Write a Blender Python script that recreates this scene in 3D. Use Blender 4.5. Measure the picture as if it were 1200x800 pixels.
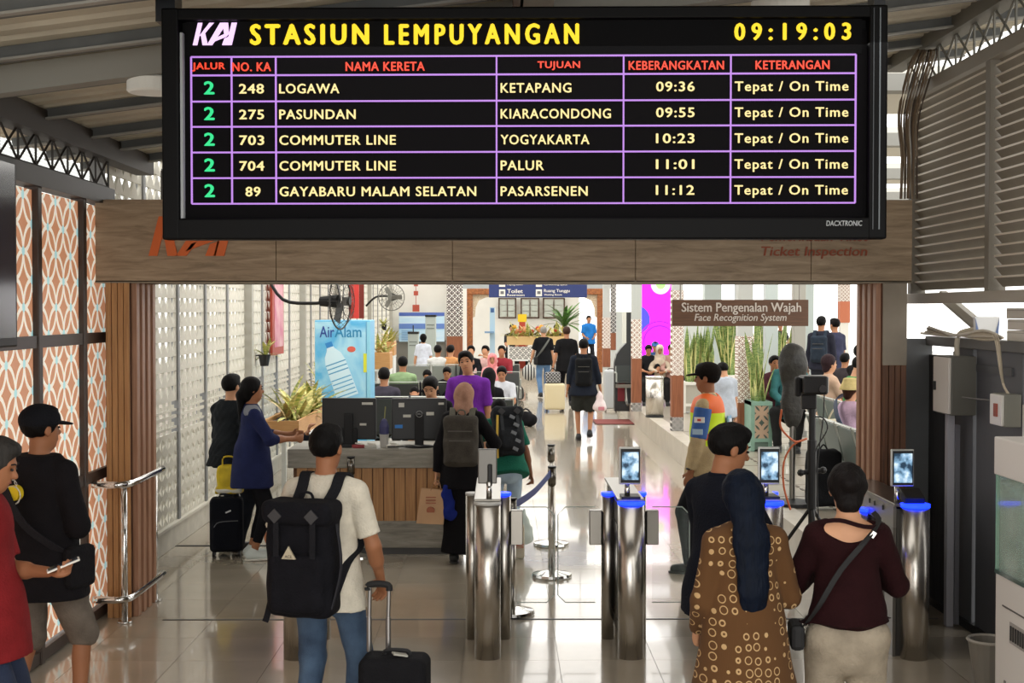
import bpy, bmesh, math, random
import numpy as np
from mathutils import Vector, Matrix, Euler

for o in list(bpy.data.objects): bpy.data.objects.remove(o)
S = bpy.context.scene
COL = S.collection
R = math.radians
random.seed(7)

# ------------------------------------------------------------------ camera, sky, light, exposure
F_PX, CH, VX, VY = 1600.0, 2.2, 588.0, 362.0      # focal length in pixels of a 1200x800 frame, eye height, vanishing point
cam = bpy.data.cameras.new('camera'); cam.lens = 48.0; cam.sensor_width = 36.0; cam.clip_end = 400
co = bpy.data.objects.new('camera', cam); COL.objects.link(co)
co.location = (0, 0, CH)
co.rotation_euler = (R(90) - math.atan(38 / F_PX), 0, -math.atan(12 / F_PX))
S.camera = co

w = bpy.data.worlds.new('sky'); S.world = w; w.use_nodes = True
wn = w.node_tree.nodes; wl = w.node_tree.links
bg = wn['Background']; bg.inputs['Strength'].default_value = 2.0
bg.inputs['Color'].default_value = (1.0, .985, .95, 1)

def area(name, loc, size, power, rot=(0, 0, 0), color=(1, .97, .92)):
    l = bpy.data.lights.new(name, 'AREA'); l.shape = 'RECTANGLE'; l.size, l.size_y = size
    l.energy = power; l.color = color
    o = bpy.data.objects.new(name, l); COL.objects.link(o); o.location = loc; o.rotation_euler = rot
    return o
area('hall_fill_light', (-0.6, 17.0, 3.95), (3.5, 7.0), 115)  # three added fill lights to brighten the hall, not fitted lamps
area('hall_fill_light', (0.5, 27.0, 3.95), (5.0, 9.0), 190)
area('hall_fill_light', (1.0, 38.0, 3.95), (7.0, 10.0), 260)
area('platform_fill_light', (5.0, 20.0, 3.95), (3.0, 12.0), 100)  # added fill over the platform side, no lamp modelled here
area('entrance_fill_light', (0.3, 6.5, 3.35), (3.0, 3.0), 30)  # added downward fill for the gate area, separate from the round lamps
area('forecourt_fill_light', (0, -5.0, 1.6), (7.0, 2.8), 85, (R(98), 0, 0), (1, .96, .9))  # added fill behind the camera, on top of the sky light

S.view_settings.view_transform = 'Standard'; S.view_settings.look = 'None'
S.view_settings.gamma = 1.0; S.view_settings.use_curve_mapping = False
S.view_settings.exposure = 0.35

# ------------------------------------------------------------------ pixel helpers (frame 1200x800, own distance each)
def PX(x, D): return (x - VX) / F_PX * D
def PZ(y, D): return CH - (y - VY) / F_PX * D
def P(x, y, D): return Vector((PX(x, D), D, PZ(y, D)))

# ------------------------------------------------------------------ materials
def hexc(h):
    h = h.lstrip('#'); h = h if len(h) == 6 else ''.join(q * 2 for q in h); c = [int(h[i:i + 2], 16) / 255 for i in (0, 2, 4)]
    return tuple(((v / 12.92) if v <= .04045 else ((v + .055) / 1.055) ** 2.4) for v in c) + (1,)
MC = {}
def mat(hex_, rough=.6, metal=0., emit=0., var=0., vscale=8., bump=0., bscale=60., alpha=1., coat=0., trans=0., stretch=None, spec=.5, sheen=0., hex2=None):
    key = (hex_, rough, metal, emit, var, vscale, bump, bscale, alpha, coat, trans, stretch, spec, sheen, hex2)
    if key in MC: return MC[key]
    m = bpy.data.materials.new('m_' + hex_.lstrip('#')); m.use_nodes = True
    nt = m.node_tree; b = nt.nodes['Principled BSDF']; L = nt.links
    c = hexc(hex_)
    b.inputs['Base Color'].default_value = c
    b.inputs['Roughness'].default_value = rough; b.inputs['Metallic'].default_value = metal
    b.inputs['Alpha'].default_value = alpha; b.inputs['Coat Weight'].default_value = coat
    b.inputs['Transmission Weight'].default_value = trans
    b.inputs['Specular IOR Level'].default_value = spec
    b.inputs['Sheen Weight'].default_value = sheen
    if emit:
        b.inputs['Emission Color'].default_value = c; b.inputs['Emission Strength'].default_value = emit
    if var or bump or hex2:
        tc = nt.nodes.new('ShaderNodeTexCoord'); mp = nt.nodes.new('ShaderNodeMapping')
        L.new(tc.outputs['Object'], mp.inputs['Vector'])
        if stretch: mp.inputs['Scale'].default_value = stretch
    if var or hex2:
        n = nt.nodes.new('ShaderNodeTexNoise'); n.inputs['Scale'].default_value = vscale; n.inputs['Detail'].default_value = 5
        L.new(mp.outputs[0], n.inputs['Vector'])
        r = nt.nodes.new('ShaderNodeValToRGB'); r.color_ramp.elements[0].position = .3; r.color_ramp.elements[1].position = .7
        if hex2:
            r.color_ramp.elements[0].color = hexc(hex2); r.color_ramp.elements[1].color = c
        else:
            r.color_ramp.elements[0].color = tuple(v * (1 - var) for v in c[:3]) + (1,)
            r.color_ramp.elements[1].color = tuple(min(1, v * (1 + var)) for v in c[:3]) + (1,)
        L.new(n.outputs['Fac'], r.inputs['Fac']); L.new(r.outputs['Color'], b.inputs['Base Color'])
    if bump:
        n2 = nt.nodes.new('ShaderNodeTexNoise'); n2.inputs['Scale'].default_value = bscale; n2.inputs['Detail'].default_value = 3
        L.new(mp.outputs[0], n2.inputs['Vector'])
        bp = nt.nodes.new('ShaderNodeBump'); bp.inputs['Strength'].default_value = bump; bp.inputs['Distance'].default_value = .01
        L.new(n2.outputs['Fac'], bp.inputs['Height']); L.new(bp.outputs[0], b.inputs['Normal'])
    MC[key] = m
    return m
def cloth(h, var=.12): return mat(h, .9, var=var, vscale=14, bump=.5, bscale=90, spec=.15)
def plast(h, rough=.45): return mat(h, rough)
STEEL = mat('#b9b4ab', .27, 1.0, var=.12, vscale=30, stretch=(60, 60, 1))
STEELD = mat('#8a867f', .3, 1.0)
CHROME = mat('#d8d8d6', .12, 1.0)
BLACK = mat('#0c0c0e', .5)
BLACKM = mat('#141416', .75)
WHITE = mat('#e9e6df', .55)
def emis(h, s): return mat(h, .5, emit=s)
def glassm(h='#dfeee8', a=.12, rough=.03): return mat(h, rough, alpha=a, spec=.8)

class NT:                                   # tiny node-math helper
    def __init__(s, name):
        s.m = bpy.data.materials.new(name); s.m.use_nodes = True; s.t = s.m.node_tree
        s.b = s.t.nodes['Principled BSDF']
        s.tc = s.t.nodes.new('ShaderNodeTexCoord')
        sp = s.t.nodes.new('ShaderNodeSeparateXYZ'); s.t.links.new(s.tc.outputs['Object'], sp.inputs[0])
        s.x, s.y, s.z = sp.outputs
    def f(s, op, a, b=None, c=None):
        n = s.t.nodes.new('ShaderNodeMath'); n.operation = op
        for i, v in enumerate((a, b, c)):
            if v is None: continue
            if isinstance(v, (int, float)): n.inputs[i].default_value = v
            else: s.t.links.new(v, n.inputs[i])
        return n.outputs[0]
    def mix(s, fac, a, b):
        n = s.t.nodes.new('ShaderNodeMix'); n.data_type = 'RGBA'
        if isinstance(fac, (int, float)): n.inputs[0].default_value = fac
        else: s.t.links.new(fac, n.inputs[0])
        for i, v in ((6, a), (7, b)):
            if isinstance(v, tuple): n.inputs[i].default_value = v
            else: s.t.links.new(v, n.inputs[i])
        return n.outputs[2]
    def link(s, out, name): s.t.links.new(out, s.b.inputs[name])

def kawung(name, ax, pu, pz, base, line, node=None, wdt=.07, emit=0., rough=.5, relief=0.):
    """interlaced-circle pattern in the (ax, z) plane; pu, pz half periods in metres"""
    n = NT(name); A = {'x': n.x, 'y': n.y}[ax]
    a = n.f('DIVIDE', A, pu); c = n.f('DIVIDE', n.z, pz)
    u = n.f('MULTIPLY', n.f('ADD', a, c), .5); v = n.f('MULTIPLY', n.f('SUBTRACT', a, c), .5)
    fu = n.f('FRACT', u); fv = n.f('FRACT', v)
    best = None
    for cx, cy in ((.5, .5), (1.5, .5), (-.5, .5), (.5, 1.5), (.5, -.5)):
        dx = n.f('SUBTRACT', fu, cx); dy = n.f('SUBTRACT', fv, cy)
        d = n.f('SQRT', n.f('ADD', n.f('MULTIPLY', dx, dx), n.f('MULTIPLY', dy, dy)))
        e = n.f('ABSOLUTE', n.f('SUBTRACT', d, .7071))
        best = e if best is None else n.f('MINIMUM', best, e)
    ln = n.f('LESS_THAN', best, wdt)
    colr = n.mix(ln, hexc(base), hexc(line))
    if node:
        hu = n.f('ABSOLUTE', n.f('SUBTRACT', n.f('FRACT', n.f('ADD', u, .5)), .5)); hv = n.f('ABSOLUTE', n.f('SUBTRACT', n.f('FRACT', n.f('ADD', v, .5)), .5))
        near = n.f('LESS_THAN', n.f('ADD', n.f('MULTIPLY', hu, hu), n.f('MULTIPLY', hv, hv)), .016)
        colr = n.mix(near, colr, hexc(node))
    n.link(colr, 'Base Color'); n.b.inputs['Roughness'].default_value = rough
    if emit:
        n.link(colr, 'Emission Color'); n.b.inputs['Emission Strength'].default_value = emit
    return n.m

def woodmat(base, dark, period=.03, ax='x', rough=.5):
    n = NT('wood'); A = {'x': n.x, 'y': n.y, 'z': n.z}[ax]
    no = n.t.nodes.new('ShaderNodeTexNoise'); mp = n.t.nodes.new('ShaderNodeMapping')
    mp.inputs['Scale'].default_value = (40, 40, 2) if ax != 'z' else (3, 3, 60)
    n.t.links.new(n.tc.outputs['Object'], mp.inputs[0]); n.t.links.new(mp.outputs[0], no.inputs['Vector']); no.inputs['Scale'].default_value = 1.5; no.inputs['Detail'].default_value = 4
    r = n.t.nodes.new('ShaderNodeValToRGB'); r.color_ramp.elements[0].position = .35; r.color_ramp.elements[1].position = .65
    r.color_ramp.elements[0].color = hexc(dark); r.color_ramp.elements[1].color = hexc(base)
    n.t.links.new(no.outputs['Fac'], r.inputs[0]); n.link(r.outputs[0], 'Base Color'); n.b.inputs['Roughness'].default_value = rough
    return n.m
WOOD = woodmat('#b98a58', '#a07245'); WOODD = woodmat('#6b4429', '#4d2f1c'); WOODP = woodmat('#c79b68', '#b58755')
SLATW = woodmat('#b08468', '#946a50')

def plankmat(c1, c2, c3):
    """weathered horizontal grain"""
    n = NT('weathered_board'); mp = n.t.nodes.new('ShaderNodeMapping'); mp.inputs['Scale'].default_value = (1.3, 1.3, 11)
    n.t.links.new(n.tc.outputs['Object'], mp.inputs[0])
    no = n.t.nodes.new('ShaderNodeTexNoise'); no.inputs['Scale'].default_value = 2.2; no.inputs['Detail'].default_value = 9; no.inputs['Roughness'].default_value = .65; no.inputs['Distortion'].default_value = .6
    n.t.links.new(mp.outputs[0], no.inputs['Vector'])
    r = n.t.nodes.new('ShaderNodeValToRGB'); e = r.color_ramp.elements; e[0].position = .3; e[1].position = .72
    e[0].color = hexc(c1); e[1].color = hexc(c3); k = e.new(.5); k.color = hexc(c2)
    n.t.links.new(no.outputs['Fac'], r.inputs[0]); n.link(r.outputs[0], 'Base Color'); n.b.inputs['Roughness'].default_value = .6
    return n.m
GREYWOOD = plankmat('#776650', '#97836a', '#b09c82')
MARBLE = plankmat('#6f6c63', '#8d897e', '#a6a196')

# ------------------------------------------------------------------ mesh builder
class MB:
    def __init__(s): s.v = []; s.f = []
    def add(s, vs, fs):
        n = len(s.v); s.v += [tuple(v) for v in vs]; s.f += [tuple(i + n for i in f) for f in fs]; return s
    def box(s, c, d, rot=None):
        hx, hy, hz = d[0] / 2, d[1] / 2, d[2] / 2
        vs = [Vector((x, y, z)) for x in (-hx, hx) for y in (-hy, hy) for z in (-hz, hz)]
        if rot is not None:
            M = rot if isinstance(rot, Matrix) else Euler(rot).to_matrix(); vs = [M @ v for v in vs]
        c = Vector(c); vs = [v + c for v in vs]
        return s.add(vs, [(0, 1, 3, 2), (4, 6, 7, 5), (0, 4, 5, 1), (2, 3, 7, 6), (0, 2, 6, 4), (1, 5, 7, 3)])
    def b2(s, x0, x1, y0, y1, z0, z1): return s.box(((x0 + x1) / 2, (y0 + y1) / 2, (z0 + z1) / 2), (abs(x1 - x0), abs(y1 - y0), abs(z1 - z0)))
    def cyl(s, a, b, ra, rb=None, n=12, cap=True):
        a = Vector(a); b = Vector(b); rb = ra if rb is None else rb
        d = (b - a); q = d.to_track_quat('Z', 'Y').to_matrix()
        vs = []
        for p, r in ((a, ra), (b, rb)):
            for i in range(n):
                t = 2 * math.pi * i / n; vs.append(p + q @ Vector((math.cos(t) * r, math.sin(t) * r, 0)))
        fs = [(i, (i + 1) % n, n + (i + 1) % n, n + i) for i in range(n)]
        if cap: fs += [tuple(range(n - 1, -1, -1)), tuple(range(n, 2 * n))]
        return s.add(vs, fs)
    def tube(s, pts, r, n=8, closed=False):
        pts = [Vector(p) for p in pts]; m = len(pts); rings = []
        rr = r if isinstance(r, (list, tuple)) else [r] * m
        up = Vector((0, 0, 1))
        for i, p in enumerate(pts):
            t = (pts[(i + 1) % m if closed else min(i + 1, m - 1)] - pts[(i - 1) % m if closed else max(i - 1, 0)])
            t = t.normalized() if t.length > 1e-9 else up
            x = t.cross(up if abs(t.z) < .95 else Vector((1, 0, 0))).normalized(); y = t.cross(x)
            rings.append([p + (x * math.cos(2 * math.pi * k / n) + y * math.sin(2 * math.pi * k / n)) * rr[i] for k in range(n)])
        vs = [v for g in rings for v in g]; fs = []
        for i in range(m if closed else m - 1):
            a = i * n; b = ((i + 1) % m) * n
            fs += [(a + k, a + (k + 1) % n, b + (k + 1) % n, b + k) for k in range(n)]
        if not closed: fs += [tuple(range(n - 1, -1, -1)), tuple(range((m - 1) * n, m * n))]
        return s.add(vs, fs)
    def ribbon(s, pts, wd, th, side):
        """flat strap: side vector gives the width direction"""
        pts = [Vector(p) for p in pts]; m = len(pts); vs = []; fs = []
        for i, p in enumerate(pts):
            t = (pts[min(i + 1, m - 1)] - pts[max(i - 1, 0)]).normalized(); sd = Vector(side)
            sd = (sd - t * sd.dot(t)).normalized(); nn = t.cross(sd)
            vs += [p + sd * wd / 2 + nn * th / 2, p - sd * wd / 2 + nn * th / 2, p - sd * wd / 2 - nn * th / 2, p + sd * wd / 2 - nn * th / 2]
        for i in range(m - 1):
            a = 4 * i; fs += [(a + k, a + (k + 1) % 4, a + 4 + (k + 1) % 4, a + 4 + k) for k in range(4)]
        fs += [(3, 2, 1, 0), tuple(range(4 * m - 4, 4 * m))]
        return s.add(vs, fs)
    def lathe(s, prof, c=(0, 0, 0), n=20):
        c = Vector(c); vs = []; m = len(prof)
        for r, z in prof:
            for k in range(n): vs.append(c + Vector((r * math.cos(2 * math.pi * k / n), r * math.sin(2 * math.pi * k / n), z)))
        fs = [(i * n + k, i * n + (k + 1) % n, (i + 1) * n + (k + 1) % n, (i + 1) * n + k) for i in range(m - 1) for k in range(n)]
        fs += [tuple(range(n - 1, -1, -1)), tuple(range((m - 1) * n, m * n))]
        return s.add(vs, fs)
    def ball(s, c, r, n=10):
        r = r if isinstance(r, (tuple, list)) else (r, r, r); c = Vector(c); vs = [c + Vector((0, 0, -r[2]))]; m = max(4, n // 2)
        for i in range(1, m):
            t = math.pi * i / m
            for k in range(n):
                p = 2 * math.pi * k / n; vs.append(c + Vector((r[0] * math.sin(t) * math.cos(p), r[1] * math.sin(t) * math.sin(p), -r[2] * math.cos(t))))
        vs.append(c + Vector((0, 0, r[2]))); fs = [(0, 1 + (k + 1) % n, 1 + k) for k in range(n)]
        for i in range(m - 2):
            a = 1 + i * n; fs += [(a + k, a + (k + 1) % n, a + n + (k + 1) % n, a + n + k) for k in range(n)]
        a = 1 + (m - 2) * n; fs += [(a + k, a + (k + 1) % n, len(vs) - 1) for k in range(n)]
        return s.add(vs, fs)
    def prism(s, poly, y0, y1):
        """polygon in (x,z), extruded along y"""
        n = len(poly); vs = [(x, y0, z) for x, z in poly] + [(x, y1, z) for x, z in poly]
        return s.add(vs, [(i, (i + 1) % n, n + (i + 1) % n, n + i) for i in range(n)] + [tuple(range(n - 1, -1, -1)), tuple(range(n, 2 * n))])
    def mesh(s, name='m', smooth=False):
        me = bpy.data.meshes.new(name); me.from_pydata(s.v, [], s.f)
        bm = bmesh.new(); bm.from_mesh(me); bmesh.ops.recalc_face_normals(bm, faces=bm.faces); bm.to_mesh(me); bm.free()
        if smooth:
            me.polygons.foreach_set('use_smooth', [True] * len(me.polygons))
        return me

def link(name, me, m=None, parent=None, bevel=0, smooth=None, loc=None, rot=None):
    if isinstance(me, MB): me = me.mesh(name, bool(smooth))
    if m is not None and len(me.materials) == 0: me.materials.append(m)
    o = bpy.data.objects.new(name, me); COL.objects.link(o)
    if parent is not None: o.parent = parent
    if loc is not None: o.location = loc
    if rot is not None: o.rotation_euler = rot
    if bevel:
        b = o.modifiers.new('bevel', 'BEVEL'); b.width = bevel; b.segments = 2; b.limit_method = 'ANGLE'; b.angle_limit = R(40)
    if smooth == 'auto' or (bevel and smooth is None):
        pass
    return o
def cylsmooth(o):
    me = o.data; me.polygons.foreach_set('use_smooth', [len(p.vertices) == 4 for p in me.polygons]); return o
def thing(name, label, cat, loc=(0, 0, 0), rz=0, group=None):
    o = bpy.data.objects.new(name, None); COL.objects.link(o); o.empty_display_size = .1
    o.location = loc; o.rotation_euler = (0, 0, rz); o['label'] = label; o['category'] = cat
    if group: o['group'] = group
    return o
def tag(o, label, cat, group=None):
    o['label'] = label; o['category'] = cat
    if group: o['group'] = group
    return o
def struct(o, label=None, cat=None):
    o['kind'] = 'structure'
    if label: o['label'] = label
    if cat: o['category'] = cat
    return o
def sempty(name, label, cat, loc=(0, 0, 0)):
    o = thing(name, label, cat, loc); o['kind'] = 'structure'; return o
def label(o, t): o['label'] = t; return o

TXT = {}
def text_mesh(s, wd=None, ht=None, depth=.002, off=0., shear=0., align='CENTER', space=1.):
    cu = bpy.data.curves.new('t', 'FONT'); cu.body = s; cu.size = 1; cu.shear = shear; cu.space_character = space
    cu.resolution_u = 3
    o = bpy.data.objects.new('t', cu); COL.objects.link(o)
    bpy.context.view_layer.update()
    dg = bpy.context.evaluated_depsgraph_get()
    me = bpy.data.meshes.new_from_object(o.evaluated_get(dg)); bpy.data.objects.remove(o); bpy.data.curves.remove(cu)
    n = len(me.vertices); a = np.empty(n * 3, np.float32); me.vertices.foreach_get('co', a); a = a.reshape(-1, 3)
    lo, hi = a.min(0), a.max(0); sz = hi - lo
    sx = (wd / sz[0]) if wd else (ht / sz[1]); sy = (ht / sz[1]) if ht else sx
    x = (a[:, 0] - (lo[0] + hi[0]) / 2) * sx; z = (a[:, 1] - (lo[1] + hi[1]) / 2) * sy
    a = np.stack([x, np.zeros(n), z], 1)                    # upright, facing -y
    me.vertices.foreach_set('co', a.astype(np.float32).ravel())
    bm = bmesh.new(); bm.from_mesh(me)
    if depth:
        r = bmesh.ops.extrude_face_region(bm, geom=bm.faces[:])
        for v in [g for g in r['geom'] if isinstance(g, bmesh.types.BMVert)]: v.co.y -= depth
        bmesh.ops.recalc_face_normals(bm, faces=bm.faces)
    if off:                                                  # heavier strokes: the same glyphs laid side by side
        src = bm.copy(); b2 = bpy.data.meshes.new('t'); src.to_mesh(b2); src.free(); dx = off * sx * .9
        for oi, (ox, oz) in enumerate(((dx, 0), (-dx, 0), (0, dx * .6), (0, -dx * .6))):
            nv = len(bm.verts); bm.from_mesh(b2); bm.verts.ensure_lookup_table()
            for v in bm.verts[nv:]: v.co.x += ox; v.co.z += oz; v.co.y -= .0005 * (oi + 1)
        bpy.data.meshes.remove(b2)
    bm.to_mesh(me); bm.free(); me.materials.clear()
    return me
def text(name, s, m, parent, loc, wd=None, ht=None, rot=None, **k):
    me = text_mesh(s, wd, ht, **k); me.materials.append(m)
    return link(name, me, None, parent, loc=loc, rot=rot)

# ------------------------------------------------------------------ signed-distance modelling: one continuous surface from blended shapes
def npv(v): return np.array(tuple(v), dtype=np.float32)
class SDF:
    def __init__(s): s.ops = []
    def cone(s, a, b, ra, rb, flat=1., side=(1, 0, 0), k=.02, cuta=False, cutb=False, op='u', off=0):
        s.ops.append((op, 'cone', (Vector(a), Vector(b), ra, rb, flat, Vector(side), cuta, cutb), k)); return s
    def ell(s, c, r, M=None, k=.02, op='u'): s.ops.append((op, 'ell', (Vector(c), r, M), k)); return s
    def box(s, c, h, rd=.01, M=None, k=.01, op='u'): s.ops.append((op, 'box', (Vector(c), h, rd, M), k)); return s
    def cut(s, p, n, k=.004): s.ops.append(('i', 'plane', (Vector(p), Vector(n)), k)); return s
    def fold(s, amp, f=22., seed=0.): s.ops.append(('f', 'fold', (amp, f, seed), 0)); return s
    def mesh(s, h, name='m'):
        lo = np.array([1e9] * 3); hi = -lo
        def bb(t, a):
            if t == 'cone': r = max(a[2], a[3]); A, B = npv(a[0]), npv(a[1]); return np.minimum(A, B) - r, np.maximum(A, B) + r
            if t == 'ell': r = max(a[1]); return npv(a[0]) - r, npv(a[0]) + r
            if t == 'box': r = math.sqrt(sum(x * x for x in a[1])) + .01; return npv(a[0]) - r, npv(a[0]) + r
        for op, t, a, k in s.ops:
            if op == 'u': l, u = bb(t, a); lo = np.minimum(lo, l); hi = np.maximum(hi, u)
        lo = lo - 2.5 * h - .008; hi = hi + 2.5 * h + .008; n = np.ceil((hi - lo) / h).astype(int) + 1
        F = np.full(tuple(n), .3, np.float32)
        ax = [np.float32(lo[i]) + np.arange(n[i], dtype=np.float32) * np.float32(h) for i in range(3)]
        for op, t, a, k in s.ops:
            if t == 'fold':
                X, Y, Z = np.meshgrid(*ax, indexing='ij', sparse=True); amp, f, sd = a
                F += amp * (np.sin(f * (Z + .35 * X) + 2.2 * np.sin(f * .45 * Y + sd) + 1.7 * np.sin(f * .5 * X + sd * 2)) * .6 + .4 * np.sin(f * 1.9 * (Z * .6 - X * .8) + sd + 2 * np.sin(f * .6 * Y)))
                continue
            if t == 'plane':
                X, Y, Z = np.meshgrid(*ax, indexing='ij', sparse=True); p, nn = a
                d = (X - p.x) * nn.x + (Y - p.y) * nn.y + (Z - p.z) * nn.z
                F = np.maximum(F, d.astype(np.float32)); continue
            l, u = bb(t, a); m = .035 + k + h
            i0 = np.clip(((l - m - lo) / h).astype(int), 0, n); i1 = np.clip(((u + m - lo) / h).astype(int) + 2, 0, n)
            if (i1 <= i0).any(): continue
            sl = tuple(slice(i0[i], i1[i]) for i in range(3))
            X, Y, Z = np.meshgrid(*[ax[i][sl[i]] for i in range(3)], indexing='ij', sparse=True)
            if t == 'cone':
                A, B, ra, rb, flat, sd, ca, cb = a
                w = B - A; Ln = w.length
                if Ln < 1e-5: w = Vector((0, 0, 1)); Ln = 1e-5
                w = w / max(Ln, 1e-9); uu = sd - w * sd.dot(w)
                if uu.length < 1e-3: uu = Vector((0, 1, 0)) - w * w.y
                uu.normalize(); vv = w.cross(uu)
                x, y, z = X - A.x, Y - A.y, Z - A.z
                pu = x * uu.x + y * uu.y + z * uu.z; pv = x * vv.x + y * vv.y + z * vv.z; pw = x * w.x + y * w.y + z * w.z
                hh = np.clip(pw / Ln, 0, 1); r = ra + (rb - ra) * hh; e = pw - np.clip(pw, 0, Ln)
                d = np.sqrt(pu ** 2 + (pv / flat) ** 2 + e ** 2) - r
                if flat < 1: d = np.where(d > 0, d * (flat + (1 - flat) * .5), d * flat)
                if cb: d = np.maximum(d, pw - Ln)
                if ca: d = np.maximum(d, -pw)
            elif t == 'ell':
                c, r, M = a; x, y, z = X - c.x, Y - c.y, Z - c.z
                if M is not None:
                    x, y, z = (x * M[0][0] + y * M[1][0] + z * M[2][0], x * M[0][1] + y * M[1][1] + z * M[2][1], x * M[0][2] + y * M[1][2] + z * M[2][2])
                k0 = np.sqrt((x / r[0]) ** 2 + (y / r[1]) ** 2 + (z / r[2]) ** 2); k1 = np.sqrt((x / r[0] ** 2) ** 2 + (y / r[1] ** 2) ** 2 + (z / r[2] ** 2) ** 2) + 1e-6
                d = k0 * (k0 - 1) / k1
            else:
                c, hb, rd, M = a; x, y, z = X - c.x, Y - c.y, Z - c.z
                if M is not None:
                    x, y, z = (x * M[0][0] + y * M[1][0] + z * M[2][0], x * M[0][1] + y * M[1][1] + z * M[2][1], x * M[0][2] + y * M[1][2] + z * M[2][2])
                qx, qy, qz = abs(x) - hb[0] + rd, abs(y) - hb[1] + rd, abs(z) - hb[2] + rd
                d = np.sqrt(np.maximum(qx, 0) ** 2 + np.maximum(qy, 0) ** 2 + np.maximum(qz, 0) ** 2) + np.minimum(np.maximum(np.maximum(qx, qy), qz), 0) - rd
            f = F[sl]; d = d.astype(np.float32)
            if op == 'u':
                hq = np.maximum(k - abs(f - d), 0) / max(k, 1e-6); F[sl] = np.minimum(f, d) - hq * hq * k * .25
            elif op == 's':
                hq = np.maximum(k - abs(f + d), 0) / max(k, 1e-6); F[sl] = np.maximum(f, -d) + hq * hq * k * .25
        return surfnet(F, lo, h, name)

def surfnet(F, lo, h, name):
    Sg = F < 0
    c = [Sg[i:F.shape[0] - 1 + i, j:F.shape[1] - 1 + j, k:F.shape[2] - 1 + k] for i in (0, 1) for j in (0, 1) for k in (0, 1)]
    anyv = c[0].copy(); allv = c[0].copy()
    for q in c[1:]: anyv |= q; allv &= q
    act = anyv & ~allv; I, J, K = np.nonzero(act); N = len(I)
    me = bpy.data.meshes.new(name)
    if N == 0: return me
    val = {}
    for i in (0, 1):
        for j in (0, 1):
            for k in (0, 1): val[(i, j, k)] = F[I + i, J + j, K + k]
    pos = np.zeros((N, 3), np.float32); cnt = np.zeros(N, np.float32)
    for axx in range(3):
        for p in (0, 1):
            for q in (0, 1):
                a = [0, 0, 0]; o = [x for x in range(3) if x != axx]; a[o[0]] = p; a[o[1]] = q; b = a[:]; b[axx] = 1
                fa, fb = val[tuple(a)], val[tuple(b)]; m = (fa < 0) != (fb < 0)
                t = np.where(m, fa / np.where(m, fa - fb, 1), 0)
                pt = np.zeros((N, 3), np.float32); pt[:, 0] = a[0]; pt[:, 1] = a[1]; pt[:, 2] = a[2]; pt[:, axx] = t
                pos += pt * m[:, None]; cnt += m
    pos /= cnt[:, None]; co_ = (np.stack([I, J, K], 1) + pos) * h + lo
    idm = np.full(act.shape, -1, np.int32); idm[act] = np.arange(N)
    quads = []
    nx, ny, nz = F.shape
    for axx in range(3):
        s0 = [slice(1, -1)] * 3; s1 = [slice(1, -1)] * 3; s0[axx] = slice(0, -1); s1[axx] = slice(1, None)
        A = Sg[tuple(s0)]; B = Sg[tuple(s1)]; m = A != B; i, j, k = np.nonzero(m); g = np.stack([i, j, k], 1) + 1; g[:, axx] -= 1
        up = A[i, j, k]; o = [x for x in range(3) if x != axx]
        def cell(p, q):
            e = g.copy(); e[:, o[0]] -= p; e[:, o[1]] -= q; return idm[e[:, 0], e[:, 1], e[:, 2]]
        qd = np.stack([cell(1, 1), cell(0, 1), cell(0, 0), cell(1, 0)], 1)
        flip = up if axx != 1 else ~up
        qd[~flip] = qd[~flip][:, ::-1]; quads.append(qd)
    Q = np.concatenate(quads); Q = Q[(Q >= 0).all(1)]; nq = len(Q)
    me.vertices.add(N); me.vertices.foreach_set('co', co_.astype(np.float32).ravel())
    me.loops.add(nq * 4); me.loops.foreach_set('vertex_index', Q.astype(np.int32).ravel())
    me.polygons.add(nq); me.polygons.foreach_set('loop_start', np.arange(0, nq * 4, 4, dtype=np.int32)); me.polygons.foreach_set('loop_total', np.full(nq, 4, np.int32))
    me.polygons.foreach_set('use_smooth', np.ones(nq, bool))
    me.update(); me.validate()
    return me

# ------------------------------------------------------------------ people
SKIN = {'m': '#b07c5c', 't': '#9a6748', 'd': '#7d4f36', 'l': '#c99674'}
HAIR = '#0b0909'
def ik(a, b, l1, l2, hint):
    d = b - a; L = d.length; mx = (l1 + l2) * .999
    if L > mx: b = a + d * (mx / L); d = b - a; L = mx
    if L < 1e-4: return a + hint * l1, b
    x = (l1 * l1 - l2 * l2 + L * L) / (2 * L); y = math.sqrt(max(l1 * l1 - x * x, 0)); dn = d / L
    hp = hint - dn * hint.dot(dn); hp = hp.normalized() if hp.length > 1e-4 else Vector((0, 1, 0))
    return a + dn * x + hp * y, b

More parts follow.
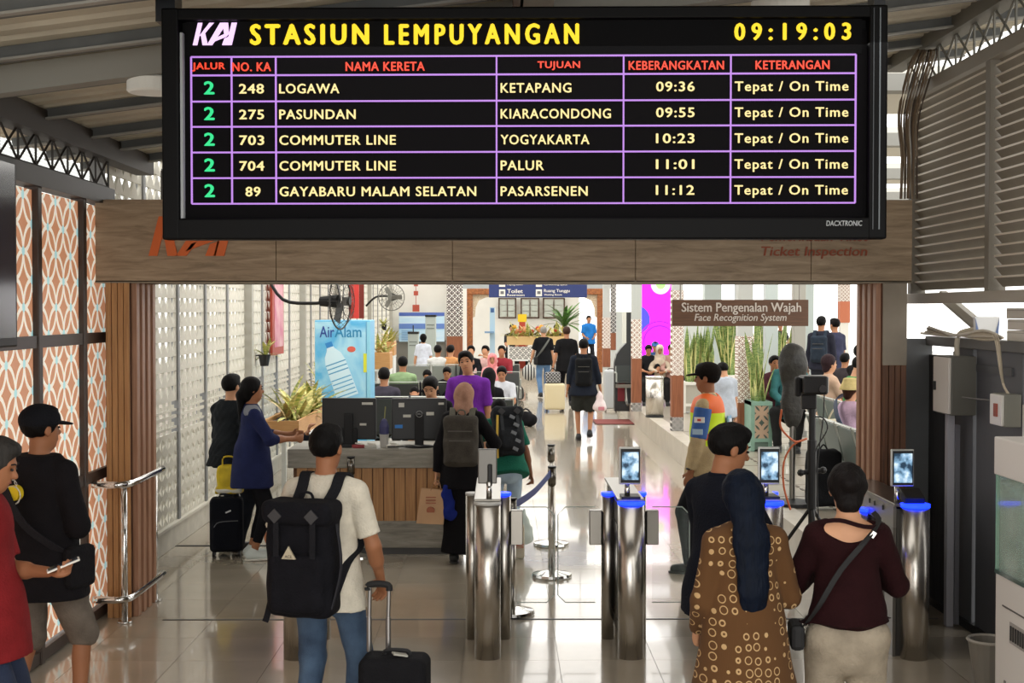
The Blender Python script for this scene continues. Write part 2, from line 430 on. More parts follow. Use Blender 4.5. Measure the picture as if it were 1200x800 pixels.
class Skel:
    pass
def skeleton(H, fem, q):
    s = H / 1.7; k = Skel(); k.s = s; k.fem = fem
    k.pel = Vector(q.get('pel', (0, 0, .92 * s)))
    k.T = (Euler((0, 0, R(q.get('twist', 0)))).to_matrix() @ Euler((-R(q.get('lean', 0)), R(q.get('tilt', 0)), 0)).to_matrix())
    V = lambda x, y, z: k.pel + k.T @ (Vector((x, y, z)) * s)
    k.V = V
    sw = .142 if fem else .166
    k.neck = V(0, -.005, .53); k.sh = {-1: V(-sw, -.005, .448), 1: V(sw, -.005, .448)}
    k.hip = {i: k.pel + Vector((i * .09, 0, -.03)) * s for i in (-1, 1)}
    k.Hm = k.T @ Euler((0, 0, R(q.get('hyaw', 0)))).to_matrix() @ Euler((-R(q.get('hpitch', 0)), R(q.get('hroll', 0)), 0)).to_matrix()
    k.head = k.neck + k.Hm @ (Vector((0, .015, .135)) * s)
    k.el, k.wr, k.kn, k.an, k.hd = {}, {}, {}, {}, {}
    for i, n in ((-1, 'L'), (1, 'R')):
        t = q.get('hand' + n); t = Vector(t) if t else Vector((i * .235 * s, .04 * s, .80 * s)) + (k.pel - Vector((0, 0, .92 * s)))
        hint = Vector(q.get('elbow' + n, (i * .5, -1, -.2)))
        k.el[i], k.wr[i] = ik(k.sh[i], t, .285 * s, .25 * s, hint)
        f = Vector(q.get('foot' + n, (i * .09 * s, 0, .08 * s)))
        k.kn[i], k.an[i] = ik(k.hip[i], f, .43 * s, .42 * s, Vector(q.get('knee' + n, (i * .12, 1, 0))))
        k.hd[i] = Vector(q['hdir' + n]).normalized() if q.get('hdir' + n) else (k.wr[i] - k.el[i]).normalized()
    return k

def body_sdf(k, curl, fine, palm):
    s = k.s; B = SDF(); sd = k.T.col[0]; V = k.V; f = k.fem
    B.cone(V(0, 0, -.06), V(0, 0, .06), .135 * s, .13 * s, .62, sd)
    B.cone(V(0, 0, .06), V(0, .0, .2), .125 * s, (.105 if f else .118) * s, .68, sd, k=.05)
    B.cone(V(0, .0, .2), V(0, 0, .38), (.11 if f else .125) * s, (.125 if f else .148) * s, .62, sd, k=.05)
    B.cone(V(-.09, 0, .43), V(.09, 0, .43), .06 * s, .06 * s, 1, k=.05)
    for i in (-1, 1):
        B.cone(V(0, -.01, .495), k.sh[i], .042 * s, .046 * s, k=.03)
        if f: B.ell(V(i * .06, .075, .34), (.05 * s, .04 * s, .055 * s), k.T, k=.04)
    B.cone(k.neck - k.T.col[2] * .03, k.neck + k.Hm @ Vector((0, .0, .06)) * s, .052 * s, .05 * s, k=.03)
    h = k.head; M = k.Hm; U = lambda x, y, z: h + M @ (Vector((x, y, z)) * s)
    B.ell(U(0, -.012, .028), (.073 * s, .09 * s, .085 * s), M, k=.01)
    B.ell(U(0, .02, -.03), (.058 * s, .066 * s, .083 * s), M, k=.03)
    B.ell(U(0, .045, -.085), (.028 * s, .028 * s, .024 * s), M, k=.025)
    B.cone(U(0, .075, .012), U(0, .097, -.022), .008 * s, .014 * s, k=.012)
    B.cone(U(-.018, .074, -.055), U(.018, .074, -.055), .009 * s, .009 * s, k=.01)
    for i in (-1, 1):
        B.ell(U(i * .029, .09, .008), (.018 * s, .014 * s, .011 * s), M, k=.014, op='s')
        B.cone(U(i * .012, .079, .028), U(i * .042, .068, .028), .008 * s, .007 * s, k=.012)
        B.ell(U(i * .076, -.008, -.004), (.009 * s, .019 * s, .032 * s), M, k=.008)
        B.cone(k.sh[i], k.el[i], .05 * s, .037 * s, k=.03); B.cone(k.el[i], k.wr[i], .039 * s, .024 * s, k=.015)
        B.cone(k.el[i] + (k.wr[i] - k.el[i]) * .1, k.el[i] + (k.wr[i] - k.el[i]) * .45, .036 * s, .037 * s, k=.02)
        B.cone(k.hip[i], k.kn[i], .08 * s, .05 * s, k=.03); B.cone(k.kn[i], k.an[i], .048 * s, .034 * s, k=.01)
        mid = k.kn[i] + (k.an[i] - k.kn[i]) * .3; B.ell(mid - Vector((0, .012 * s, 0)), (.04 * s, .04 * s, .1 * s), None, k=.02)
        B.ell(k.hip[i] + Vector((0, -.045, .0)) * s, (.075 * s, .07 * s, .08 * s), None, k=.04)
        fd = k.foot[i]
        B.cone(k.an[i] + Vector((0, 0, -.03 * s)) - fd * .03 * s, k.an[i] + fd * .12 * s + Vector((0, 0, -.045 * s)), .034 * s, .026 * s, k=.03)
        # hand: palm, four fingers, thumb
        w = k.wr[i]; d = k.hd[i]; pn = Vector(palm.get(i, (-i, 0, 0))); pn = (pn - d * pn.dot(d))
        pn = pn.normalized() if pn.length > .05 else Vector((0, 1, 0)); sdv = d.cross(pn) * 1.0
        if sdv.y < 0 and abs(sdv.y) > .2: sdv = -sdv
        elif abs(sdv.y) <= .2 and sdv.z < 0: sdv = -sdv
        pe = w + d * .085 * s
        B.cone(w, pe, .026 * s, .04 * s, .42, sdv, k=.015)
        c = curl.get(i, .5)
        for j, ln in enumerate((.07, .078, .073, .056)):
            off = (.030 - j * .020) * s; a = w + d * .075 * s + sdv * off; p = a; dirv = d.copy(); L = ln * s
            rr = .0088 * s if fine else .0105 * s
            for q2, fr in enumerate((.42, .33, .25)):
                an = c * (.55 + .35 * q2) + (.12 * j if c < 1 else 0) * .3
                dirv = (dirv * math.cos(an) + pn * math.sin(an)).normalized()
                pn2 = pn
                e = p + dirv * L * fr; B.cone(p, e, rr, rr * .92, k=.004 if fine else .01); p = e
        tb = w + d * .025 * s + sdv * .022 * s; t1 = tb + (d * .6 + sdv * .75 + pn * .3).normalized() * .04 * s
        t2 = t1 + (d * .85 + sdv * .15 + pn * (.35 + c * .5)).normalized() * .032 * s
        B.cone(tb, t1, .013 * s, .0105 * s, k=.008); B.cone(t1, t2, .0105 * s, .009 * s, k=.004)
    return B

def person(label_, D, x=None, X=None, z0=0., rz=0., H=1.65, fem=False, skin='m', hair='short', haircol=HAIR, top=None, bot=None, shoe='#222222',
           pose=None, group=None, vox=None, curl=None, palm=None, sit=False, seat=.43, cat='person', face=True, hat=None, extra=None, feet=True):
    if X is None: X = PX(x, D)
    q = dict(pose or {}); s = H / 1.7; curl = curl or {}; palm = palm or {}
    if sit:
        q.setdefault('pel', (0, 0, seat + .1 * s)); q.setdefault('kneeL', (-.15, .3, 1)); q.setdefault('kneeR', (.15, .3, 1))
        q.setdefault('footL', (-.12, .43 * s, .08 * s)); q.setdefault('footR', (.12, .43 * s, .08 * s))
        q.setdefault('handL', (-.07, .34 * s, seat + .22)); q.setdefault('handR', (.07, .34 * s, seat + .22)); q.setdefault('elbowL', (-1, -.6, -.6)); q.setdefault('elbowR', (1, -.6, -.6))
    k = skeleton(H, fem, q); k.foot = {i: Vector(q.get('toe' + n, (i * .15, 1, 0))).normalized() for i, n in ((-1, 'L'), (1, 'R'))}
    v = vox or max(.0085, min(.024, D * .00098)); fine = D < 9
    root = thing('person', label_, cat, (X, D, z0), R(rz), group); k.root = root; k.rz = R(rz); k.z0 = z0
    sd = k.T.col[0]; V = k.V; up = k.T.col[2]
    me = body_sdf(k, curl, fine, palm).mesh(v if not fine else v * .9, 'body'); me.materials.append(mat(SKIN.get(skin, skin), .55, var=.06, vscale=6, spec=.3)); link('body', me, None, root)
    M = k.Hm; h = k.head; U = lambda a, b, c: h + M @ (Vector((a, b, c)) * s)
    if face and D < 30:
        for i in (-1, 1):
            e = MB().ball((0, 0, 0), (.0125 * s, .008 * s, .0065 * s), 8); o = link('eye', e, mat('#1b1311', .2), root, smooth=True, loc=U(i * .029, .081, .007)); o.rotation_euler = M.to_euler()
            bb = MB().tube([U(i * .012, .088, .029), U(i * .03, .087, .034), U(i * .046, .074, .029)], .0035 * s, 5); link('eyebrow', bb, mat(HAIR, .9), root)
        m_ = MB().tube([U(-.022, .078, -.056), U(0, .087, -.054), U(.022, .078, -.056)], .0045 * s, 5); link('lips', m_, mat('#8a4a40', .5), root)
    # ---- trousers, shorts, skirt
    b = dict(col='#222', cut=1., fit=1.); b.update(bot or {})
    if b.get('kind', 'trousers') == 'trousers':
        G = SDF(); ft = b['fit']
        G.cone(V(0, 0, -.05), V(0, 0, .10), .152 * s * ft ** .5, .14 * s, .70, sd)
        for i in (-1, 1):
            a, kn, an = k.hip[i], k.kn[i], k.an[i]
            G.ell(a + Vector((0, -.045, .0)) * s, (.080 * s, .070 * s, .085 * s), None, k=.04)
            c = b['cut']
            if c <= .5:
                e = a + (kn - a) * (c / .5); G.cone(a, e, .1 * s * ft, (.1 * (1 - c) + .07 * c + .012) * s * ft, k=.03, cutb=True)
            else:
                G.cone(a, kn, .090 * s * ft, .07 * s * ft, k=.03); e = kn + (an - kn) * min(1., (c - .5) / .5) * 1.02
                G.cone(kn, e, .069 * s * ft, (.052 if not b.get('slim') else .043) * s * ft, k=.02, cutb=True)
        G.cut(V(0, 0, .11), up); G.fold(.0035 if fine else .003, 26, D)
        me = G.mesh(v, 'trousers'); me.materials.append(b.get('mat') or cloth(b['col'], .18)); link(b.get('name', 'trousers' if b['cut'] > .55 else 'shorts'), me, None, root)
    else:
        G = SDF(); bt = max(.03, b.get('bottom', .06))
        G.cone(V(0, 0, .1), V(0, 0, -.08), .14 * s, .17 * s, .72, sd, k=.03)
        z1 = Vector((k.pel.x, k.pel.y, bt)) if not sit else Vector((0, .35, .2))
        G.cone(V(0, 0, -.08), z1, .17 * s, .21 * s, .8, sd, k=.05, cutb=True); G.fold(.006, 16, D)
        me = G.mesh(v, 'skirt'); me.materials.append(cloth(b['col'])); link('skirt', me, None, root)
    # ---- top
    t = dict(col='#888', sleeve='short', hem=.12, fit=1.); t.update(top or {})
    G = SDF(); ft = t['fit']; hm = t['hem']
    lowr = .212 * s * ft * max(1, (bot or {}).get('fit', 1)) ** .6
    G.cone(V(0, 0, -hm), V(0, 0, .06), lowr, .180 * s * ft, .86, sd, cuta=True); G.ell(V(0, -.05, -.03), (.15 * s * ft, .088 * s * ft, .1 * s), k.T, k=.05); G.cut(V(0, 0, -hm), -up)
    G.cone(V(0, 0, .06), V(0, 0, .2), .146 * s * ft, (.13 if f_(fem) else .138) * s * ft, .72, sd, k=.05)
    G.cone(V(0, 0, .2), V(0, 0, .38), (.132 if fem else .142) * s * ft, (.145 if fem else .163) * s * ft, .67, sd, k=.05)
    G.cone(V(-.085, -.003, .42), V(.085, -.003, .42), .07 * s, .07 * s, 1, k=.05)
    if fem:
        for i in (-1, 1): G.ell(V(i * .06, .08, .34), (.06 * s, .05 * s, .065 * s), k.T, k=.04)
    nk = t.get('neck', .525)
    for i in (-1, 1):
        G.cone(V(0, -.008, .495), k.sh[i], .052 * s, .056 * s, k=.04)
        if not fem or t.get('sleeve') != 'long': pass
        a, e, wv = k.sh[i], k.el[i], k.wr[i]; sl = t['sleeve']
        if sl == 'short': ee = a + (e - a) * t.get('slen', .82); G.cone(a, ee, .058 * s * ft ** .5, .060 * s * ft, k=.02, cutb=True)
        elif sl == 'long':
            G.cone(a, e, .059 * s * ft ** .5, .053 * s * ft, k=.02); G.cone(e, e + (wv - e) * t.get('slen', .95), .056 * s * ft, .041 * s * ft ** .5, k=.015, cutb=True)
    if t.get('hood'): G.cone(V(-.07, -.085, .47), V(.07, -.085, .47), .06 * s, .06 * s, k=.04); G.cone(V(-.09, .0, .52), V(0, -.1, .5), .035 * s, .05 * s, k=.03); G.cone(V(.09, .0, .52), V(0, -.1, .5), .035 * s, .05 * s, k=.03)
    if t.get('off'):                                  # wide open back neckline
        G.ell(V(0, -.09, .53), (.15 * s, .09 * s, .10 * s), k.T, k=.01, op='s'); G.ell(V(0, .05, .56), (.13 * s, .12 * s, .07 * s), k.T, k=.01, op='s')
    G.cut(V(0, 0, nk + .012), up)
    G.fold(.004 if fine else .0035, t.get('ff', 20), D * 3.1)
    if t.get('puff'): G.fold(.006, 60, 1.)
    me = G.mesh(v, 'top'); me.materials.append(t.get('mat') or cloth(t['col'])); k.top = link(t.get('name', 'shirt'), me, None, root)
    if t.get('collar'):
        C = SDF(); C.cone(k.neck - up * .03 * s, k.neck + up * .02 * s, .068 * s, .058 * s, k=.01, cuta=True, cutb=True); C.ell(k.neck + up * .03 * s + k.T.col[1] * .06 * s, (.03 * s, .04 * s, .04 * s), k=.01, op='s')
        me = C.mesh(v, 'collar'); me.materials.append(cloth(t['collar'])); link('collar', me, None, root)
    # ---- hair and headwear (head frame)
    hc = mat(haircol, .6, var=.3, vscale=40, stretch=(1, 1, .12), bump=.5, bscale=120, spec=.12); G = SDF()
    if hair in ('short', 'bun', 'long', 'bob', 'pony'):
        G.ell(U(0, -.016, .034), (.085 * s, .101 * s, .093 * s), M)
        if hair == 'short': G.ell(U(0, .03, .09), (.06 * s, .06 * s, .035 * s), M, k=.03)
        if hair in ('long', 'bob', 'bun', 'pony'): G.cone(U(0, -.03, 0), U(0, -.045, -.06), .085 * s, .062 * s, .8, M.col[0], k=.03)
        G.ell(U(0, .088, -.022), (.068 * s, .07 * s, .088 * s), M, op='s', k=.01)
        if hair == 'short':
            G.ell(U(0, .0, -.13), (.16 * s, .16 * s, .093 * s), M, op='s', k=.02)
            for i in (-1, 1): G.ell(U(i * .088, -.0, -.02), (.02 * s, .03 * s, .045 * s), M, op='s', k=.008)
        if hair == 'long':
            L = t.get('hairlen', .42); dn = k.T.col[2] * -1; b0 = U(0, -.055, -.03)
            b1 = V(0, -.1, .47) ; b2 = V(t.get('hairx', 0), -.135, .47 - L * .55); b3 = V(t.get('hairx', 0), -.13, .47 - L)
            G.cone(U(0, -.03, .0), b0, .088 * s, .08 * s, .8, M.col[0], k=.03); G.cone(b0, b1, .08 * s, .075 * s, .6, sd, k=.03)
            G.cone(b1, b2, .078 * s, .062 * s, .45, sd, k=.03); G.cone(b2, b3, .062 * s, .022 * s, .5, sd, k=.03)
            G.cone(b1 + sd * .03 * s, b3 + sd * .045 * s + up * .03, .05 * s, .02 * s, .5, sd, k=.02); G.cone(b1 - sd * .03 * s, b3 - sd * .04 * s + up * .07, .05 * s, .015 * s, .5, sd, k=.02)
        if hair == 'bun': G.ell(U(0, -.1, .02), (.045 * s, .04 * s, .045 * s), M, k=.015)
        if hair == 'pony': G.cone(U(0, -.09, .0), U(0, -.11, -.05), .035 * s, .045 * s, k=.02); G.cone(U(0, -.11, -.05), V(0, -.1, .38), .045 * s, .02 * s, k=.02)
        if fine: G.ops.append(('f', 'fold', (.0022, 95, 2.), 0))
        me = G.mesh(v * .9, 'hair'); me.materials.append(hc); link('hair', me, None, root)
    if hair == 'hijab':
        G.ell(U(0, -.01, .02), (.094 * s, .112 * s, .108 * s), M); G.cone(U(0, .0, -.03), k.neck + up * .0, .088 * s, .085 * s, 1, k=.03)
        G.cone(k.neck, V(0, .01, .40), .085 * s, .15 * s, .75, sd, k=.04)
        G.ell(U(0, .1, -.015), (.056 * s, .065 * s, .078 * s), M, op='s', k=.01); G.cut(V(0, 0, .36), -up); G.fold(.004, 40, 3)
        me = G.mesh(v, 'hijab'); me.materials.append(cloth(haircol, .2)); link('hijab', me, None, root)
    if hat:
        kind, hcol = hat; G = SDF()
        if kind == 'cap':
            G.ell(U(0, -.012, .045), (.092 * s, .108 * s, .09 * s), M); G.ell(U(0, 0, -.05), (.2 * s, .2 * s, .085 * s), M, op='s', k=.004)
            G.ell(U(0, -.012, .055), (.094 * s, .108 * s, .075 * s), M, k=.01)
            G.ell(U(0, 0, -.062), (.2 * s, .2 * s, .085 * s), M, op='s', k=.004)
            me = G.mesh(v * .8, 'cap'); me.materials.append(cloth(hcol)); link('cap', me, None, root)
            G = SDF(); G.ell(U(0, .10, .03), (.075 * s, .075 * s, .011 * s), M @ Euler((-.15, 0, 0)).to_matrix()); me = G.mesh(min(v * .7, .008), 'cap_brim'); me.materials.append(cloth(hcol)); link('cap_brim', me, None, root)
        else:
            G.cone(U(0, -.01, .0), U(0, -.01, .10), .135 * s, .088 * s, 1, k=.01, cuta=True); G.cut(U(0, 0, .135), M.col[2])
            me = G.mesh(v, 'bucket_hat'); me.materials.append(cloth(hcol)); link('bucket_hat', me, None, root)
    # ---- shoes
    if feet:
        for i in (-1, 1):
            fd = k.foot[i]; a = k.an[i]; G = SDF(); sdv = Vector((fd.y, -fd.x, 0))
            G.cone(a - fd * .035 * s - Vector((0, 0, .028 * s)), a + fd * .13 * s - Vector((0, 0, .045 * s)), .046 * s, .036 * s, k=.01); G.cone(a - Vector((0, 0, .02 * s)), a + Vector((0, 0, .01)), .042 * s, .042 * s, k=.02)
            G.cut(a - Vector((0, 0, .075 * s)), Vector((0, 0, -1)))
            me = G.mesh(min(v, .014), 'shoe'); me.materials.append(plast(shoe, .6)); so = link('shoe', me, None, root)
            G = SDF(); G.cone(a - fd * .04 * s - Vector((0, 0, .068 * s)), a + fd * .14 * s - Vector((0, 0, .068 * s)), .045 * s, .04 * s, k=.01); G.cut(a - Vector((0, 0, .079 * s)), Vector((0, 0, -1))); G.cut(a - Vector((0, 0, .058 * s)), Vector((0, 0, 1)))
            me = G.mesh(min(v * .7, .01), 'sole'); me.materials.append(plast('#d8d5cc' if b.get('sole') else '#2b2927')); link('sole', me, None, so)
    return k
def f_(b): return b
def wpt(k, v):     # person-local point -> world
    return Vector(k.root.location) + Euler((0, 0, k.rz)).to_matrix() @ Vector(v)
def back_root(k, name, lab, cat='bag', group=None):
    """an Empty sharing the wearer's torso frame"""
    o = thing(name, lab, cat, (0, 0, 0), 0, group); Rz = Euler((0, 0, k.rz)).to_matrix()
    o.location = wpt(k, k.pel); o.rotation_euler = (Rz @ k.T).to_euler(); return o

def backpack(k, lab, col, w=.30, h=.44, d=.15, zc=.24, style='plain', strap=None, vox=.009, scol=None, xoff=0):
    s = k.s; o = back_root(k, 'backpack', lab); m = cloth(col, .2); yb = -(.105 * s + d / 2)
    G = SDF(); G.box((xoff, yb, zc), (w / 2, d / 2, h / 2), .05, k=.02); G.box((xoff, yb - d * .42, zc - h * .18), (w * .42, d * .3, h * .25), .035, k=.015)
    if style == 'hiking': G.box((xoff, yb - .02, zc + h * .42), (w * .52, d * .62, .055), .04, k=.012); G.box((xoff, yb - d * .5, zc - h * .25), (w * .36, d * .3, h * .19), .03, k=.01)
    G.fold(.004, 30, w * 50); me = G.mesh(vox, 'pack_body'); me.materials.append(m); link('pack_body', me, None, o)
    sm = cloth(strap or col); r = s
    for i in (-1, 1):
        pts = [(xoff * .5 + i * .08 * r, yb + .02, zc + h * .44), (i * .09 * r, -.11 * r, .47 * r), (i * .095 * r, -.04 * r, .54 * r), (i * .10 * r, .05 * r, .515 * r), (i * .115 * r, .115 * r, .40 * r), (i * .135 * r, .115 * r, .28 * r), (i * .165 * r, .03 * r, .17 * r), (i * .14 * r, -.09 * r, .10 * r), (xoff + i * w * .42, yb, zc - h * .36)]
        pp = smoothpath(pts); link('shoulder_strap', MB().ribbon(pp, .055 * r, .014, (1, 0, 0)), sm, o)
    link('top_handle', MB().tube(smoothpath([(xoff - .035, yb + d * .3, zc + h * .47), (xoff - .025, yb + d * .2, zc + h * .47 + .05), (xoff + .025, yb + d * .2, zc + h * .47 + .05), (xoff + .035, yb + d * .3, zc + h * .47)]), .007, 6), sm, o)
    zm = mat(scol or '#55524c', .5)
    if style != 'hiking': link('zip', MB().box((xoff, yb - d * .52 - .006, zc + h * .2), (w * .68, .012, .008)), zm, o); link('zip', MB().box((xoff, yb - d * .70 - .006, zc + h * .02), (w * .6, .012, .006)), zm, o)
    else:
        for i in (-1, 1):
            link('compression_strap', MB().box((xoff + i * w * .27, yb - d * .66, zc + h * .2), (.028, .012, h * .5), (0, 0, 0)), cloth(strap or '#232326'), o)
            link('leather_patch', MB().box((xoff + i * w * .27, yb - d * .66 - .018, zc + h * .40), (.05, .01, .05), (0, R(45), 0)), mat('#2d2d30', .5), o)
    return o
def smoothpath(pts, n=4):
    pts = [Vector(p) for p in pts]; out = []
    for i in range(len(pts) - 1):
        p0, p1, p2, p3 = pts[max(i - 1, 0)], pts[i], pts[i + 1], pts[min(i + 2, len(pts) - 1)]
        for j in range(n):
            t = j / n; out.append(.5 * ((2 * p1) + (p2 - p0) * t + (2 * p0 - 5 * p1 + 4 * p2 - p3) * t * t + (3 * p1 - p0 - 3 * p2 + p3) * t ** 3))
    return out + [pts[-1]]

# ================================================================== THE SETTING
XL, XR = -2.87, 3.2                      # glazed wall on the left, service wall on the right
YB = 9.7                                 # front face of the entrance portal
# ---- floor: polished tiles, single pieces near the gates
fl = sempty('floor', 'polished greige floor tiles running from the gates into the hall', 'floor')
def tilemat():
    n = NT('polished_tile'); no = n.t.nodes.new('ShaderNodeTexNoise'); no.inputs['Scale'].default_value = 1.7; no.inputs['Detail'].default_value = 6
    oi = n.t.nodes.new('ShaderNodeObjectInfo'); va = n.t.nodes.new('ShaderNodeVectorMath'); va.operation = 'ADD'
    n.t.links.new(n.tc.outputs['Object'], va.inputs[0]); n.t.links.new(oi.outputs['Random'], va.inputs[1]); n.t.links.new(va.outputs[0], no.inputs['Vector'])
    r = n.t.nodes.new('ShaderNodeValToRGB'); r.color_ramp.elements[0].position = .3; r.color_ramp.elements[1].position = .7
    r.color_ramp.elements[0].color = hexc('#a79c8a'); r.color_ramp.elements[1].color = hexc('#b5aa98')
    n.t.links.new(no.outputs['Fac'], r.inputs[0]); n.link(r.outputs[0], 'Base Color')
    n.b.inputs['Roughness'].default_value = .16; n.b.inputs['Coat Weight'].default_value = .6; n.b.inputs['Coat Roughness'].default_value = .04; n.b.inputs['Specular IOR Level'].default_value = .55
    return n.m
TM = tilemat(); GROUT = mat('#7d7568', .8)
link('screed', MB().b2(-12, 24, -4, 60, -.12, -.006), GROUT, fl)
tme = MB().b2(-.2985, .2985, -.2985, .2985, -.006, 0).mesh('tile'); tme.materials.append(TM)
TX0 = (181 - VX) / (438.0 / CH)         # first joint line
y0 = 7.31
for j in range(14):
    for i in range(-2, 10):
        x = TX0 + .3 + .6 * i
        if x > 3.3 or x < -3.3: continue
        o = bpy.data.objects.new('tile', tme); COL.objects.link(o); o.parent = fl; o.location = (x, y0 + .3 + .6 * j, 0)
ymax = y0 + .6 * 14
def bigtile():
    n = NT('polished_tiles_far'); A = n.f('FRACT', n.f('DIVIDE', n.f('SUBTRACT', n.x, TX0), .6)); Bv = n.f('FRACT', n.f('DIVIDE', n.f('SUBTRACT', n.y, y0), .6))
    e = n.f('MINIMUM', n.f('MINIMUM', A, n.f('SUBTRACT', 1, A)), n.f('MINIMUM', Bv, n.f('SUBTRACT', 1, Bv)))
    n.link(n.mix(n.f('LESS_THAN', e, .006), hexc('#aea391'), hexc('#7d7568')), 'Base Color')
    n.b.inputs['Roughness'].default_value = .16; n.b.inputs['Coat Weight'].default_value = .6; n.b.inputs['Coat Roughness'].default_value = .05; return n.m
BT = bigtile()
link('floor_finish', MB().b2(-3.3, 2.6, ymax, 41.2, -.006, 0), BT, fl); link('floor_finish', MB().b2(-3.3, 3.3, -3, y0, -.006, 0), BT, fl)
link('expansion_joint', MB().b2(-3.1, -1.4, 12.64, 12.69, 0, .004), mat('#1b1a18', .7), fl)
link('expansion_joint', MB().b2(-2.4, 3.1, 9.625, 9.65, 0, .003), mat('#2c2926', .5), fl)
# ---- raised platform (right) and raised end of the hall
TERR = mat('#a39a8b', .35, var=.08, vscale=3, coat=.3); EDGE = mat('#b9b1a3', .4, var=.1, vscale=5)
pf = sempty('platform', 'raised stone seating platform along the right side of the hall', 'platform')
link('deck', MB().b2(2.75, 20, 10.4, 41.2, .0, .325), TERR, pf)
link('edge_stone', MB().b2(2.53, 2.75, 10.4, 41.2, .0, .33), EDGE, pf)
link('deck', MB().b2(-3.3, 20, 41.2, 60, 0, .33), TERR, pf)
for j in range(24): link('joint', MB().b2(2.78, 6, 10.9 + .9 * j, 10.91 + .9 * j, .325, .328), GROUT, pf) if j < 12 else None
for j in range(22): link('groove_tile', MB().box((3.12, 12.2 + .24 * j, .328), (.03, .13, .006)), mat('#5b5348', .7), pf)

# ---- left glazed wall with backlit printed panels
BR = mat('#3a2c24', .45, var=.1)
wl_ = sempty('wall_left', 'backlit orange printed panels in dark brown metal frame', 'wall')
PAN = kawung('backlit_batik_panel', 'y', .150, .17, '#bf8664', '#ece3d2', '#a9d2d4', .062, emit=.5)  # emission stands in for daylight coming through the panels
edges = [3.4, 4.55, 5.7, 6.75, 7.62, 8.44, 9.35, 9.98]
for a, b in zip(edges[:-1], edges[1:]):
    for z0, z1 in ((.1, 1.0), (1.06, 1.97), (2.03, 2.93)):
        link('printed_panel', MB().b2(XL - .03, XL - .01, a + .03, b - .03, z0, z1), PAN, wl_)
for e in edges: link('mullion', MB().b2(XL - .06, XL + .03, e - .035, e + .035, 0, 3.0), BR, wl_, .006)
for a, b in zip(edges[:-1], edges[1:]):
    for z in (.05, 1.03, 2.0): 
        link('rail', MB().b2(XL - .05, XL + .02, a + .03, b - .03, z - .04, z + .035), BR, wl_)
link('header_beam', MB().b2(XL - .08, XL + .05, -1, 10.0, 2.95, 3.07), mat('#241c18', .5), wl_)

# ---- roof over the gates: sloped sheet with purlins
def rz_(x): return 3.34 + .13 * (x - XL)
SHEET = mat('#b9b2a2', .6, .0, var=.12, vscale=3)
_n = SHEET.node_tree; _t = _n.nodes.new('ShaderNodeBsdfTranslucent'); _t.inputs[0].default_value = hexc('#f4ecd8'); _m = _n.nodes.new('ShaderNodeMixShader'); _m.inputs[0].default_value = .10     # translucency added so daylight brightens the roof sheet
_n.links.new(_n.nodes['Principled BSDF'].outputs[0], _m.inputs[1]); _n.links.new(_t.outputs[0], _m.inputs[2]); _n.links.new(_m.outputs[0], _n.nodes['Material Output'].inputs[0])
PURL = mat('#5d5f5e', .6, var=.15, vscale=5)
rf = sempty('ceiling', 'sloped corrugated metal roof on grey purlins', 'ceiling')
mb = MB(); y = 1.2; prof = []
while y < 11.2: prof += [(y, 0), (y + .09, 0), (y + .12, .035), (y + .17, .035)]; y += .2
vs = [(x, p[0], rz_(x) + .09 + p[1]) for x in (XL - .5, XR + .6) for p in prof]; n = len(prof)
mb.add(vs, [(i, i + 1, n + i + 1, n + i) for i in range(n - 1)]); so_ = link('roof_sheet', mb, SHEET, rf); sm_ = so_.modifiers.new('t', 'SOLIDIFY'); sm_.thickness = .01
an = math.atan(.13)
for y in (1.6, 2.5, 3.35, 4.2, 5.05, 5.9, 6.75, 7.6, 8.47, 9.4, 10.1, 10.9):
    L = XR - XL + 1; link('purlin', MB().box(((XL + XR) / 2, y, rz_((XL + XR) / 2) + .05), (L, .06, .07), (0, -an, 0)), PURL, rf)
    link('purlin_lip', MB().box(((XL + XR) / 2, y - .05, rz_((XL + XR) / 2) + .015), (L, .05, .012), (0, -an, 0)), mat('#8d8c86', .5), rf)
link('eaves_beam', MB().b2(XL - .06, XL + .08, 1, 11, 3.27, 3.42), mat('#3a332d', .6), rf)
link('eaves_beam', MB().b2(XR - .12, XR + .02, 1, 11, 4.1, 4.24), mat('#6b6961', .6), rf)
link('rafter', MB().box((.17, 6, rz_(.1) - .02), (.14, 10, .2)), mat('#8b8578', .6), rf)
link('rafter', MB().box((.07, 6, rz_(.1) - .02), (.03, 10, .22)), mat('#5a4638', .6), rf)
link('cross_beam', MB().box(((XL + XR) / 2, 7.12, rz_(.16) + .0), (6.6, .12, .14), (0, -an, 0)), mat('#8d8b83', .6), rf)
# brace rods seen at the upper left
link('brace', MB().tube([P(30, 10, 8.0), P(190, 47, 8.6)], .018, 6), mat('#6a5b4e', .6), rf)
link('brace', MB().box((P(108, 34, 8.2) + P(178, 86, 8.9)) / 2, (.07, (P(108, 34, 8.2) - P(178, 86, 8.9)).length, .07), (P(178, 86, 8.9) - P(108, 34, 8.2)).to_track_quat('Y', 'Z').to_matrix()), mat('#77695c', .6), rf)

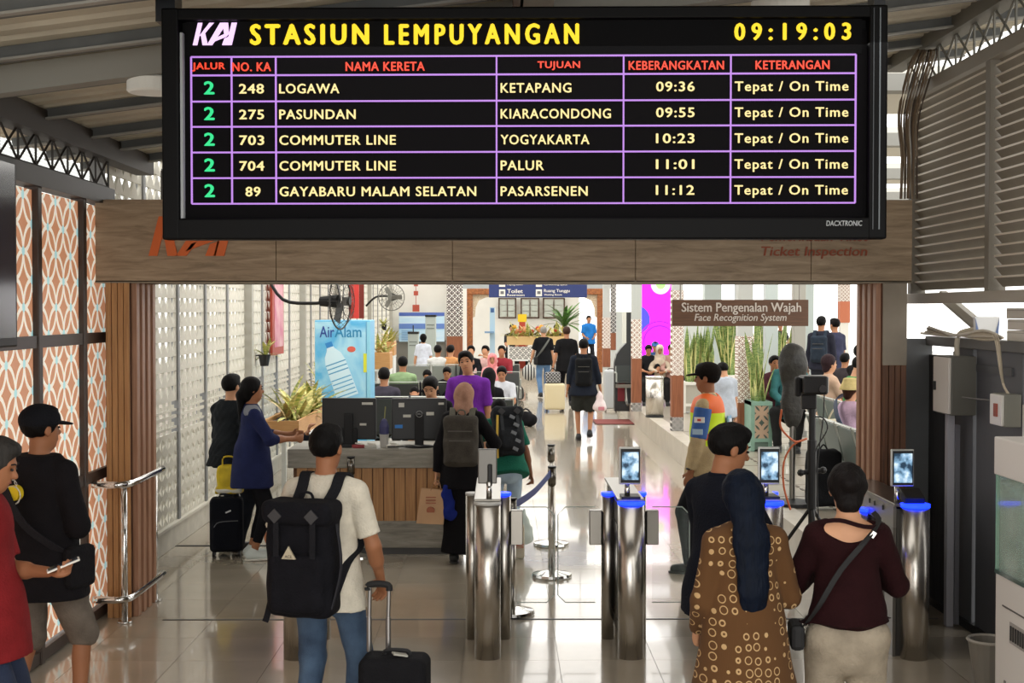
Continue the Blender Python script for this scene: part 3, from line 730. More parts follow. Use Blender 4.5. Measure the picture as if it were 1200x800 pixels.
# ---- lattice trusses: chords, posts and diagonals, each its own bar
def truss(name, lab, a, b, h, n, r, m, parent=None, both=True, rt=None):
    t = thing(name, lab, 'truss', a); a = Vector(a); d = Vector(b) - a; up = Vector((0, 0, h)); rt = rt or r * 1.6
    link('bottom_chord', MB().tube([(0, 0, 0), d], rt, 6), m, t); link('top_chord', MB().tube([up, d + up], rt, 6), m, t)
    for i in range(n + 1): link('web_post', MB().tube([d * (i / n), d * (i / n) + up], r, 5), m, t)
    for i in range(n):
        p, q = d * (i / n), d * ((i + 1) / n)
        link('web_diagonal', MB().tube([p, q + up] if i % 2 == 0 or both else [p + up, q], r, 5), m, t)
        if both: link('web_diagonal', MB().tube([p + up, q], r, 5), m, t)
    return t
TB = mat('#2a241f', .6); TG = mat('#7a7971', .5)
truss('roof_truss', 'dark lattice truss above the orange panels at left', (XL, 3.2, 3.08), (XL, 10.0, 3.08), .21, 22, .008, TB)
truss('roof_truss', 'grey lattice truss above the louvred wall at right', (XR - .05, 3.2, 3.84), (XR - .05, 10.6, 3.84), .28, 20, .009, TG, both=True)
truss('roof_truss', 'dark lattice truss behind the left end of the timber beam', (-3.0, 12.1, 3.12), (3.4, 12.1, 3.12), .30, 24, .011, TB)
t = thing('arch_rib', 'thin curved roof rib behind the left end of the timber beam', 'roof rib', (0, 12.3, 0)); link('curved_bar', MB().tube([(-3.3 + .14 * i, 0, 3.02 + .32 * math.sin(math.pi * i / 24)) for i in range(25)], .012, 6), TB, t)
# neighbouring roof seen through the left truss
nr = sempty('neighbour_roof', 'pale corrugated roof of the building beyond the left truss', 'roof')
mb = MB(); y = 3.0; k_ = 0
while y < 20:
    mb.b2(-9, -4.2, y, y + .42, 3.9 + .0 * k_, 3.93); y += .62; k_ += 1
link('roof_sheet', MB().add([(-4.0, 2, 3.25), (-4.0, 24, 3.25), (-9, 24, 5.4), (-9, 2, 5.4)], [(0, 1, 2, 3)]), mat('#8e9290', .6, var=.1), nr)
for j in range(16): link('roof_rib', MB().box((-6.4, 3 + 1.2 * j, 4.26), (5.4, .25, .05), (0, R(23.3), 0)), mat('#d9dcd8', .5), nr)

# ---- right louvred wall
LV = mat('#8a8377', .5, .2, var=.08, vscale=4); LVD = mat('#7b756a', .55)
wr_ = sempty('wall_right', 'grey metal louvres above a dark service partition', 'wall')
lx = XR - .08
for a, b in ((3.8, 5.4), (5.4, 7.0), (7.0, 8.6), (8.6, 10.25)):
    me = MB().box((0, 0, 0), (.080, b - a - .1, .006), (0, R(48), 0)).mesh('slat'); me.materials.append(LV); lip = MB().box((-.030, 0, .030), (.006, b - a - .1, .012)).mesh('lip'); lip.materials.append(mat('#d9d0c0', .4))  # pale strip paints the bright line of light along each slat edge
    for i in range(22):
        o = bpy.data.objects.new('louvre_slat', me); COL.objects.link(o); o.parent = wr_; o.location = (lx, (a + b) / 2, 2.37 + .066 * i); o2 = bpy.data.objects.new('slat_lit_edge', lip); COL.objects.link(o2); o2.parent = o
    link('louvre_post', MB().b2(lx - .06, lx + .05, a - .03, a + .05, 2.25, 3.82), LVD, wr_, .004)
#link('louvre_backing', MB().b2(lx + .06, lx + .08, 3.8, 10.25, 2.3, 3.82), mat('#3b3732', .8), wr_)
link('louvre_post', MB().b2(lx - .06, lx + .05, 10.2, 10.28, 2.25, 3.82), LVD, wr_, .004)
link('louvre_sill', MB().b2(lx - .07, lx + .08, 3.8, 10.3, 2.24, 2.315), mat('#a59d8f', .5), wr_, .005)
link('louvre_head', MB().b2(lx - .07, lx + .08, 3.8, 10.3, 3.76, 3.85), mat('#8b857a', .5), wr_, .005)
# partition below
PG = mat('#55565a', .55, var=.08, vscale=3); PG2 = mat('#6b6d6e', .55, var=.06); PGD = mat('#232323', .7)
for a, b, m in ((3.5, 5.2, PG), (5.2, 6.9, PG), (6.9, 8.32, PG), (8.36, 9.2, PG), (9.24, 9.62, PG)):
    link('partition_panel', MB().b2(XR, XR + .05, a, b - .03, .06, 1.93), m, wr_, .004)
link('partition_panel', MB().b2(2.98, XR + .02, 10.18, 10.22, .05, 1.98), PG2, wr_)
link('black_gap', MB().b2(XR + .01, XR + .06, 9.6, 9.68, .05, 1.9), PGD, wr_)
mb = MB()
for i in range(9): mb.cyl((XR + .02, 9.72 + .055 * i, .05), (XR + .02, 9.72 + .055 * i, 1.86), .03, n=8)
link('ribbed_sheet', mb, mat('#303132', .6), wr_)
link('top_rail', MB().b2(XR - .03, XR + .08, 3.5, 10.2, 1.93, 2.0), mat('#62615f', .5), wr_, .005)
link('inset_frame', MB().b2(XR - .015, XR, 8.5, 9.9, 1.78, 1.83), mat('#4a4b4d', .5), wr_)
link('skirting', MB().b2(XR - .01, XR + .04, 3.5, 10.2, 0, .06), PGD, wr_)
link('diagonal_strut', MB().tube([(XR + .1, 10.2, 2.3), (XR + .1, 9.2, 2.02)], .045, 6), mat('#9b968b', .6), wr_)
pst = thing('strut', 'pale upright metal channel under the electrical box', 'channel', (3.13, 9.42, 0)); link('web', MB().b2(-.05, .0, -.03, .03, 0, 1.48), mat('#a6a5ab', .45), pst, .003); link('flange', MB().b2(0, .03, -.05, .01, .02, 1.40), mat('#6b6b70', .45), pst)

# ---- entrance portal: timber-look beam and two slatted jambs
bp_ = sempty('trim_1', 'weathered timber-look beam spanning the entrance under the display', 'beam', (0, YB, 0))
for a, b in ((-2.88, -1.6), (-1.6, -.35), (-.35, .95), (.95, 2.2), (2.2, 2.92)):
    for z0, z1 in ((2.39, 2.975),): link('cladding_board', MB().b2(a + .002, b - .002, 0, .02, z0, z1), GREYWOOD, bp_, .003)
link('beam_core', MB().b2(-2.88, 2.92, .02, .62, 2.40, 2.97), GREYWOOD, bp_)
link('beam_soffit', MB().b2(-2.88, 2.92, 0, .64, 2.385, 2.40), mat('#8d8271', .6), bp_)
text('ticket_lettering', 'Ticket Inspection', mat('#8f4324', .6), bp_, (PX(954, YB), -.006, PZ(296, YB)), wd=124 / F_PX * YB, ht=14 / F_PX * YB, depth=.008, off=.015, shear=.15)
text('ticket_lettering', 'Pemeriksaan Tiket', mat('#8f4324', .6), bp_, (PX(954, YB), -.006, PZ(275, YB)), wd=124 / F_PX * YB, ht=15 / F_PX * YB, depth=.008, off=.015)
OR = mat('#d2611c', .5)
def kai(parent, m, cx, cz, wd, ht, dp, name='logo_letter', yy=0.):
    """three slanted angular letters of the operator's mark"""
    def L(polys, x0):
        mb = MB()
        for p in polys: mb.prism([((x0 + q[0] + .12 * q[1]) * wd + cx, (q[1] - .5) * ht + cz) for q in p], yy - dp, yy)
        link(name, mb, m, parent)
    L([[(0, 0), (.10, 0), (.10, 1), (0, 1)], [(.10, .42), (.26, 1), (.36, 1), (.20, .5), (.13, .42)], [(.12, .5), (.2, .6), (.34, 0), (.22, 0)]], -.5)
    L([[(.32, 0), (.44, 0), (.6, .75), (.6, 1), (.5, 1)], [(.6, .75), (.6, 1), (.68, 1), (.74, .62), (.66, .45)], [(.42, .12), (.46, .3), (.78, .62), (.72, .38)]], -.5)
    L([[(.66, 0), (.78, 0), (.78, .38), (.68, .3)], [(.76, 0), (.88, 0), (.88, 1), (.76, 1)]], -.5)
kai(bp_, OR, PX(226, YB), PZ(277, YB), 100 / F_PX * YB, 46 / F_PX * YB, .015)
jl = sempty('trim_2', 'slatted brown timber jamb at the left of the entrance', 'pillar', (-2.725, YB, 0))
def jamb(root, s, low, hi):
    link('jamb_core', MB().b2(-.085, .085, .02, .62, 0, 2.39), mat('#5a3a26', .7), root)
    for i in range(4): link('front_board', MB().b2(-.085 + .0425 * i + .002, -.0425 + .0425 * i - .002, 0, .02, 0, hi), low, root, .003)
    if hi < 2.3: link('upper_cladding', MB().b2(-.085, .085, 0, .02, hi, 2.39), mat('#8b8172', .6, var=.15, vscale=4), root)
    for i in range(4):
        y = .05 + .15 * i; link('slat', MB().b2(s * .085, s * .125, y, y + .075, 0, 2.385), SLATW, root, .004)
jamb(jl, 1, WOOD, 2.385)
jr = sempty('trim_3', 'slatted brown timber jamb at the right of the entrance', 'pillar', (2.80, YB, 0)); jamb(jr, -1, WOODD, 1.80)

# ---- left perforated block wall of the hall
WX = -3.05; BLK = mat('#d0ccbf', .6); MUL = mat('#8b8c8c', .5); PIL = mat('#a9a69c', .6)
wb = sempty('wall_left_hall', 'white pierced ventilation block wall between grey metal posts', 'wall'); wb.name = 'wall_left.001'
link('plinth', MB().b2(WX - .12, WX + .02, 10.3, 41, 0, .21), mat('#c9c5b9', .6, var=.08), wb, .004)
link('plinth_ledge', MB().b2(WX - .12, WX + .05, 10.3, 41, .21, .235), mat('#d8d4c8', .6), wb)
posts = [10.42, 11.6, 12.8, 13.98, 15.1, 16.2, 17.3, 18.4, 19.5, 20.6, 21.7, 22.8, 23.9, 25.0, 26.2, 27.4, 28.6, 29.8, 31, 32.2, 33.4, 34.6, 35.8, 37, 38.2, 39.4, 40.6]
for i, p in enumerate(posts):
    big = i in (5, 9, 13, 18, 23)
    link('post', MB().b2(WX - .07, WX + (.10 if big else .03), p - (.06 if big else .035), p + (.06 if big else .035), .2, 4.2), PIL if big else MUL, wb)
def block(kind, wy, hz):
    """pierced block in the y-z plane, 0.07 thick: rim strips plus solid fins that leave the openings"""
    mb = MB(); t = .012; a, b = wy / 2, hz / 2
    def pr(poly): 
        n = len(poly); vs = [(-t, y, z) for y, z in poly] + [(t, y, z) for y, z in poly]
        mb.add(vs, [(i, (i + 1) % n, n + (i + 1) % n, n + i) for i in range(n)] + [tuple(range(n - 1, -1, -1)), tuple(range(n, 2 * n))])
    if kind == 'tri':
        pr([(-a, -b), (a, -b), (a, -b + .012), (-a, -b + .012)]); pr([(-a, -b + .012), (0, -b + .012), (0 - .012, -b + .03), (-a + .012, b), (-a, b)]); pr([(0, -b + .012), (a, -b + .012), (a, b), (a - .012, b), (.012, -b + .03)]); pr([(-a + .012, b), (a - .012, b), (a - .016, b - .008), (-a + .016, b - .008)])
    elif kind == 'dia':
        pr([(-a, -b), (0, -b), (-a, 0)]); pr([(0, -b), (a, -b), (a, 0)]); pr([(-a, 0), (-a, b), (0, b)]); pr([(a, 0), (a, b), (0, b)]); pr([(-.018, -b * .9), (.018, -b * .9), (.018, b * .9), (-.018, b * .9)])
    else:
        pr([(-a, -b), (a, -b), (a, -b + .015), (-a, -b + .015)]); pr([(-a, b - .015), (a, b - .015), (a, b), (-a, b)]); pr([(-a, -b + .015), (-a + .02, -b + .015), (-a + .02, b - .015), (-a, b - .015)]); pr([(-a + .045, -b + .05), (a, -b + .05), (a, -b + .07), (-a + .045, -b + .07)]); pr([(-.01, -b + .07), (.012, -b + .07), (.012, b - .05), (-.01, b - .05)])
    me = mb.mesh('block'); me.materials.append(BLK); return me
cnt = 0; stuff = MB()
for pi in range(len(posts) - 1):
    a, b = posts[pi] + .035, posts[pi + 1] - .035; nc = 5; wy = (b - a) / nc
    z = .235; r = 0
    while z < 3.6:
        hz = .135 if r != 7 and r != 6 else .16; kind = 'dia' if r < 6 else ('key' if r in (6, 7) else 'tri')
        if r >= 19 and pi > 6: break
        me = block(kind, wy, hz)
        for c in range(nc):
            pos = (WX, a + wy * (c + .5), z + hz / 2)
            if cnt < 300 and z < 2.75:
                o = bpy.data.objects.new('pierced_block', me); COL.objects.link(o); o.parent = wb; o.location = pos; cnt += 1
            else:
                stuff.add([(v.co.x + pos[0], v.co.y + pos[1], v.co.z + pos[2]) for v in me.vertices], [tuple(p.vertices) for p in me.polygons])
        z += hz; r += 1
        if z > 3.4: break
o = link('pierced_blocks', stuff, BLK, wb); o['kind'] = 'stuff'

# ---- hall roof (gaps added between bays to let daylight in), far walls
hr = sempty('ceiling_hall', 'pale hall roof with gaps added to let daylight in', 'ceiling'); hr.name = 'ceiling.001'
CW = mat('#d6d3c8', .7)
for y in range(12, 58, 4): link('roof_bay', MB().b2(-3.3, 9.5, y, y + 2.4, 4.25, 4.33), CW, hr)
for y in range(12, 58, 4): link('roof_beam', MB().b2(-3.3, 9.5, y - .1, y + .1, 4.1, 4.25), mat('#8f8e88', .6), hr)
WW = mat('#e8e5dc', .65, var=.04, vscale=2)
wk = sempty('wall_back', 'white far wall of the waiting hall with dark framed windows', 'wall')
link('wall_panel', MB().b2(-3.3, 2.95, 52, 52.2, .33, 4.2), WW, wk)
link('wall_panel', MB().b2(PX(700, 52), 9.5, 52, 52.2, .33, 2.1), mat('#cfd4d0', .6), wk)
# white partition with posters at the left rear
wp = sempty('wall_side', 'white rear partition behind the blue information posters', 'wall'); link('wall_panel', MB().b2(-3.3, PX(525, 38), 38, 38.2, 0, 4.2), WW, wp)
link('low_wall', MB().b2(PX(455, 37.5), PX(522, 37.5), 37.6, 37.9, 0, PZ(399, 37.6)), mat('#77746c', .6), wp)

# ================================================================== THE DEPARTURE BOARD
BD = 6.0; kp = BD / F_PX
bd = thing('departure_board', 'large black framed LED departure board hanging over the entrance', 'departure board', (PX(612, BD), BD, PZ(147, BD)), R(-1.6))
FR = mat('#020203', .5, spec=.12); FR2 = mat('#15181c', .3)
def bx(x): return (x - 612) * kp
def bz(y): return (147 - y) * kp
link('casing', MB().b2(bx(196), bx(1029), .02, .2, bz(279), bz(14)), FR, bd)
for nm, a in (('frame_rail', (192, 1033, 12, 26)), ('frame_rail', (192, 1033, 256, 281)), ('frame_rail', (192, 212, 12, 281)), ('frame_rail', (1012, 1033, 12, 281))):
    link(nm, MB().b2(bx(a[0]), bx(a[1]), -.045 if a[3] - a[2] < 50 else -.05, .03, bz(a[3]), bz(a[2])), FR, bd, .008)
link('frame_bead', MB().b2(bx(213), bx(216), -.035, .0, bz(256), bz(40)), mat('#8f9396', .35), bd)
link('frame_bead', MB().b2(bx(1023), bx(1024.4), -.056, -.05, bz(270), bz(16)), mat('#5c6368', .35), bd)
link('frame_bead', MB().b2(bx(1016), bx(1017), -.056, -.05, bz(270), bz(16)), mat('#2c3136', .35), bd)
link('led_panel', MB().b2(bx(212), bx(1012), 0, .03, bz(256), bz(38)), mat('#060507', .8, spec=.1), bd)
link('header_panel', MB().b2(bx(218), bx(1006), -.004, 0, bz(66), bz(24)), mat('#09090b', .8, spec=.1), bd)
def led(h, st):
    n = NT('led_' + h); nx_, nz_ = n.f('SINE', n.f('MULTIPLY', n.x, 2 * math.pi / .0057)), n.f('SINE', n.f('MULTIPLY', n.z, 2 * math.pi / .0057))
    st_ = n.f('MULTIPLY_ADD', n.f('MULTIPLY', nx_, nz_), st * .6, st * .95); n.b.inputs['Base Color'].default_value = hexc('#111111'); n.b.inputs['Emission Color'].default_value = hexc(h); n.link(st_, 'Emission Strength'); return n.m
LY, LW, LRd, LG, LP, LV_ = led('#ffd21c', 1.05), led('#ffe49a', .95), led('#ff4020', .95), led('#1fe08a', .9), led('#f3c8ff', 1.1), led('#c88cf0', .8)
cols = [224, 271.5, 323.5, 582, 730, 854.5, 999]; rows = [67, 88.5, 119, 148.5, 178.5, 208.5, 238.5]
for x in cols: link('grid_line', MB().b2(bx(x - .9), bx(x + .9), -.008, 0, bz(rows[-1]), bz(rows[0])), LV_, bd)
for y in rows: link('grid_line', MB().b2(bx(cols[0]), bx(cols[-1]), -.008, 0, bz(y + .9), bz(y - .9)), LV_, bd)
def bt(s, x0, x1, y0, y1, m, off=.012, **k):
    me = text_mesh(s, (x1 - x0) * kp, (y1 - y0) * kp, .004, off, **k); me.materials.append(m)
    return link('lettering', me, None, bd, loc=(bx((x0 + x1) / 2), -.008, bz((y0 + y1) / 2)))
bt('STASIUN', 295, 432, 30, 53, LY, .055, space=1.4); bt('LEMPUYANGAN', 452, 677, 30.5, 53.5, LY, .055, space=1.45)
bt('09:19:03', 859, 992, 31, 50, LY, .045, space=1.6)
kai(bd, LP, bx(252.5), bz(40.5), 52 * kp, 26 * kp, .004, 'logo_letter', -.008)
for s_, a, b in (('JALUR', 226, 264), ('NO. KA', 273, 318), ('NAMA KERETA', 406, 498), ('TUJUAN', 630, 679), ('KEBERANGKATAN', 736, 846), ('KETERANGAN', 883, 968)): bt(s_, a, b, 74, 84, LRd, .028, space=1.1)
for i, (no, nm, de, tm) in enumerate((('248', 'LOGAWA', 'KETAPANG', '09:36'), ('275', 'PASUNDAN', 'KIARACONDONG', '09:55'), ('703', 'COMMUTER LINE', 'YOGYAKARTA', '10:23'), ('704', 'COMMUTER LINE', 'PALUR', '11:01'), ('89', 'GAYABARU MALAM SELATAN', 'PASARSENEN', '11:12'))):
    y = 104 + 30 * i; W1 = {'LOGAWA': 398, 'PASUNDAN': 417, 'COMMUTER LINE': 464, 'GAYABARU MALAM SELATAN': 558}[nm]; W2 = {'KETAPANG': 669, 'KIARACONDONG': 715, 'YOGYAKARTA': 690, 'PALUR': 637, 'PASARSENEN': 688}[de]
    bt('2', 240, 251, y - 8, y + 6.5, LG, .03); bt(no, 281 if len(no) == 3 else 288, 309.5 if len(no) == 3 else 305, y - 5, y + 6, LW, .02, space=1.1)
    bt(nm, 328, W1, y - 5, y + 6, LW, .02, space=1.12); bt(de, 587, W2, y - 5, y + 6, LW, .02, space=1.12); bt(tm, 768, 812, y - 6, y + 5, LW, .02, space=1.12)
    bt('Tepat / On Time', 859, 990, y - 6, y + 8.5, LW, .016, space=1.15)
GL = mat('#a9adb0', .4)
me = text_mesh('DACXTRONIC', 41 * kp, 6 * kp, .002, .01, .1); me.materials.append(GL); label(link('maker_lettering', me, None, bd, loc=(bx(984), -.048, bz(263))), 'small pale maker lettering on the lower right frame')
for x0, x1, y0, y1 in ((182, 205, -60, 25), (1020, 1033, -60, 14)):
    link('hanger_bracket', MB().b2(bx(x0), bx(x1), .0, .12, bz(y1), bz(y0)), FR2, bd)
# cables beside the board
cb = thing('cable_bundle', 'bundle of brown and grey cables hanging right of the display', 'cables', (PX(1046, 10.1), 9.66, 2.98))
for i in range(9):
    x = -.06 + .014 * i; link('cable', MB().tube(smoothpath([(x + .012 * math.sin(i * 2), .02 * math.cos(i), 0), (x + .02 * math.sin(i * 3.1), .0, .3), (x * 1.3, .02, .6), (x + .08 + .01 * i, .1, .95 + .01 * i), (x + .2, .3, 1.1)]), .007 if i % 3 else .011, 5), mat(('#6d5a45', '#8a7a66', '#4a3c30')[i % 3], .6), cb)

# ================================================================== LAMPS, SIGNS, SCREENS
def ceil_lamp(x, y, D, lab, r=.16):
    p = P(x, y, D); t = thing('ceiling_lamp', lab, 'lamp', p); link('shade', cyl_(MB().lathe([(r * .9, -.04), (r, -.03), (r, .03), (r * .6, .05), (.02, .07)], n=24)), mat('#cfccc2', .5, emit=.12), t); link('hanger', MB().cyl((0, 0, .06), (0, 0, .14), .01), BLACK, t)
def cyl_(mb): return mb
ceil_lamp(181, 102, 7.2, 'round white ceiling lamp half hidden behind the left end of the display', .13)
ceil_lamp(913, 10, 7.6, 'round white ceiling lamp peeping over the top of the display', .16)

t = thing('hanging_sign', 'brown wooden face recognition sign hanging at the right of the hall', 'sign', (PX(868, 13.5), 13.5, PZ(366.5, 13.5))); q = 13.5 / F_PX
link('board', MB().b2(-80 * q, 80 * q, 0, .05, -15.5 * q, 15.5 * q), woodmat('#6d4a31', '#5c3c27', ax='z'), t, .004)
SL = mat('#d9cfc4', .5)
text('lettering', 'Sistem Pengenalan Wajah', SL, t, (1 * q, -.002, 5 * q), wd=140 * q, ht=14 * q, depth=.006, off=.02); text('lettering', 'Face Recognition System', SL, t, (0, -.002, -6.5 * q), wd=108 * q, ht=11 * q, depth=.006, off=.012, shear=.2)
for i in (-1, 1): link('hanger_rod', MB().cyl((i * 70 * q, .025, 15 * q), (i * 70 * q, .025, 2.1), .008), STEELD, t)
t = thing('hanging_sign', 'navy direction sign for toilets and waiting room far down the hall', 'sign', (PX(630.5, 27), 27, PZ(334, 27))); q = 27 / F_PX
link('board', MB().b2(-57.5 * q, 57.5 * q, 0, .08, -14.5 * q, 14.5 * q), mat('#27366f', .5), t, .01)
for s_, x0, x1, y0, y1 in (('Toilet', -36, -18, 3.5, 9.5), ('Restroom', -36, -16, -1.5 - .5, 1.2), ('Ruang Tunggu', 7, 37, 3.5, 9.5), ('Waiting Room', 7, 28, -2, 1.2), ('Playing Room', -36, -18, -13.6 + 27 - 3.6, 27 - 13.8), ('Co-working Space', 7, 34, 27 - 17, 27 - 13.8)):
    zc = -(y0 + y1) / 2
    if s_ in ('Toilet', 'Ruang Tunggu'): zc = -7 * 1.0 - 0 + 0
    if s_ in ('Restroom', 'Waiting Room'): zc = -11.5
    if s_ in ('Playing Room', 'Co-working Space'): zc = .5
    text('lettering', s_, WHITE, t, ((x0 + x1) / 2 * q, -.002, zc * q), wd=(x1 - x0) * q, ht=(4.5 if s_ in ('Toilet', 'Ruang Tunggu') else 2.6) * q, depth=.005, off=.02)
for x, z in ((-42, -9), (-42, 2), (1, -9), (1, 2)): link('pictogram', MB().b2((x - 3.6) * q, (x + 3.6) * q, -.008, 0, (z - 4) * q, (z + 4) * q), WHITE, t); link('pictogram_mark', MB().b2((x - 2) * q, (x + 2) * q, -.012, -.008, (z - 1.5) * q, (z + 2) * q), mat('#6d6d70', .5), t)
link('arrow', MB().b2(-50 * q, -49 * q, -.008, 0, 1 * q, 8 * q), WHITE, t)
for i in (-1, 1): link('hanger_rod', MB().cyl((i * 50 * q, .04, 14 * q), (i * 50 * q, .04, 1.62), .012), STEELD, t)

# TV at the left edge
t = thing('wall_screen', 'black wall mounted screen cut by the left edge of the frame', 'screen', (-2.62, 6.85, 2.5)); link('housing', MB().b2(-.08, .05, -.7, .42, -.5, .5), BLACK, t, .01); link('display', MB().b2(.05, .055, -.66, .38, -.45, .46), mat('#1c2338', .15), t); link('wall_arm', MB().b2(-.16, -.08, -.2, .0, -.1, .1), BLACKM, t)

# magenta LED screen
n = NT('magenta_screen'); 
dx = n.f('SUBTRACT', n.x, .1); dz = n.f('SUBTRACT', n.z, -.55); d1 = n.f('SQRT', n.f('ADD', n.f('MULTIPLY', dx, dx), n.f('MULTIPLY', dz, dz)))
dx2 = n.f('SUBTRACT', n.x, -.45); dz2 = n.f('SUBTRACT', n.z, -.05); d2 = n.f('SQRT', n.f('ADD', n.f('MULTIPLY', dx2, dx2), n.f('MULTIPLY', dz2, dz2)))
dx3 = n.f('SUBTRACT', n.x, .12); dz3 = n.f('SUBTRACT', n.z, .75); d3 = n.f('SQRT', n.f('ADD', n.f('MULTIPLY', dx3, dx3), n.f('MULTIPLY', dz3, dz3)))
c_ = n.mix(n.f('LESS_THAN', d2, .33), hexc('#f518e8'), hexc('#3c3cf5')); ring = n.f('LESS_THAN', n.f('ABSOLUTE', n.f('SUBTRACT', d1, .36)), .022); ring2 = n.f('LESS_THAN', n.f('ABSOLUTE', n.f('SUBTRACT', d1, .46)), .018)
c_ = n.mix(ring, c_, hexc('#8a10c8')); c_ = n.mix(ring2, c_, hexc('#8a10c8')); c_ = n.mix(n.f('LESS_THAN', d3, .22), c_, hexc('#ffb0e8')); c_ = n.mix(n.f('LESS_THAN', d3, .11), c_, hexc('#8fd070'))
n.link(c_, 'Emission Color'); n.b.inputs['Emission Strength'].default_value = 1.25; n.link(c_, 'Base Color')
t = thing('video_wall', 'glowing magenta LED screen with blue disc behind the pillars', 'screen', (PX(768, 31), 31, PZ(372, 31))); q = 31 / F_PX
link('display', MB().b2(-22 * q, 21 * q, -.01, 0, -48 * q, 44 * q), n.m, t); link('cabinet', MB().b2(-24 * q, 23 * q, 0, .15, -50 * q, 46 * q), mat('#d8d4dd', .5), t); link('base_leg', MB().b2(-18 * q, -15 * q, 0, .1, -1.65, -50 * q), BLACK, t); link('base_leg', MB().b2(15 * q, 18 * q, 0, .1, -1.65, -50 * q), BLACK, t)

# blue drinks fridge banner
n = NT('banner_print'); bl = n.t.nodes.new('ShaderNodeTexNoise'); bl.inputs['Scale'].default_value = 2.2; bl.inputs['Detail'].default_value = 5; bl.inputs['Distortion'].default_value = 1.2; n.t.links.new(n.tc.outputs['Object'], bl.inputs[0])
r_ = n.t.nodes.new('ShaderNodeValToRGB'); r_.color_ramp.elements[0].color = hexc('#59b4e4'); r_.color_ramp.elements[1].color = hexc('#b5e4f5'); r_.color_ramp.elements[0].position = .35; r_.color_ramp.elements[1].position = .68; n.t.links.new(bl.outputs['Fac'], r_.inputs[0]); n.link(r_.outputs[0], 'Base Color'); n.b.inputs['Roughness'].default_value = .35
D_ = 17.2; q = D_ / F_PX
t = thing('drinks_cabinet', 'light blue drinks cabinet printed with a water bottle', 'drinks cabinet', (PX(400, D_), D_, 0)); zt = PZ(375, D_)
link('body', MB().b2(-31 * q, 34 * q, 0, .6, .06, zt), mat('#6bb8dd', .4), t, .01); link('printed_front', MB().b2(-30.5 * q, 29 * q, -.012, 0, .1, zt - .02), n.m, t); link('door_edge', MB().b2(30 * q, 34 * q, -.02, 0, .1, zt - .02), mat('#8fcfe6', .4), t); link('yellow_strip', MB().b2(26 * q, 30 * q, -.016, -.012, PZ(436, D_), PZ(414, D_)), mat('#d6d93a', .5), t)
link('foot_base', MB().b2(-30 * q, 33 * q, .03, .57, 0, .06), BLACK, t)
AB = mat('#2b4a9c', .4); text('lettering', 'Air', AB, t, (-16.5 * q, -.013, PZ(388.5, D_)), wd=17 * q, ht=13 * q, depth=.003, off=.01); text('lettering', 'Alam', mat('#1f86b8', .4), t, (8.2 * q, -.013, PZ(388.5, D_)), wd=31 * q, ht=13 * q, depth=.003, off=.01)
BT_ = mat('#d3eefa', .3); mb = MB()
ax_ = lambda s_, a: ((-14 + s_ * 22) * q, PZ(400 + s_ * 62, D_)) 
dirx, dirz = 22, -62; ln = math.hypot(dirx, dirz); ux, uz = dirx / ln, dirz / ln; nx2, nz2 = -uz, ux
def bott(ss, ws):
    L_, R_ = [], []
    for s_, w_ in zip(ss, ws):
        cx, cz = (-15 + ux * s_) * q, PZ(401, D_) + uz * s_ * q; L_.append((cx - nx2 * w_ * q, cz - nz2 * w_ * q)); R_.append((cx + nx2 * w_ * q, cz + nz2 * w_ * q))
    return L_ + R_[::-1]
link('bottle_cap_print', MB().prism(bott([0, 6], [4, 4]), -.018, -.012), mat('#2f86cc', .4), t)
link('bottle_print', MB().prism(bott([6, 9, 16, 24, 40, 68], [4, 5, 10, 12, 12.5, 13]), -.016, -.012), BT_, t)
for s_ in (25, 30, 35, 44, 49, 54, 59, 64): link('bottle_ring_print', MB().prism(bott([s_, s_ + 1.3], [12, 12.2]), -.019, -.016), mat('#5aa9d2' if s_ > 40 else '#4a9cc8', .4), t)
link('red_badge_print', MB().prism([((12 + 5 * math.cos(a_ * .52)) * q, PZ(409, D_) + 3.5 * math.sin(a_ * .52) * q) for a_ in range(12)], -.016, -.012), mat('#d8604e', .4), t)

# ================================================================== GATES
BLUE = emis('#1430ff', 3.2); BRUSH = NT('brushed_steel'); BRUSH.b.inputs['Metallic'].default_value = 1; BRUSH.b.inputs['Roughness'].default_value = .26; BRUSH.b.inputs['Base Color'].default_value = hexc('#cbc6be'); BRUSH.b.inputs['Anisotropic'].default_value = .5
no_ = BRUSH.t.nodes.new('ShaderNodeTexNoise'); mp_ = BRUSH.t.nodes.new('ShaderNodeMapping'); mp_.inputs['Scale'].default_value = (3, 3, 260); BRUSH.t.links.new(BRUSH.tc.outputs['Object'], mp_.inputs[0]); BRUSH.t.links.new(mp_.outputs[0], no_.inputs[0]); bp2 = BRUSH.t.nodes.new('ShaderNodeBump'); bp2.inputs['Strength'].default_value = .01; BRUSH.t.links.new(no_.outputs['Fac'], bp2.inputs['Height']); BRUSH.link(bp2.outputs[0], 'Normal'); BRUSH = BRUSH.m
n = NT('tablet_view'); ns = n.t.nodes.new('ShaderNodeTexNoise'); ns.inputs['Scale'].default_value = 16; ns.inputs['Detail'].default_value = 4; n.t.links.new(n.tc.outputs['Object'], ns.inputs[0]); rr_ = n.t.nodes.new('ShaderNodeValToRGB'); e_ = rr_.color_ramp.elements; e_[0].position = .38; e_[0].color = hexc('#20384c'); e_[1].position = .62; e_[1].color = hexc('#d5e8f4'); k_ = e_.new(.5); k_.color = hexc('#7fa6c4'); n.t.links.new(ns.outputs['Fac'], rr_.inputs[0]); n.link(rr_.outputs[0], 'Emission Color'); n.b.inputs['Emission Strength'].default_value = 1.; n.b.inputs['Base Color'].default_value = (0, 0, 0, 1); TABV = n.m
FG = glassm('#8fa39a', .07)
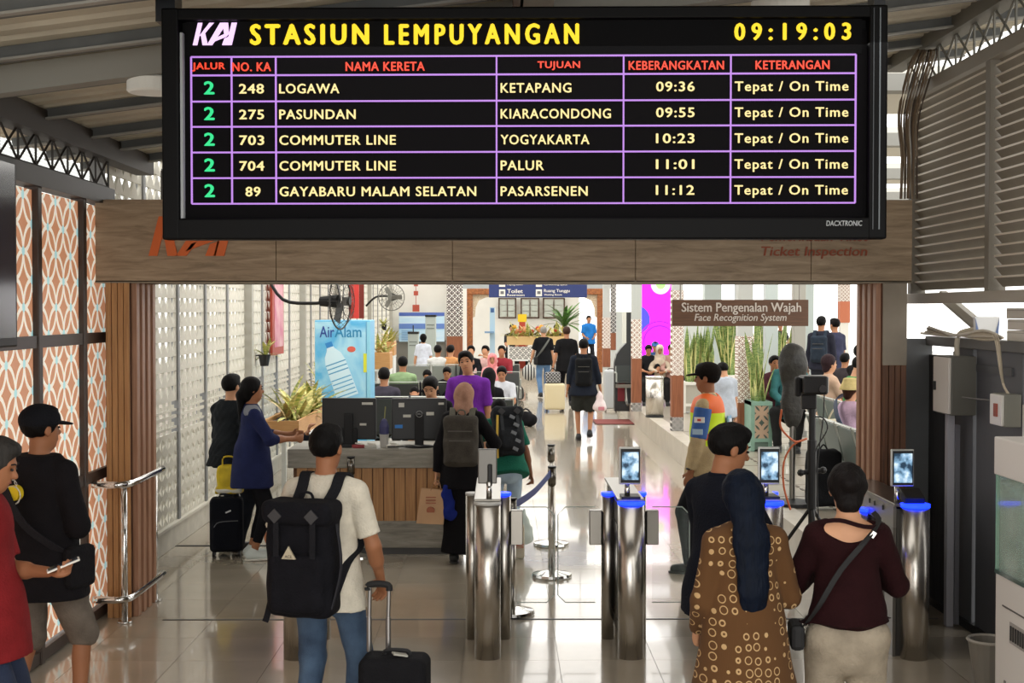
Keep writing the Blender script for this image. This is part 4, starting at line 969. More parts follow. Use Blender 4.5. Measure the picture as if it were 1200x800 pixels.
def scyl(name, a, b, r, m, par, n=28): o = link(name, MB().cyl(a, b, r, n=n), m, par); o.data.polygons.foreach_set('use_smooth', [len(p.vertices) == 4 for p in o.data.polygons]); return o
def gate(x, lab, scanner='front', lit=True, wings=(-1, 1), D=8.52, wide=False):
    X = PX(x, D); t = thing('ticket_gate', lab, 'ticket gate', (X, D, 0), 0, None); h = .97
    scyl('front_column', (0, .06, 0), (0, .06, h), .083, BRUSH, t)
    scyl('led_ring', (0, .06, h), (0, .06, h + .018), .086, BLUE if lit else mat('#c8c8c4', .3), t)
    scyl('rear_column', (0, 1.12, 0), (0, 1.12, h), .083, BRUSH, t)
    for s in (-1, 1):
        scyl('side_column', (s * .105, .56, 0), (s * .105, .56, h - .01), .045, BRUSH, t); scyl('led_ring', (s * .105, .56, h - .01), (s * .105, .56, h + .008), .047, BLUE if (lit or s > 0) else mat('#c8c8c4', .3), t)
        if s in wings:
            link('hinge_box', MB().b2(s * .15 if s > 0 else -.23, .23 if s > 0 else s * .15, .53, .60, .63, .86), STEELD, t, .004)
            gl = MB(); a, b = (s * .19, s * .44); 
            poly = [(a, .24), (b - s * .05, .24), (b, .29), (b, .83), (b - s * .05, .88), (a, .88)]; gl.prism(poly if s > 0 else poly[::-1], .558, .566); link('glass_flap', gl, FG, t)
            ed = MB().tube([(a, .562, .24), (b - s * .05, .562, .24), (b, .562, .29), (b, .562, .83), (b - s * .05, .562, .88), (a, .562, .88)], .0035, 4); link('flap_edge', ed, mat('#b9c2b8', .3), t)
    link('body_panel', MB().b2(-.07, .07, .1, 1.1, .12, h - .02), mat('#57544f', .35, .8), t, .004)
    link('glass_side', MB().b2(-.075, -.071, .2, 1.0, .2, h - .15), mat('#15161a', .1), t)
    link('top_plate', MB().b2(-.085, .085, .05, 1.16, h + .018, h + .034), mat('#8b877f', .3, .9), t, .004)
    if scanner == 'front':
        scyl('scanner_post', (-.02, .10, h + .03), (-.02, .10, h + .14), .018, CHROME, t)
        link('post_base', MB().b2(-.06, .06, .04, .2, h + .034, h + .05), BLACK, t, .004)
        tb = link('tablet', MB().b2(-.075, .06, .06, .085, h + .125, h + .36), mat('#c9c9c6', .3, .6), t, .006); link('tablet_front', MB().b2(-.066, .056, .054, .06, h + .135, h + .35), BLACK, tb); link('tablet_screen', MB().b2(-.057, .047, .050, .054, h + .155, h + .33), TABV, tb)
    elif scanner == 'back':
        scyl('scanner_post', (0.01, .10, h + .03), (0.01, .10, h + .14), .018, CHROME, t)
        tb = link('tablet', MB().b2(-.06, .06, .10, .13, h + .125, h + .345), mat('#6f6d69', .4, .8), t, .006); link('post_slot', MB().b2(-.0, .03, .085, .10, h + .11, h + .25), BLACK, tb, .008)
    return t
gate(345, 'steel ticket gate column behind the man with the black rucksack', None, False, wings=())
gate(571, 'steel ticket gate with unlit front cap and scanner facing away', 'back', False, wings=(1,))
gate(741, 'steel ticket gate with glowing blue caps in the centre right', 'front', True)
gate(906, 'steel ticket gate mostly hidden behind the blue-haired woman', 'front', True, wings=())
# wide end gate
D = 8.5; t = thing('ticket_gate', 'wide steel end gate beside the grey partition at right', 'ticket gate', (PX(1078, D), D, 0)); h = .955
scyl('front_column', (0, .05, 0), (0, .05, h), .088, BRUSH, t); scyl('led_ring', (0, .05, h), (0, .05, h + .02), .092, BLUE, t)
link('side_frame', MB().b2(-.13, -.11, .08, 1.25, 0, .25), mat('#77746e', .3, .8), t); link('side_frame', MB().b2(-.13, -.11, .08, 1.25, .82, h), mat('#8b8881', .3, .8), t); link('side_frame', MB().b2(-.13, -.11, .08, .26, .25, .82), mat('#77746e', .3, .8), t); link('side_frame', MB().b2(-.13, -.11, 1.05, 1.25, .25, .82), mat('#77746e', .3, .8), t)
link('dark_glass', MB().b2(-.115, -.108, .26, 1.05, .25, .82), mat('#101114', .08), t); link('cabinet_body', MB().b2(-.10, .09, .1, 1.2, 0, h - .02), mat('#4c4a46', .4, .6), t)
link('top_plate', MB().b2(-.13, .09, .05, 1.3, h + .0, h + .018), mat('#7f7b74', .28, .9), t, .004); scyl('side_column', (-.13, .72, 0), (-.13, .72, .83), .05, BRUSH, t); scyl('led_ring', (-.13, .72, .83), (-.13, .72, .85), .056, BLUE, t)
for y in (.3, .5, .62, .95): link('status_bolt', MB().b2(-.136, -.13, y, y + .015, .9, .93), BLACK, t)
scyl('scanner_post', (-.09, .14, h), (-.09, .14, h + .13), .016, CHROME, t); tb = link('tablet', MB().b2(-.145, 0, .08, .105, h + .125, h + .36), mat('#c9c9c6', .3, .6), t, .006); link('tablet_front', MB().b2(-.136, -.006, .074, .08, h + .135, h + .35), BLACK, tb); link('tablet_screen', MB().b2(-.128, -.014, .070, .074, h + .15, h + .335), TABV, tb)
link('card_reader', MB().box((0, .12, h + .055), (.13, .14, .06), (R(20), 0, 0)), BLACK, t, .01)

# belt posts
def belt_post(x, yb, lab, h=.9):
    D = F_PX * CH / (yb - VY); t = thing('belt_post', lab, 'barrier post', (PX(x, D), D, 0)); o = link('base_plate', MB().lathe([(.16, 0), (.165, .01), (.16, .03), (.06, .05), (.03, .055)], n=32), CHROME, t); scyl('pole', (0, 0, .05), (0, 0, h - .14), .029, BRUSH, t); scyl('head', (0, 0, h - .14), (0, 0, h), .034, mat('#7b7770', .25, 1.), t); scyl('cap', (0, 0, h), (0, 0, h + .012), .036, BLACK, t); return t, D
t1, D1 = belt_post(647, 677, 'chrome belt post standing nearest the gap between two gates'); t2, D2 = belt_post(646, 640, 'chrome belt post right behind the nearest belt post', .93)
t3, D3 = belt_post(600, 721, 'chrome belt post mostly hidden behind the unlit gate', .83)
a = Vector((PX(646, D1), D1, .86)); b = Vector((PX(606, D3), D3, .80)); m_ = (a + b) / 2 - Vector((0, 0, .03))
bl_ = link('belt', MB().ribbon(smoothpath([a, m_, b]), .055, .003, (0, 0, 1)), mat('#44508c', .6), None); tag(bl_, 'blue webbing belt stretched from the near belt post to the unlit gate', 'belt')
belt_post(411, 655, 'slim steel belt post in front of the help counter', .89)

# left handrail
t = thing('handrail', 'chrome double handrail wrapped round the left wooden jamb', 'handrail', (0, 0, 0))
xa, ya, yb2 = -2.645, 9.55, 10.45
t.location = (xa, ya, 0)
for z in (.17, .975): link('rail_tube', MB().tube(smoothpath([(-.21, -.03, z), (-.06, -.04, z), (.0, -.02, z), (.035, .08, z), (.04, .5, z), (.04, .92, z)], 3), .026, 12), CHROME, t, smooth=True)
for p in ((0, 0), (.03, .72)): scyl('rail_post', (p[0], p[1], 0), (p[0], p[1], .97), .022, CHROME, t); scyl('floor_flange', (p[0], p[1], 0), (p[0], p[1], .015), .05, CHROME, t)

# ================================================================== HELP COUNTER
D = 12.2; t = thing('help_counter', 'stone and timber help counter in the middle of the hall', 'counter', (PX(440, D), D, 0)); x0, x1 = PX(340, D) - PX(440, D), PX(527, D) - PX(440, D)
nb = 5
link('stone_base', MB().b2(x0, x1 + .03, 0, .75, .06, .30), MARBLE, t, .006); link('toe_kick', MB().b2(x0 + .02, x1, .03, .7, 0, .06), mat('#4b4b4a', .5), t)
for i in range(14):
    a = x0 + .05 + (x1 - x0 - .06) * i / 14; link('timber_slat', MB().b2(a + .004, a + (x1 - x0 - .06) / 14 - .004, .02, .05, .30, .78), WOOD, t)
link('carcass', MB().b2(x0 + .02, x1 - .02, .045, .72, .28, .8), mat('#6d4a30', .7), t)
link('stone_top', MB().b2(x0 - .02, x1 + .03, -.03, .75, .78, .95), MARBLE, t, .006)
def monitor(x, y, D, lab, w, rz, dell):
    p = P(x, y, D); t = thing('monitor', lab, 'monitor', (p.x, D, .95), R(rz)); h = p.z - .95
    link('screen_housing', MB().b2(-w / 2, w / 2, -.01, .03, .06, .44), mat('#101113', .45), t, .012); link('stand_neck', MB().b2(-.04, .04, -.05, -.01, .01, .3), BLACKM, t, .008); link('stand_foot', MB().lathe([(.13, 0), (.13, .01), (.05, .02)], c=(0, -.03, 0)), BLACKM, t)
    st = [( .17, .39, .1, .022), (.13, .20, .06, .02)] if not dell else [(-.16, .38, .05, .04), (-.11, .28, .07, .025), (.10, .30, .07, .03), (.2, .39, .05, .02)]
    for sx, sz, ww, hh in st: link('sticker', MB().b2(sx - ww / 2, sx + ww / 2, -.014, -.01, sz - hh / 2, sz + hh / 2), mat('#c9c7bd', .6), t)
    if dell: link('blue_sticker', MB().b2(-.22, -.15, -.014, -.01, .17, .2), mat('#2c7fd0', .5), t); link('round_badge', MB().tube([(.028 * math.cos(a * .4), -.052, .30 + .028 * math.sin(a * .4)) for a in range(16)], .002, 4, True), mat('#9a9a9a', .4), t); text('badge_lettering', 'DELL', mat('#9a9a9a', .4), t, (0, -.052, .30), wd=.036, depth=.002, off=.01)
    else: link('stand_plate', MB().b2(-.12, .08, -.04, -.012, .0, .17), BLACKM, t, .01)
    return t
monitor(409, 520, 12.45, 'black monitor at the left of the counter seen from behind', .50, -4, False); monitor(491, 520, 12.4, 'black monitor with white and blue stickers beside the bottle', .50, 5, True)
p = P(450, 520, 12.33); t = thing('drink_tumbler', 'clear drink tumbler with purple band and straw between the monitors', 'tumbler', (p.x, 12.33, .95))
link('cup', MB().lathe([(.035, 0), (.042, .1), (.045, .12)], n=16), mat('#a9a7a2', .2), t); link('band', MB().lathe([(.04, .09), (.043, .19), (.03, .24), (.012, .26)], n=16), mat('#34345f', .5), t); link('straw', MB().cyl((0, 0, .22), (.012, 0, .37), .005), mat('#8a8a55', .5), t)
for i, (x, c, lab) in enumerate(((420, '#8d2f35', 'red pen tray lying left of the tumbler on the counter'), (434, '#bcb9b0', 'white folded papers beside the tumbler on the counter'), (460, '#cfcac0', 'small white stapler on the counter below the stickered monitor'))):
    p = P(x, 520, 12.3); t = thing(('pen_tray', 'paper_stack', 'stapler')[i], lab, ('tray', 'paper', 'stapler')[i], (p.x, 12.28, .95)); link('body', MB().box((0, 0, .015), (.11, .06, .03), (0, 0, .3)), mat(c, .6), t, .006); link('top_piece', MB().box((.01, 0, .038), (.07, .04, .012), (0, .15, .5)), mat('#d5d2c8', .6), t)
t = thing('cable', 'black computer cables lying along the counter edge', 'cable', (PX(480, 12.2), 12.22, .955)); link('lead', MB().tube(smoothpath([(-.2, 0, .01), (-.08, .04, .01), (.02, -.02, .01), (.14, .03, .01), (.3, .0, .01)]), .007, 6), BLACK, t); link('lead', MB().tube(smoothpath([(-.15, .03, .01), (0, .0, .03), (.1, .05, .01), (.24, .04, .01)]), .005, 6), mat('#88867f', .5), t)

# ================================================================== HALL FURNISHINGS
LAT = kawung('lattice_panel_print', 'x', .055, .055, '#f0eae0', '#8a5a3c', None, .085)
LATB = kawung('lattice_panel_small', 'x', .045, .045, '#e9e7e2', '#3a3433', None, .11)
LAT2 = kawung('pillar_lattice', 'x', .045, .045, '#f6f1ea', '#8d6044', None, .06)
WPX = woodmat('#955a3a', '#7c482c')
def pillar(x, D, w, segs, lab, z0=.33, dp=None):
    """segs: (kind, y_top, y_bottom) from the top down"""
    t = thing('pillar', lab, 'pillar', (PX(x, D), D, z0)); q = D / F_PX; W = w * q; dp = dp or W
    link('core', MB().b2(-W / 2 + .01, W / 2 - .01, .01, dp, 0, 4.1 - z0), mat('#c7cac6', .5), t)
    for kind, a, b in segs:
        za, zb = PZ(a, D) - z0, max(PZ(b, D) - z0, 0); m = {'lat': LAT2, 'wood': WPX, 'small': LATB, 'white': WW, 'plain': mat('#b9bdb9', .5)}[kind]
        link({'lat': 'lattice_panel', 'wood': 'wood_panel', 'small': 'lattice_panel', 'white': 'white_panel', 'plain': 'plain_panel'}[kind], MB().b2(-W / 2, W / 2, -.004, dp + .004, zb, za), m, t, .004)
    return t
pillar(874.5, 18.4, 19, [('lat', 394, 472), ('wood', 472, 530)], 'pillar with white lattice and wood panels just right of the vested guard')
pillar(794.5, 20.9, 14, [('lat', 340, 440), ('wood', 440, 489), ('small', 489, 507)], 'pillar with white lattice and dark wood left of the vested guard')
pillar(746.5, 24.9, 11.5, [('plain', 330, 374), ('lat', 374, 420), ('wood', 420, 472), ('small', 472, 484)], 'slim lattice and wood pillar in front of the magenta screen')
pillar(711, 33.5, 9, [('lat', 372, 408), ('wood', 408, 430)], 'distant lattice and wood pillar right of the carved gateway')
pillar(719, 30.5, 6, [('small', 330, 390), ('wood', 390, 410)], 'thin dark lattice pillar left of the curved kiosk')
for x, w_, D, lab in ((905, 15, 24, 'pale green hall column behind the wooden face recognition sign'), (938, 14, 20, 'grey steel column right of the wooden sign'), (949, 11, 26, 'pale blue column beside the two standing men'), (836, 20, 34, 'broad pale column behind the left snake plants'), (866, 8, 30, 'thin pale column between the snake plants')):
    t = thing('column', lab, 'column', (PX(x, D), D, .33)); q = D / F_PX; link('shaft', MB().b2(-w_ / 2 * q, w_ / 2 * q, 0, w_ * q, 0, 3.8), mat('#b9c4c2' if w_ != 14 else '#a5a39a', .5), t, .01); link('foot_plate', MB().b2(-w_ * .6 * q, w_ * .6 * q, -.02, w_ * q + .02, 0, .08), mat('#8c8c88', .5), t)
t = thing('pillar', 'white and terracotta pillar outside beyond the two standing men', 'pillar', (PX(991, 34), 34, .33)); q = 34 / F_PX
link('lower_panel', MB().b2(-6 * q, 6 * q, 0, .25, PZ(378, 34) - .33, PZ(353, 34) - .33), mat('#c47250', .6), t); link('upper_panel', MB().b2(-6 * q, 6 * q, 0, .25, PZ(353, 34) - .33, 3.7), LAT2, t); link('shaft', MB().b2(-5 * q, 5 * q, .02, .22, 0, PZ(378, 34) - .33), WW, t)
# lattice pier with wood at the left rear, and the carved gateway
t = thing('pier', 'dark latticed pier at the right end of the white rear partition', 'pillar', (PX(533, 37.5), 37.5, 0)); q = 37.5 / F_PX
link('lattice_panel', MB().b2(-9.5 * q, 9 * q, 0, .3, PZ(394, 37.5), 4.1), kawung('lattice_dark', 'x', .08, .08, '#f2f0ea', '#4b3d3a', None, .11), t); link('wood_panel', MB().b2(-9.5 * q, 9 * q, 0, .3, 0, PZ(394, 37.5)), WPX, t)
t = thing('gateway', 'carved brown wooden gateway frame at the far end of the hall', 'gateway', (PX(627, 40.5), 40.5, .0)); q = 40.5 / F_PX; CARV = mat('#a0602f', .5, hex2='#6b3c1c', vscale=20, bump=.8, bscale=30)
z_ = lambda y: PZ(y, 40.5)
link('jamb', MB().b2(-80 * q, -73 * q, 0, .3, 0, z_(338)), CARV, t, .02); link('jamb', MB().b2(73 * q, 80 * q, 0, .3, 0, z_(338)), CARV, t, .02); link('lintel', MB().b2(-80 * q, 80 * q, -.02, .3, z_(345), z_(338)), CARV, t, .02)
for s in (-1, 1):
    pts = [(73, 345), (73, 372), (70.5, 371), (69.5, 360), (66, 352), (58, 348.5), (50, 347.5), (50, 345)]; link('carved_bracket', MB().prism([(s * a * q, z_(b)) for a, b in pts], .1, .15), mat('#d9cdb6', .6, hex2='#a98c68', vscale=30), t)
link('transom', MB().b2(-92 * q, 92 * q, .05, .25, z_(338), z_(331)), mat('#9aa0a2', .5), t)
# dark framed windows on the far wall (windows of the setting)
D = 51.9; q = D / F_PX
for i, (a, b) in enumerate(((584, 605), (610, 632), (636, 662))):
    t = sempty('window_%d' % (i + 1), 'dark brown framed window on the far white wall', 'window', (PX((a + b) / 2, D), D - .06, PZ(361, D))); w2 = (b - a) / 2 * q; fr = mat('#4c3323', .5)
    link('window_frame', MB().b2(-w2, w2, 0, .05, 10.5 * q, 12 * q).b2(-w2, w2, 0, .05, -12 * q, -10.5 * q).b2(-w2, -w2 + 1.6 * q, 0, .05, -12 * q, 12 * q).b2(w2 - 1.6 * q, w2, 0, .05, -12 * q, 12 * q), fr, t)
    link('mullion', MB().b2(-.4 * q, .4 * q, 0, .05, -10 * q, 10 * q), fr, t)
    for j in (-1, 1):
        for kk in (-1, 0, 1): link('pane', MB().b2(j * w2 * .48 - w2 * .40, j * w2 * .48 + w2 * .40, .02, .03, (kk * 7 - 3) * q, (kk * 7 + 3) * q), mat('#c3c9be', .2), t)
# posters and screens on the rear partition
D = 37.6; q = D / F_PX
t = thing('poster_board', 'wide pale blue information board on the white rear partition', 'poster', (PX(495, D), D - .12, PZ(383, D))); link('panel', MB().b2(-27 * q, 26 * q, 0, .05, -17 * q, 17 * q), mat('#9fcbe8', .4, hex2='#dceaf2', vscale=1.6, stretch=(.5, 1, 3)), t); link('top_strip', MB().b2(-27 * q, 26 * q, -.01, 0, 13 * q, 17 * q), mat('#4a63ad', .4), t); link('mid_strip', MB().b2(-27 * q, 26 * q, -.01, 0, -2 * q, 4 * q), mat('#5f7fc0', .4), t); link('round_mark', MB().cyl((9 * q, -.02, 6.5 * q), (9 * q, -.01, 6.5 * q), 4 * q, n=20), mat('#20386f', .4), t); link('round_mark', MB().cyl((9 * q, -.03, 6.5 * q), (9 * q, -.02, 6.5 * q), 2.2 * q, n=16), WHITE, t)
for i in range(6): link('text_line', MB().b2(-24 * q, (-12 + 3 * (i % 3)) * q, -.012, 0, (-5 - 2 * i) * q, (-4.3 - 2 * i) * q), mat('#6f95c0', .4), t)
for x, D, a, lab in ((484, 34, 391, 'tall grey ticket kiosk with black top edge in the waiting area'), (504.5, 36, 371, 'grey kiosk cabinet behind the standing student')):
    t = thing('kiosk', lab, 'kiosk', (PX(x, D), D, 0)); q = D / F_PX; z1 = PZ(a, D); link('cabinet', MB().b2(-6 * q, 6 * q, 0, .4, 0, z1), mat('#aab3ae', .5), t, .01); link('top_edge', MB().b2(-6.3 * q, 6.3 * q, -.02, .42, z1, z1 + .05), BLACK, t); link('slot', MB().b2(-4.5 * q, 4.5 * q, -.01, 0, z1 - 10 * q, z1 - 9 * q), mat('#6d7571', .5), t); link('slot', MB().b2(-4.5 * q, 4.5 * q, -.01, 0, z1 - 14 * q, z1 - 13 * q), mat('#6d7571', .5), t)
    if x < 490: link('antenna', MB().cyl((0, .1, z1), (0, .1, z1 + 10 * q), .015), BLACK, t)
for y0_, y1_, s_ in ((331, 336, 1), (341, 346, 1), (358, 366, 1.5)):
    pass
t = thing('fire_notice', 'column of three small red notices hanging on the rear partition', 'notice', (PX(487.5, 37.7), 37.7, 0)); 
for y, s_ in ((333, 2.4), (343.5, 2.6), (361, 4)): link('notice_plate', MB().b2(-s_ * .0236, s_ * .0236, 0, .03, PZ(y + s_, 37.7), PZ(y - s_, 37.7)), mat('#b04a35', .5), t)
link('hanging_cord', MB().cyl((0, .02, PZ(357, 37.7)), (0, .02, PZ(331, 37.7)), .008), mat('#b04a35', .5), t)

# plants ------------------------------------------------------------
def leafmesh(L, w, bend, m, n=6, twist=.0):
    mb = MB(); vs = []; 
    for i in range(n + 1):
        f = i / n; a = bend * f; ww = w * (math.sin(math.pi * min(f * .85 + .12, 1)) ** .7) if i < n else .001
        x = L * f * math.cos(a * .5) ; y = math.sin(a) * L * f * .5
        tw = twist * f; vs += [(-ww * math.cos(tw), y - ww * math.sin(tw), x), (0, y + ww * .25, x - .002), (ww * math.cos(tw), y + ww * math.sin(tw), x)]
    fs = []
    for i in range(n): a = 3 * i; fs += [(a, a + 1, a + 4, a + 3), (a + 1, a + 2, a + 5, a + 4)]
    mb.add(vs, fs); me = mb.mesh('leaf', True); me.materials.append(m); return me
def leafmat(c1, c2, edge=None):
    n = NT('leaf'); no = n.t.nodes.new('ShaderNodeTexNoise'); no.inputs['Scale'].default_value = 18; mp = n.t.nodes.new('ShaderNodeMapping'); mp.inputs['Scale'].default_value = (1, 1, 2.5); n.t.links.new(n.tc.outputs['Object'], mp.inputs[0]); n.t.links.new(mp.outputs[0], no.inputs[0])
    r = n.t.nodes.new('ShaderNodeValToRGB'); r.color_ramp.elements[0].position = .4; r.color_ramp.elements[1].position = .6; r.color_ramp.elements[0].color = hexc(c1); r.color_ramp.elements[1].color = hexc(c2); n.t.links.new(no.outputs[0], r.inputs[0]); out = r.outputs[0]
    if edge: out = n.mix(n.f('GREATER_THAN', n.f('ABSOLUTE', n.x), .03), out, hexc(edge))
    n.link(out, 'Base Color'); n.b.inputs['Roughness'].default_value = .45; n.b.inputs['Subsurface Weight'].default_value = 0; return n.m
SNK = [leafmesh(L, .048, b, leafmat('#5d7a3e', '#98a862', '#e6e09a'), twist=tw) for L, b, tw in ((.9, .15, .6), (.75, -.2, -.5), (1.0, .1, .9), (.6, .3, 0))]
DRC = [leafmesh(L, .032, b, leafmat(c, d)) for L, b, c, d in ((.42, 1.3, '#8c9a4a', '#d9cf7c'), (.36, 1.0, '#a9a95a', '#e0d28c'), (.45, .7, '#6f8440', '#c9c070'), (.34, 1.6, '#b8905a', '#d9c890'))]
GRN = [leafmesh(L, .05, b, leafmat('#3c6330', '#6f9a4a')) for L, b in ((.8, 1.3), (.65, 1.0), (.9, .8))]
def leaves(par, meshes, n, x0, x1, y0, y1, z, tilt, sc=1.):
    for i in range(n):
        o = bpy.data.objects.new('leaf', random.choice(meshes)); COL.objects.link(o); o.parent = par
        o.location = (random.uniform(x0, x1), random.uniform(y0, y1), z); a = random.uniform(0, 6.28); tl = random.uniform(0, tilt)
        o.rotation_euler = (-tl, 0, a); o.rotation_mode = 'XYZ'; o.matrix_basis = Matrix.Translation(o.location) @ Matrix.Rotation(a, 4, 'Z') @ Matrix.Rotation(-tl, 4, 'X') @ Matrix.Scale(sc * random.uniform(.8, 1.15), 4)
SOIL = mat('#1f1a17', .9, var=.3, vscale=40, bump=1.)
# L-shaped trough left
D = 14.4
t = thing('planter', 'long pale wooden planter on white legs with yellow-green plants at left', 'planter', (PX(343, D), D, 0)); xl, xr = PX(306, D) - PX(343, D), PX(350, D) - PX(343, D)
W1_ = woodmat('#c99a62', '#bd8b55', ax='z'); LEGW = mat('#dfe2e0', .5)
for nm, a in (('box_front', (xl, xr, 0, .03, .84, 1.02)), ('box_side', (xr - .03, xr, .03, 2.6, .84, 1.02)), ('box_side', (xl, xl + .03, .03, 2.6, .84, 1.02)), ('box_back', (xl, xr, 2.57, 2.6, .84, 1.02))): link(nm, MB().b2(*a), W1_, t)
link('soil', MB().b2(xl + .03, xr - .03, .03, 2.57, .86, .97), SOIL, t); link('white_trim', MB().b2(xl - .01, xr + .01, -.01, 2.6, .80, .84), LEGW, t)
for x in (xl + .03, xr - .03):
    for y in (.03, 1.3, 2.55): link('leg', MB().b2(x - .025, x + .025, y - .025, y + .025, 0, .8), LEGW, t)
for j in range(18): link('side_slat', MB().box((xr - .03, .14 + .075 * j, .42), (.012, .045, .72), (R(18), 0, 0)), mat('#c2c6c6', .5), t)
for i in range(9): link('stone', MB().ball((random.uniform(xl + .08, xr - .06), random.uniform(.1, 1.4), .98), (.045, .04, .03), 8), mat('#2a2b2c', .6), t)
leaves(t, DRC, 95, xl + .08, xr - .08, .4, 2.45, .95, 1.1, 1.1)
D = 18.2
t = thing('planter', 'square pale wooden planter with bushy yellow plant beside the drinks cabinet', 'planter', (PX(376, D), D, 0)); q = D / F_PX
link('box_front', MB().b2(-13 * q, 14 * q, 0, .9, .80, PZ(458, D)), W1_, t, .01); link('white_trim', MB().b2(-13.5 * q, 14.5 * q, -.01, .91, .76, .80), LEGW, t); link('soil', MB().b2(-12 * q, 13 * q, .03, .87, PZ(458, D), PZ(457, D)), SOIL, t)
for x in (-12, 13):
    for y in (.03, .87): link('leg', MB().b2((x - 1) * q, (x + 1) * q, y - .02, y + .02, 0, .78), LEGW, t)
leaves(t, DRC, 48, -8 * q, 8 * q, .15, .7, PZ(459, D), 1.0, .9)
for x, D, lab in ((447, 24.5, 'wooden planter with green plant between the drinks cabinet and green-shirted man'), (452, 29, 'small wooden planter further back by the pierced wall')):
    t = thing('planter', lab, 'planter', (PX(x, D), D, 0)); q = D / F_PX; zt = PZ(413 if D < 28 else 400, D); link('box_front', MB().b2(-10 * q, 10 * q, 0, .6, zt - .3, zt), W1_, t, .01); link('white_trim', MB().b2(-10 * q, 10 * q, -.01, .6, zt - .34, zt - .3), LEGW, t)
    for x_ in (-9, 9): link('leg', MB().b2((x_ - .7) * q, (x_ + .7) * q, .02, .58, 0, zt - .34), LEGW, t)
    leaves(t, DRC, 30, -7 * q, 7 * q, .1, .5, zt - .02, 1.0, .9)
# hanging pots on pierced wall
for x, y, D, lab in ((310, 421, 17.0, 'small black wall pot with trailing fern under the red banner'), (450, 383, 25.5, 'small wall pot of pale fern beyond the drinks cabinet')):
    p = P(x, y, D); p.x = WX + .12; p.y = abs(p.x) * F_PX / (VX - x); p.z = PZ(y, p.y); t = thing('hanging_plant', lab, 'plant', p); link('pot', MB().lathe([(.05, -.08), (.075, .06), (.08, .06)], n=12), BLACK, t); link('hook', MB().cyl((-.15, 0, .05), (0, 0, .05), .008), BLACK, t); leaves(t, [DRC[0], DRC[2]], 14, -.03, .03, -.03, .03, .04, 1.9, .6)
p_y = 3.0 * F_PX / (VX - 322); t = thing('wall_banner', 'tall red framed picture banner on the pierced wall', 'banner', (WX + .07, p_y, 0)); za, zb = PZ(332, p_y), PZ(415, p_y)
link('frame', MB().b2(0, .03, -.45, .45, zb, za + .3), mat('#a8402c', .5), t); link('picture', MB().b2(.03, .035, -.3, .38, zb + .1, za + .3), mat('#c05a80', .5, hex2='#d8b0b0', vscale=3), t)
t = thing('wall_banner', 'red and white vertical banners behind the black wall fan', 'banner', (WX + .6, 24, 0)); 
for x, c in ((412, '#b5342c'), (418, '#d9403a'), (424, '#7a2a20')): link('cloth_strip', MB().b2(PX(x - 3, 24) - WX - .6, PX(x + 2.8, 24) - WX - .6, 0, .02, PZ(373, 24), PZ(331, 24) + .3), mat(c, .7), t)
link('hanging_bar', MB().cyl((PX(406, 24) - WX - .6, 0, PZ(331, 24) + .3), (PX(430, 24) - WX - .6, 0, PZ(331, 24) + .3), .015), BLACK, t)

# wall fans
def fan(x, y, D, r, rz, lab, m, arm):
    p = P(x, y, D); t = thing('wall_fan', lab, 'fan', p, R(rz)); cage = MB()
    for k in range(22):
        a = 2 * math.pi * k / 22; cage.tube([(.03 * math.cos(a), -.10, .03 * math.sin(a)), (r * .7 * math.cos(a), -.085, r * .7 * math.sin(a)), (r * math.cos(a), 0, r * math.sin(a)), (r * .7 * math.cos(a), .06, r * .7 * math.sin(a)), (.03 * math.cos(a), .07, .03 * math.sin(a))], .0028, 3)
    link('cage_wire', cage, m, t); link('cage_rim', MB().tube([(r * math.cos(a * math.pi / 16), 0, r * math.sin(a * math.pi / 16)) for a in range(32)], .009, 6, True), m, t)
    link('cage_ring', MB().tube([(r * .6 * math.cos(a * math.pi / 12), -.09, r * .6 * math.sin(a * math.pi / 12)) for a in range(24)], .004, 4, True), m, t)
    for k in range(3): link('blade', MB().box((r * .45 * math.cos(k * 2.094), -.01, r * .45 * math.sin(k * 2.094)), (r * .75, .01, r * .32), Matrix.Rotation(-k * 2.094, 3, 'Y') @ Matrix.Rotation(.3, 3, 'X')), m, t)
    link('motor', MB().cyl((0, .02, 0), (0, .22, 0), .07, .05), BLACKM, t); link('hub', MB().cyl((0, -.11, 0), (0, -.08, 0), .04), m, t); link('wall_arm', MB().tube(smoothpath(arm), .018, 8), BLACK, t)
fan(399, 353, 14.2, .29, 75, 'black wire wall fan seen nearly edge on above the drinks cabinet', mat('#2b2926', .5), [(0, .15, 0), (-.02, .3, -.02), (-.1, .6, .02), (-.1, .8, .3)])
fan(459, 348, 23.5, .23, -12, 'pale round wire wall fan above the small fern', mat('#77756d', .5), [(0, .1, 0), (-.12, .1, .02), (-.35, .2, .0), (-.55, .3, -.15)])

# far planter with flowers, desk lattice
D = 41.8; q = D / F_PX
t = thing('planter', 'far long wooden planter with white lattice front full of yellow flowers', 'planter', (PX(630, D), D, .33)); zt = PZ(394, D) - .33
link('box_front', MB().b2(-36 * q, 34 * q, 0, .5, PZ(404, D) - .33, zt), mat('#d9b981', .6), t); link('lattice_panel', MB().b2(-34 * q, 32 * q, .03, .06, PZ(421, D) - .33, PZ(406, D) - .33), kawung('planter_lattice', 'x', .09, .09, '#f2f1ec', '#8d8d8a', None, .11), t); link('frame_rail', MB().b2(-35 * q, 33 * q, .02, .07, PZ(423, D) - .33, PZ(421, D) - .33), LEGW, t); 
for x in (-34, 32): link('leg', MB().b2((x - 1) * q, (x + 1) * q, .02, .48, 0, PZ(404, D) - .33), LEGW, t)
leaves(t, DRC, 110, -34 * q, 32 * q, .1, .4, zt - .02, 1.2, 1.1); 
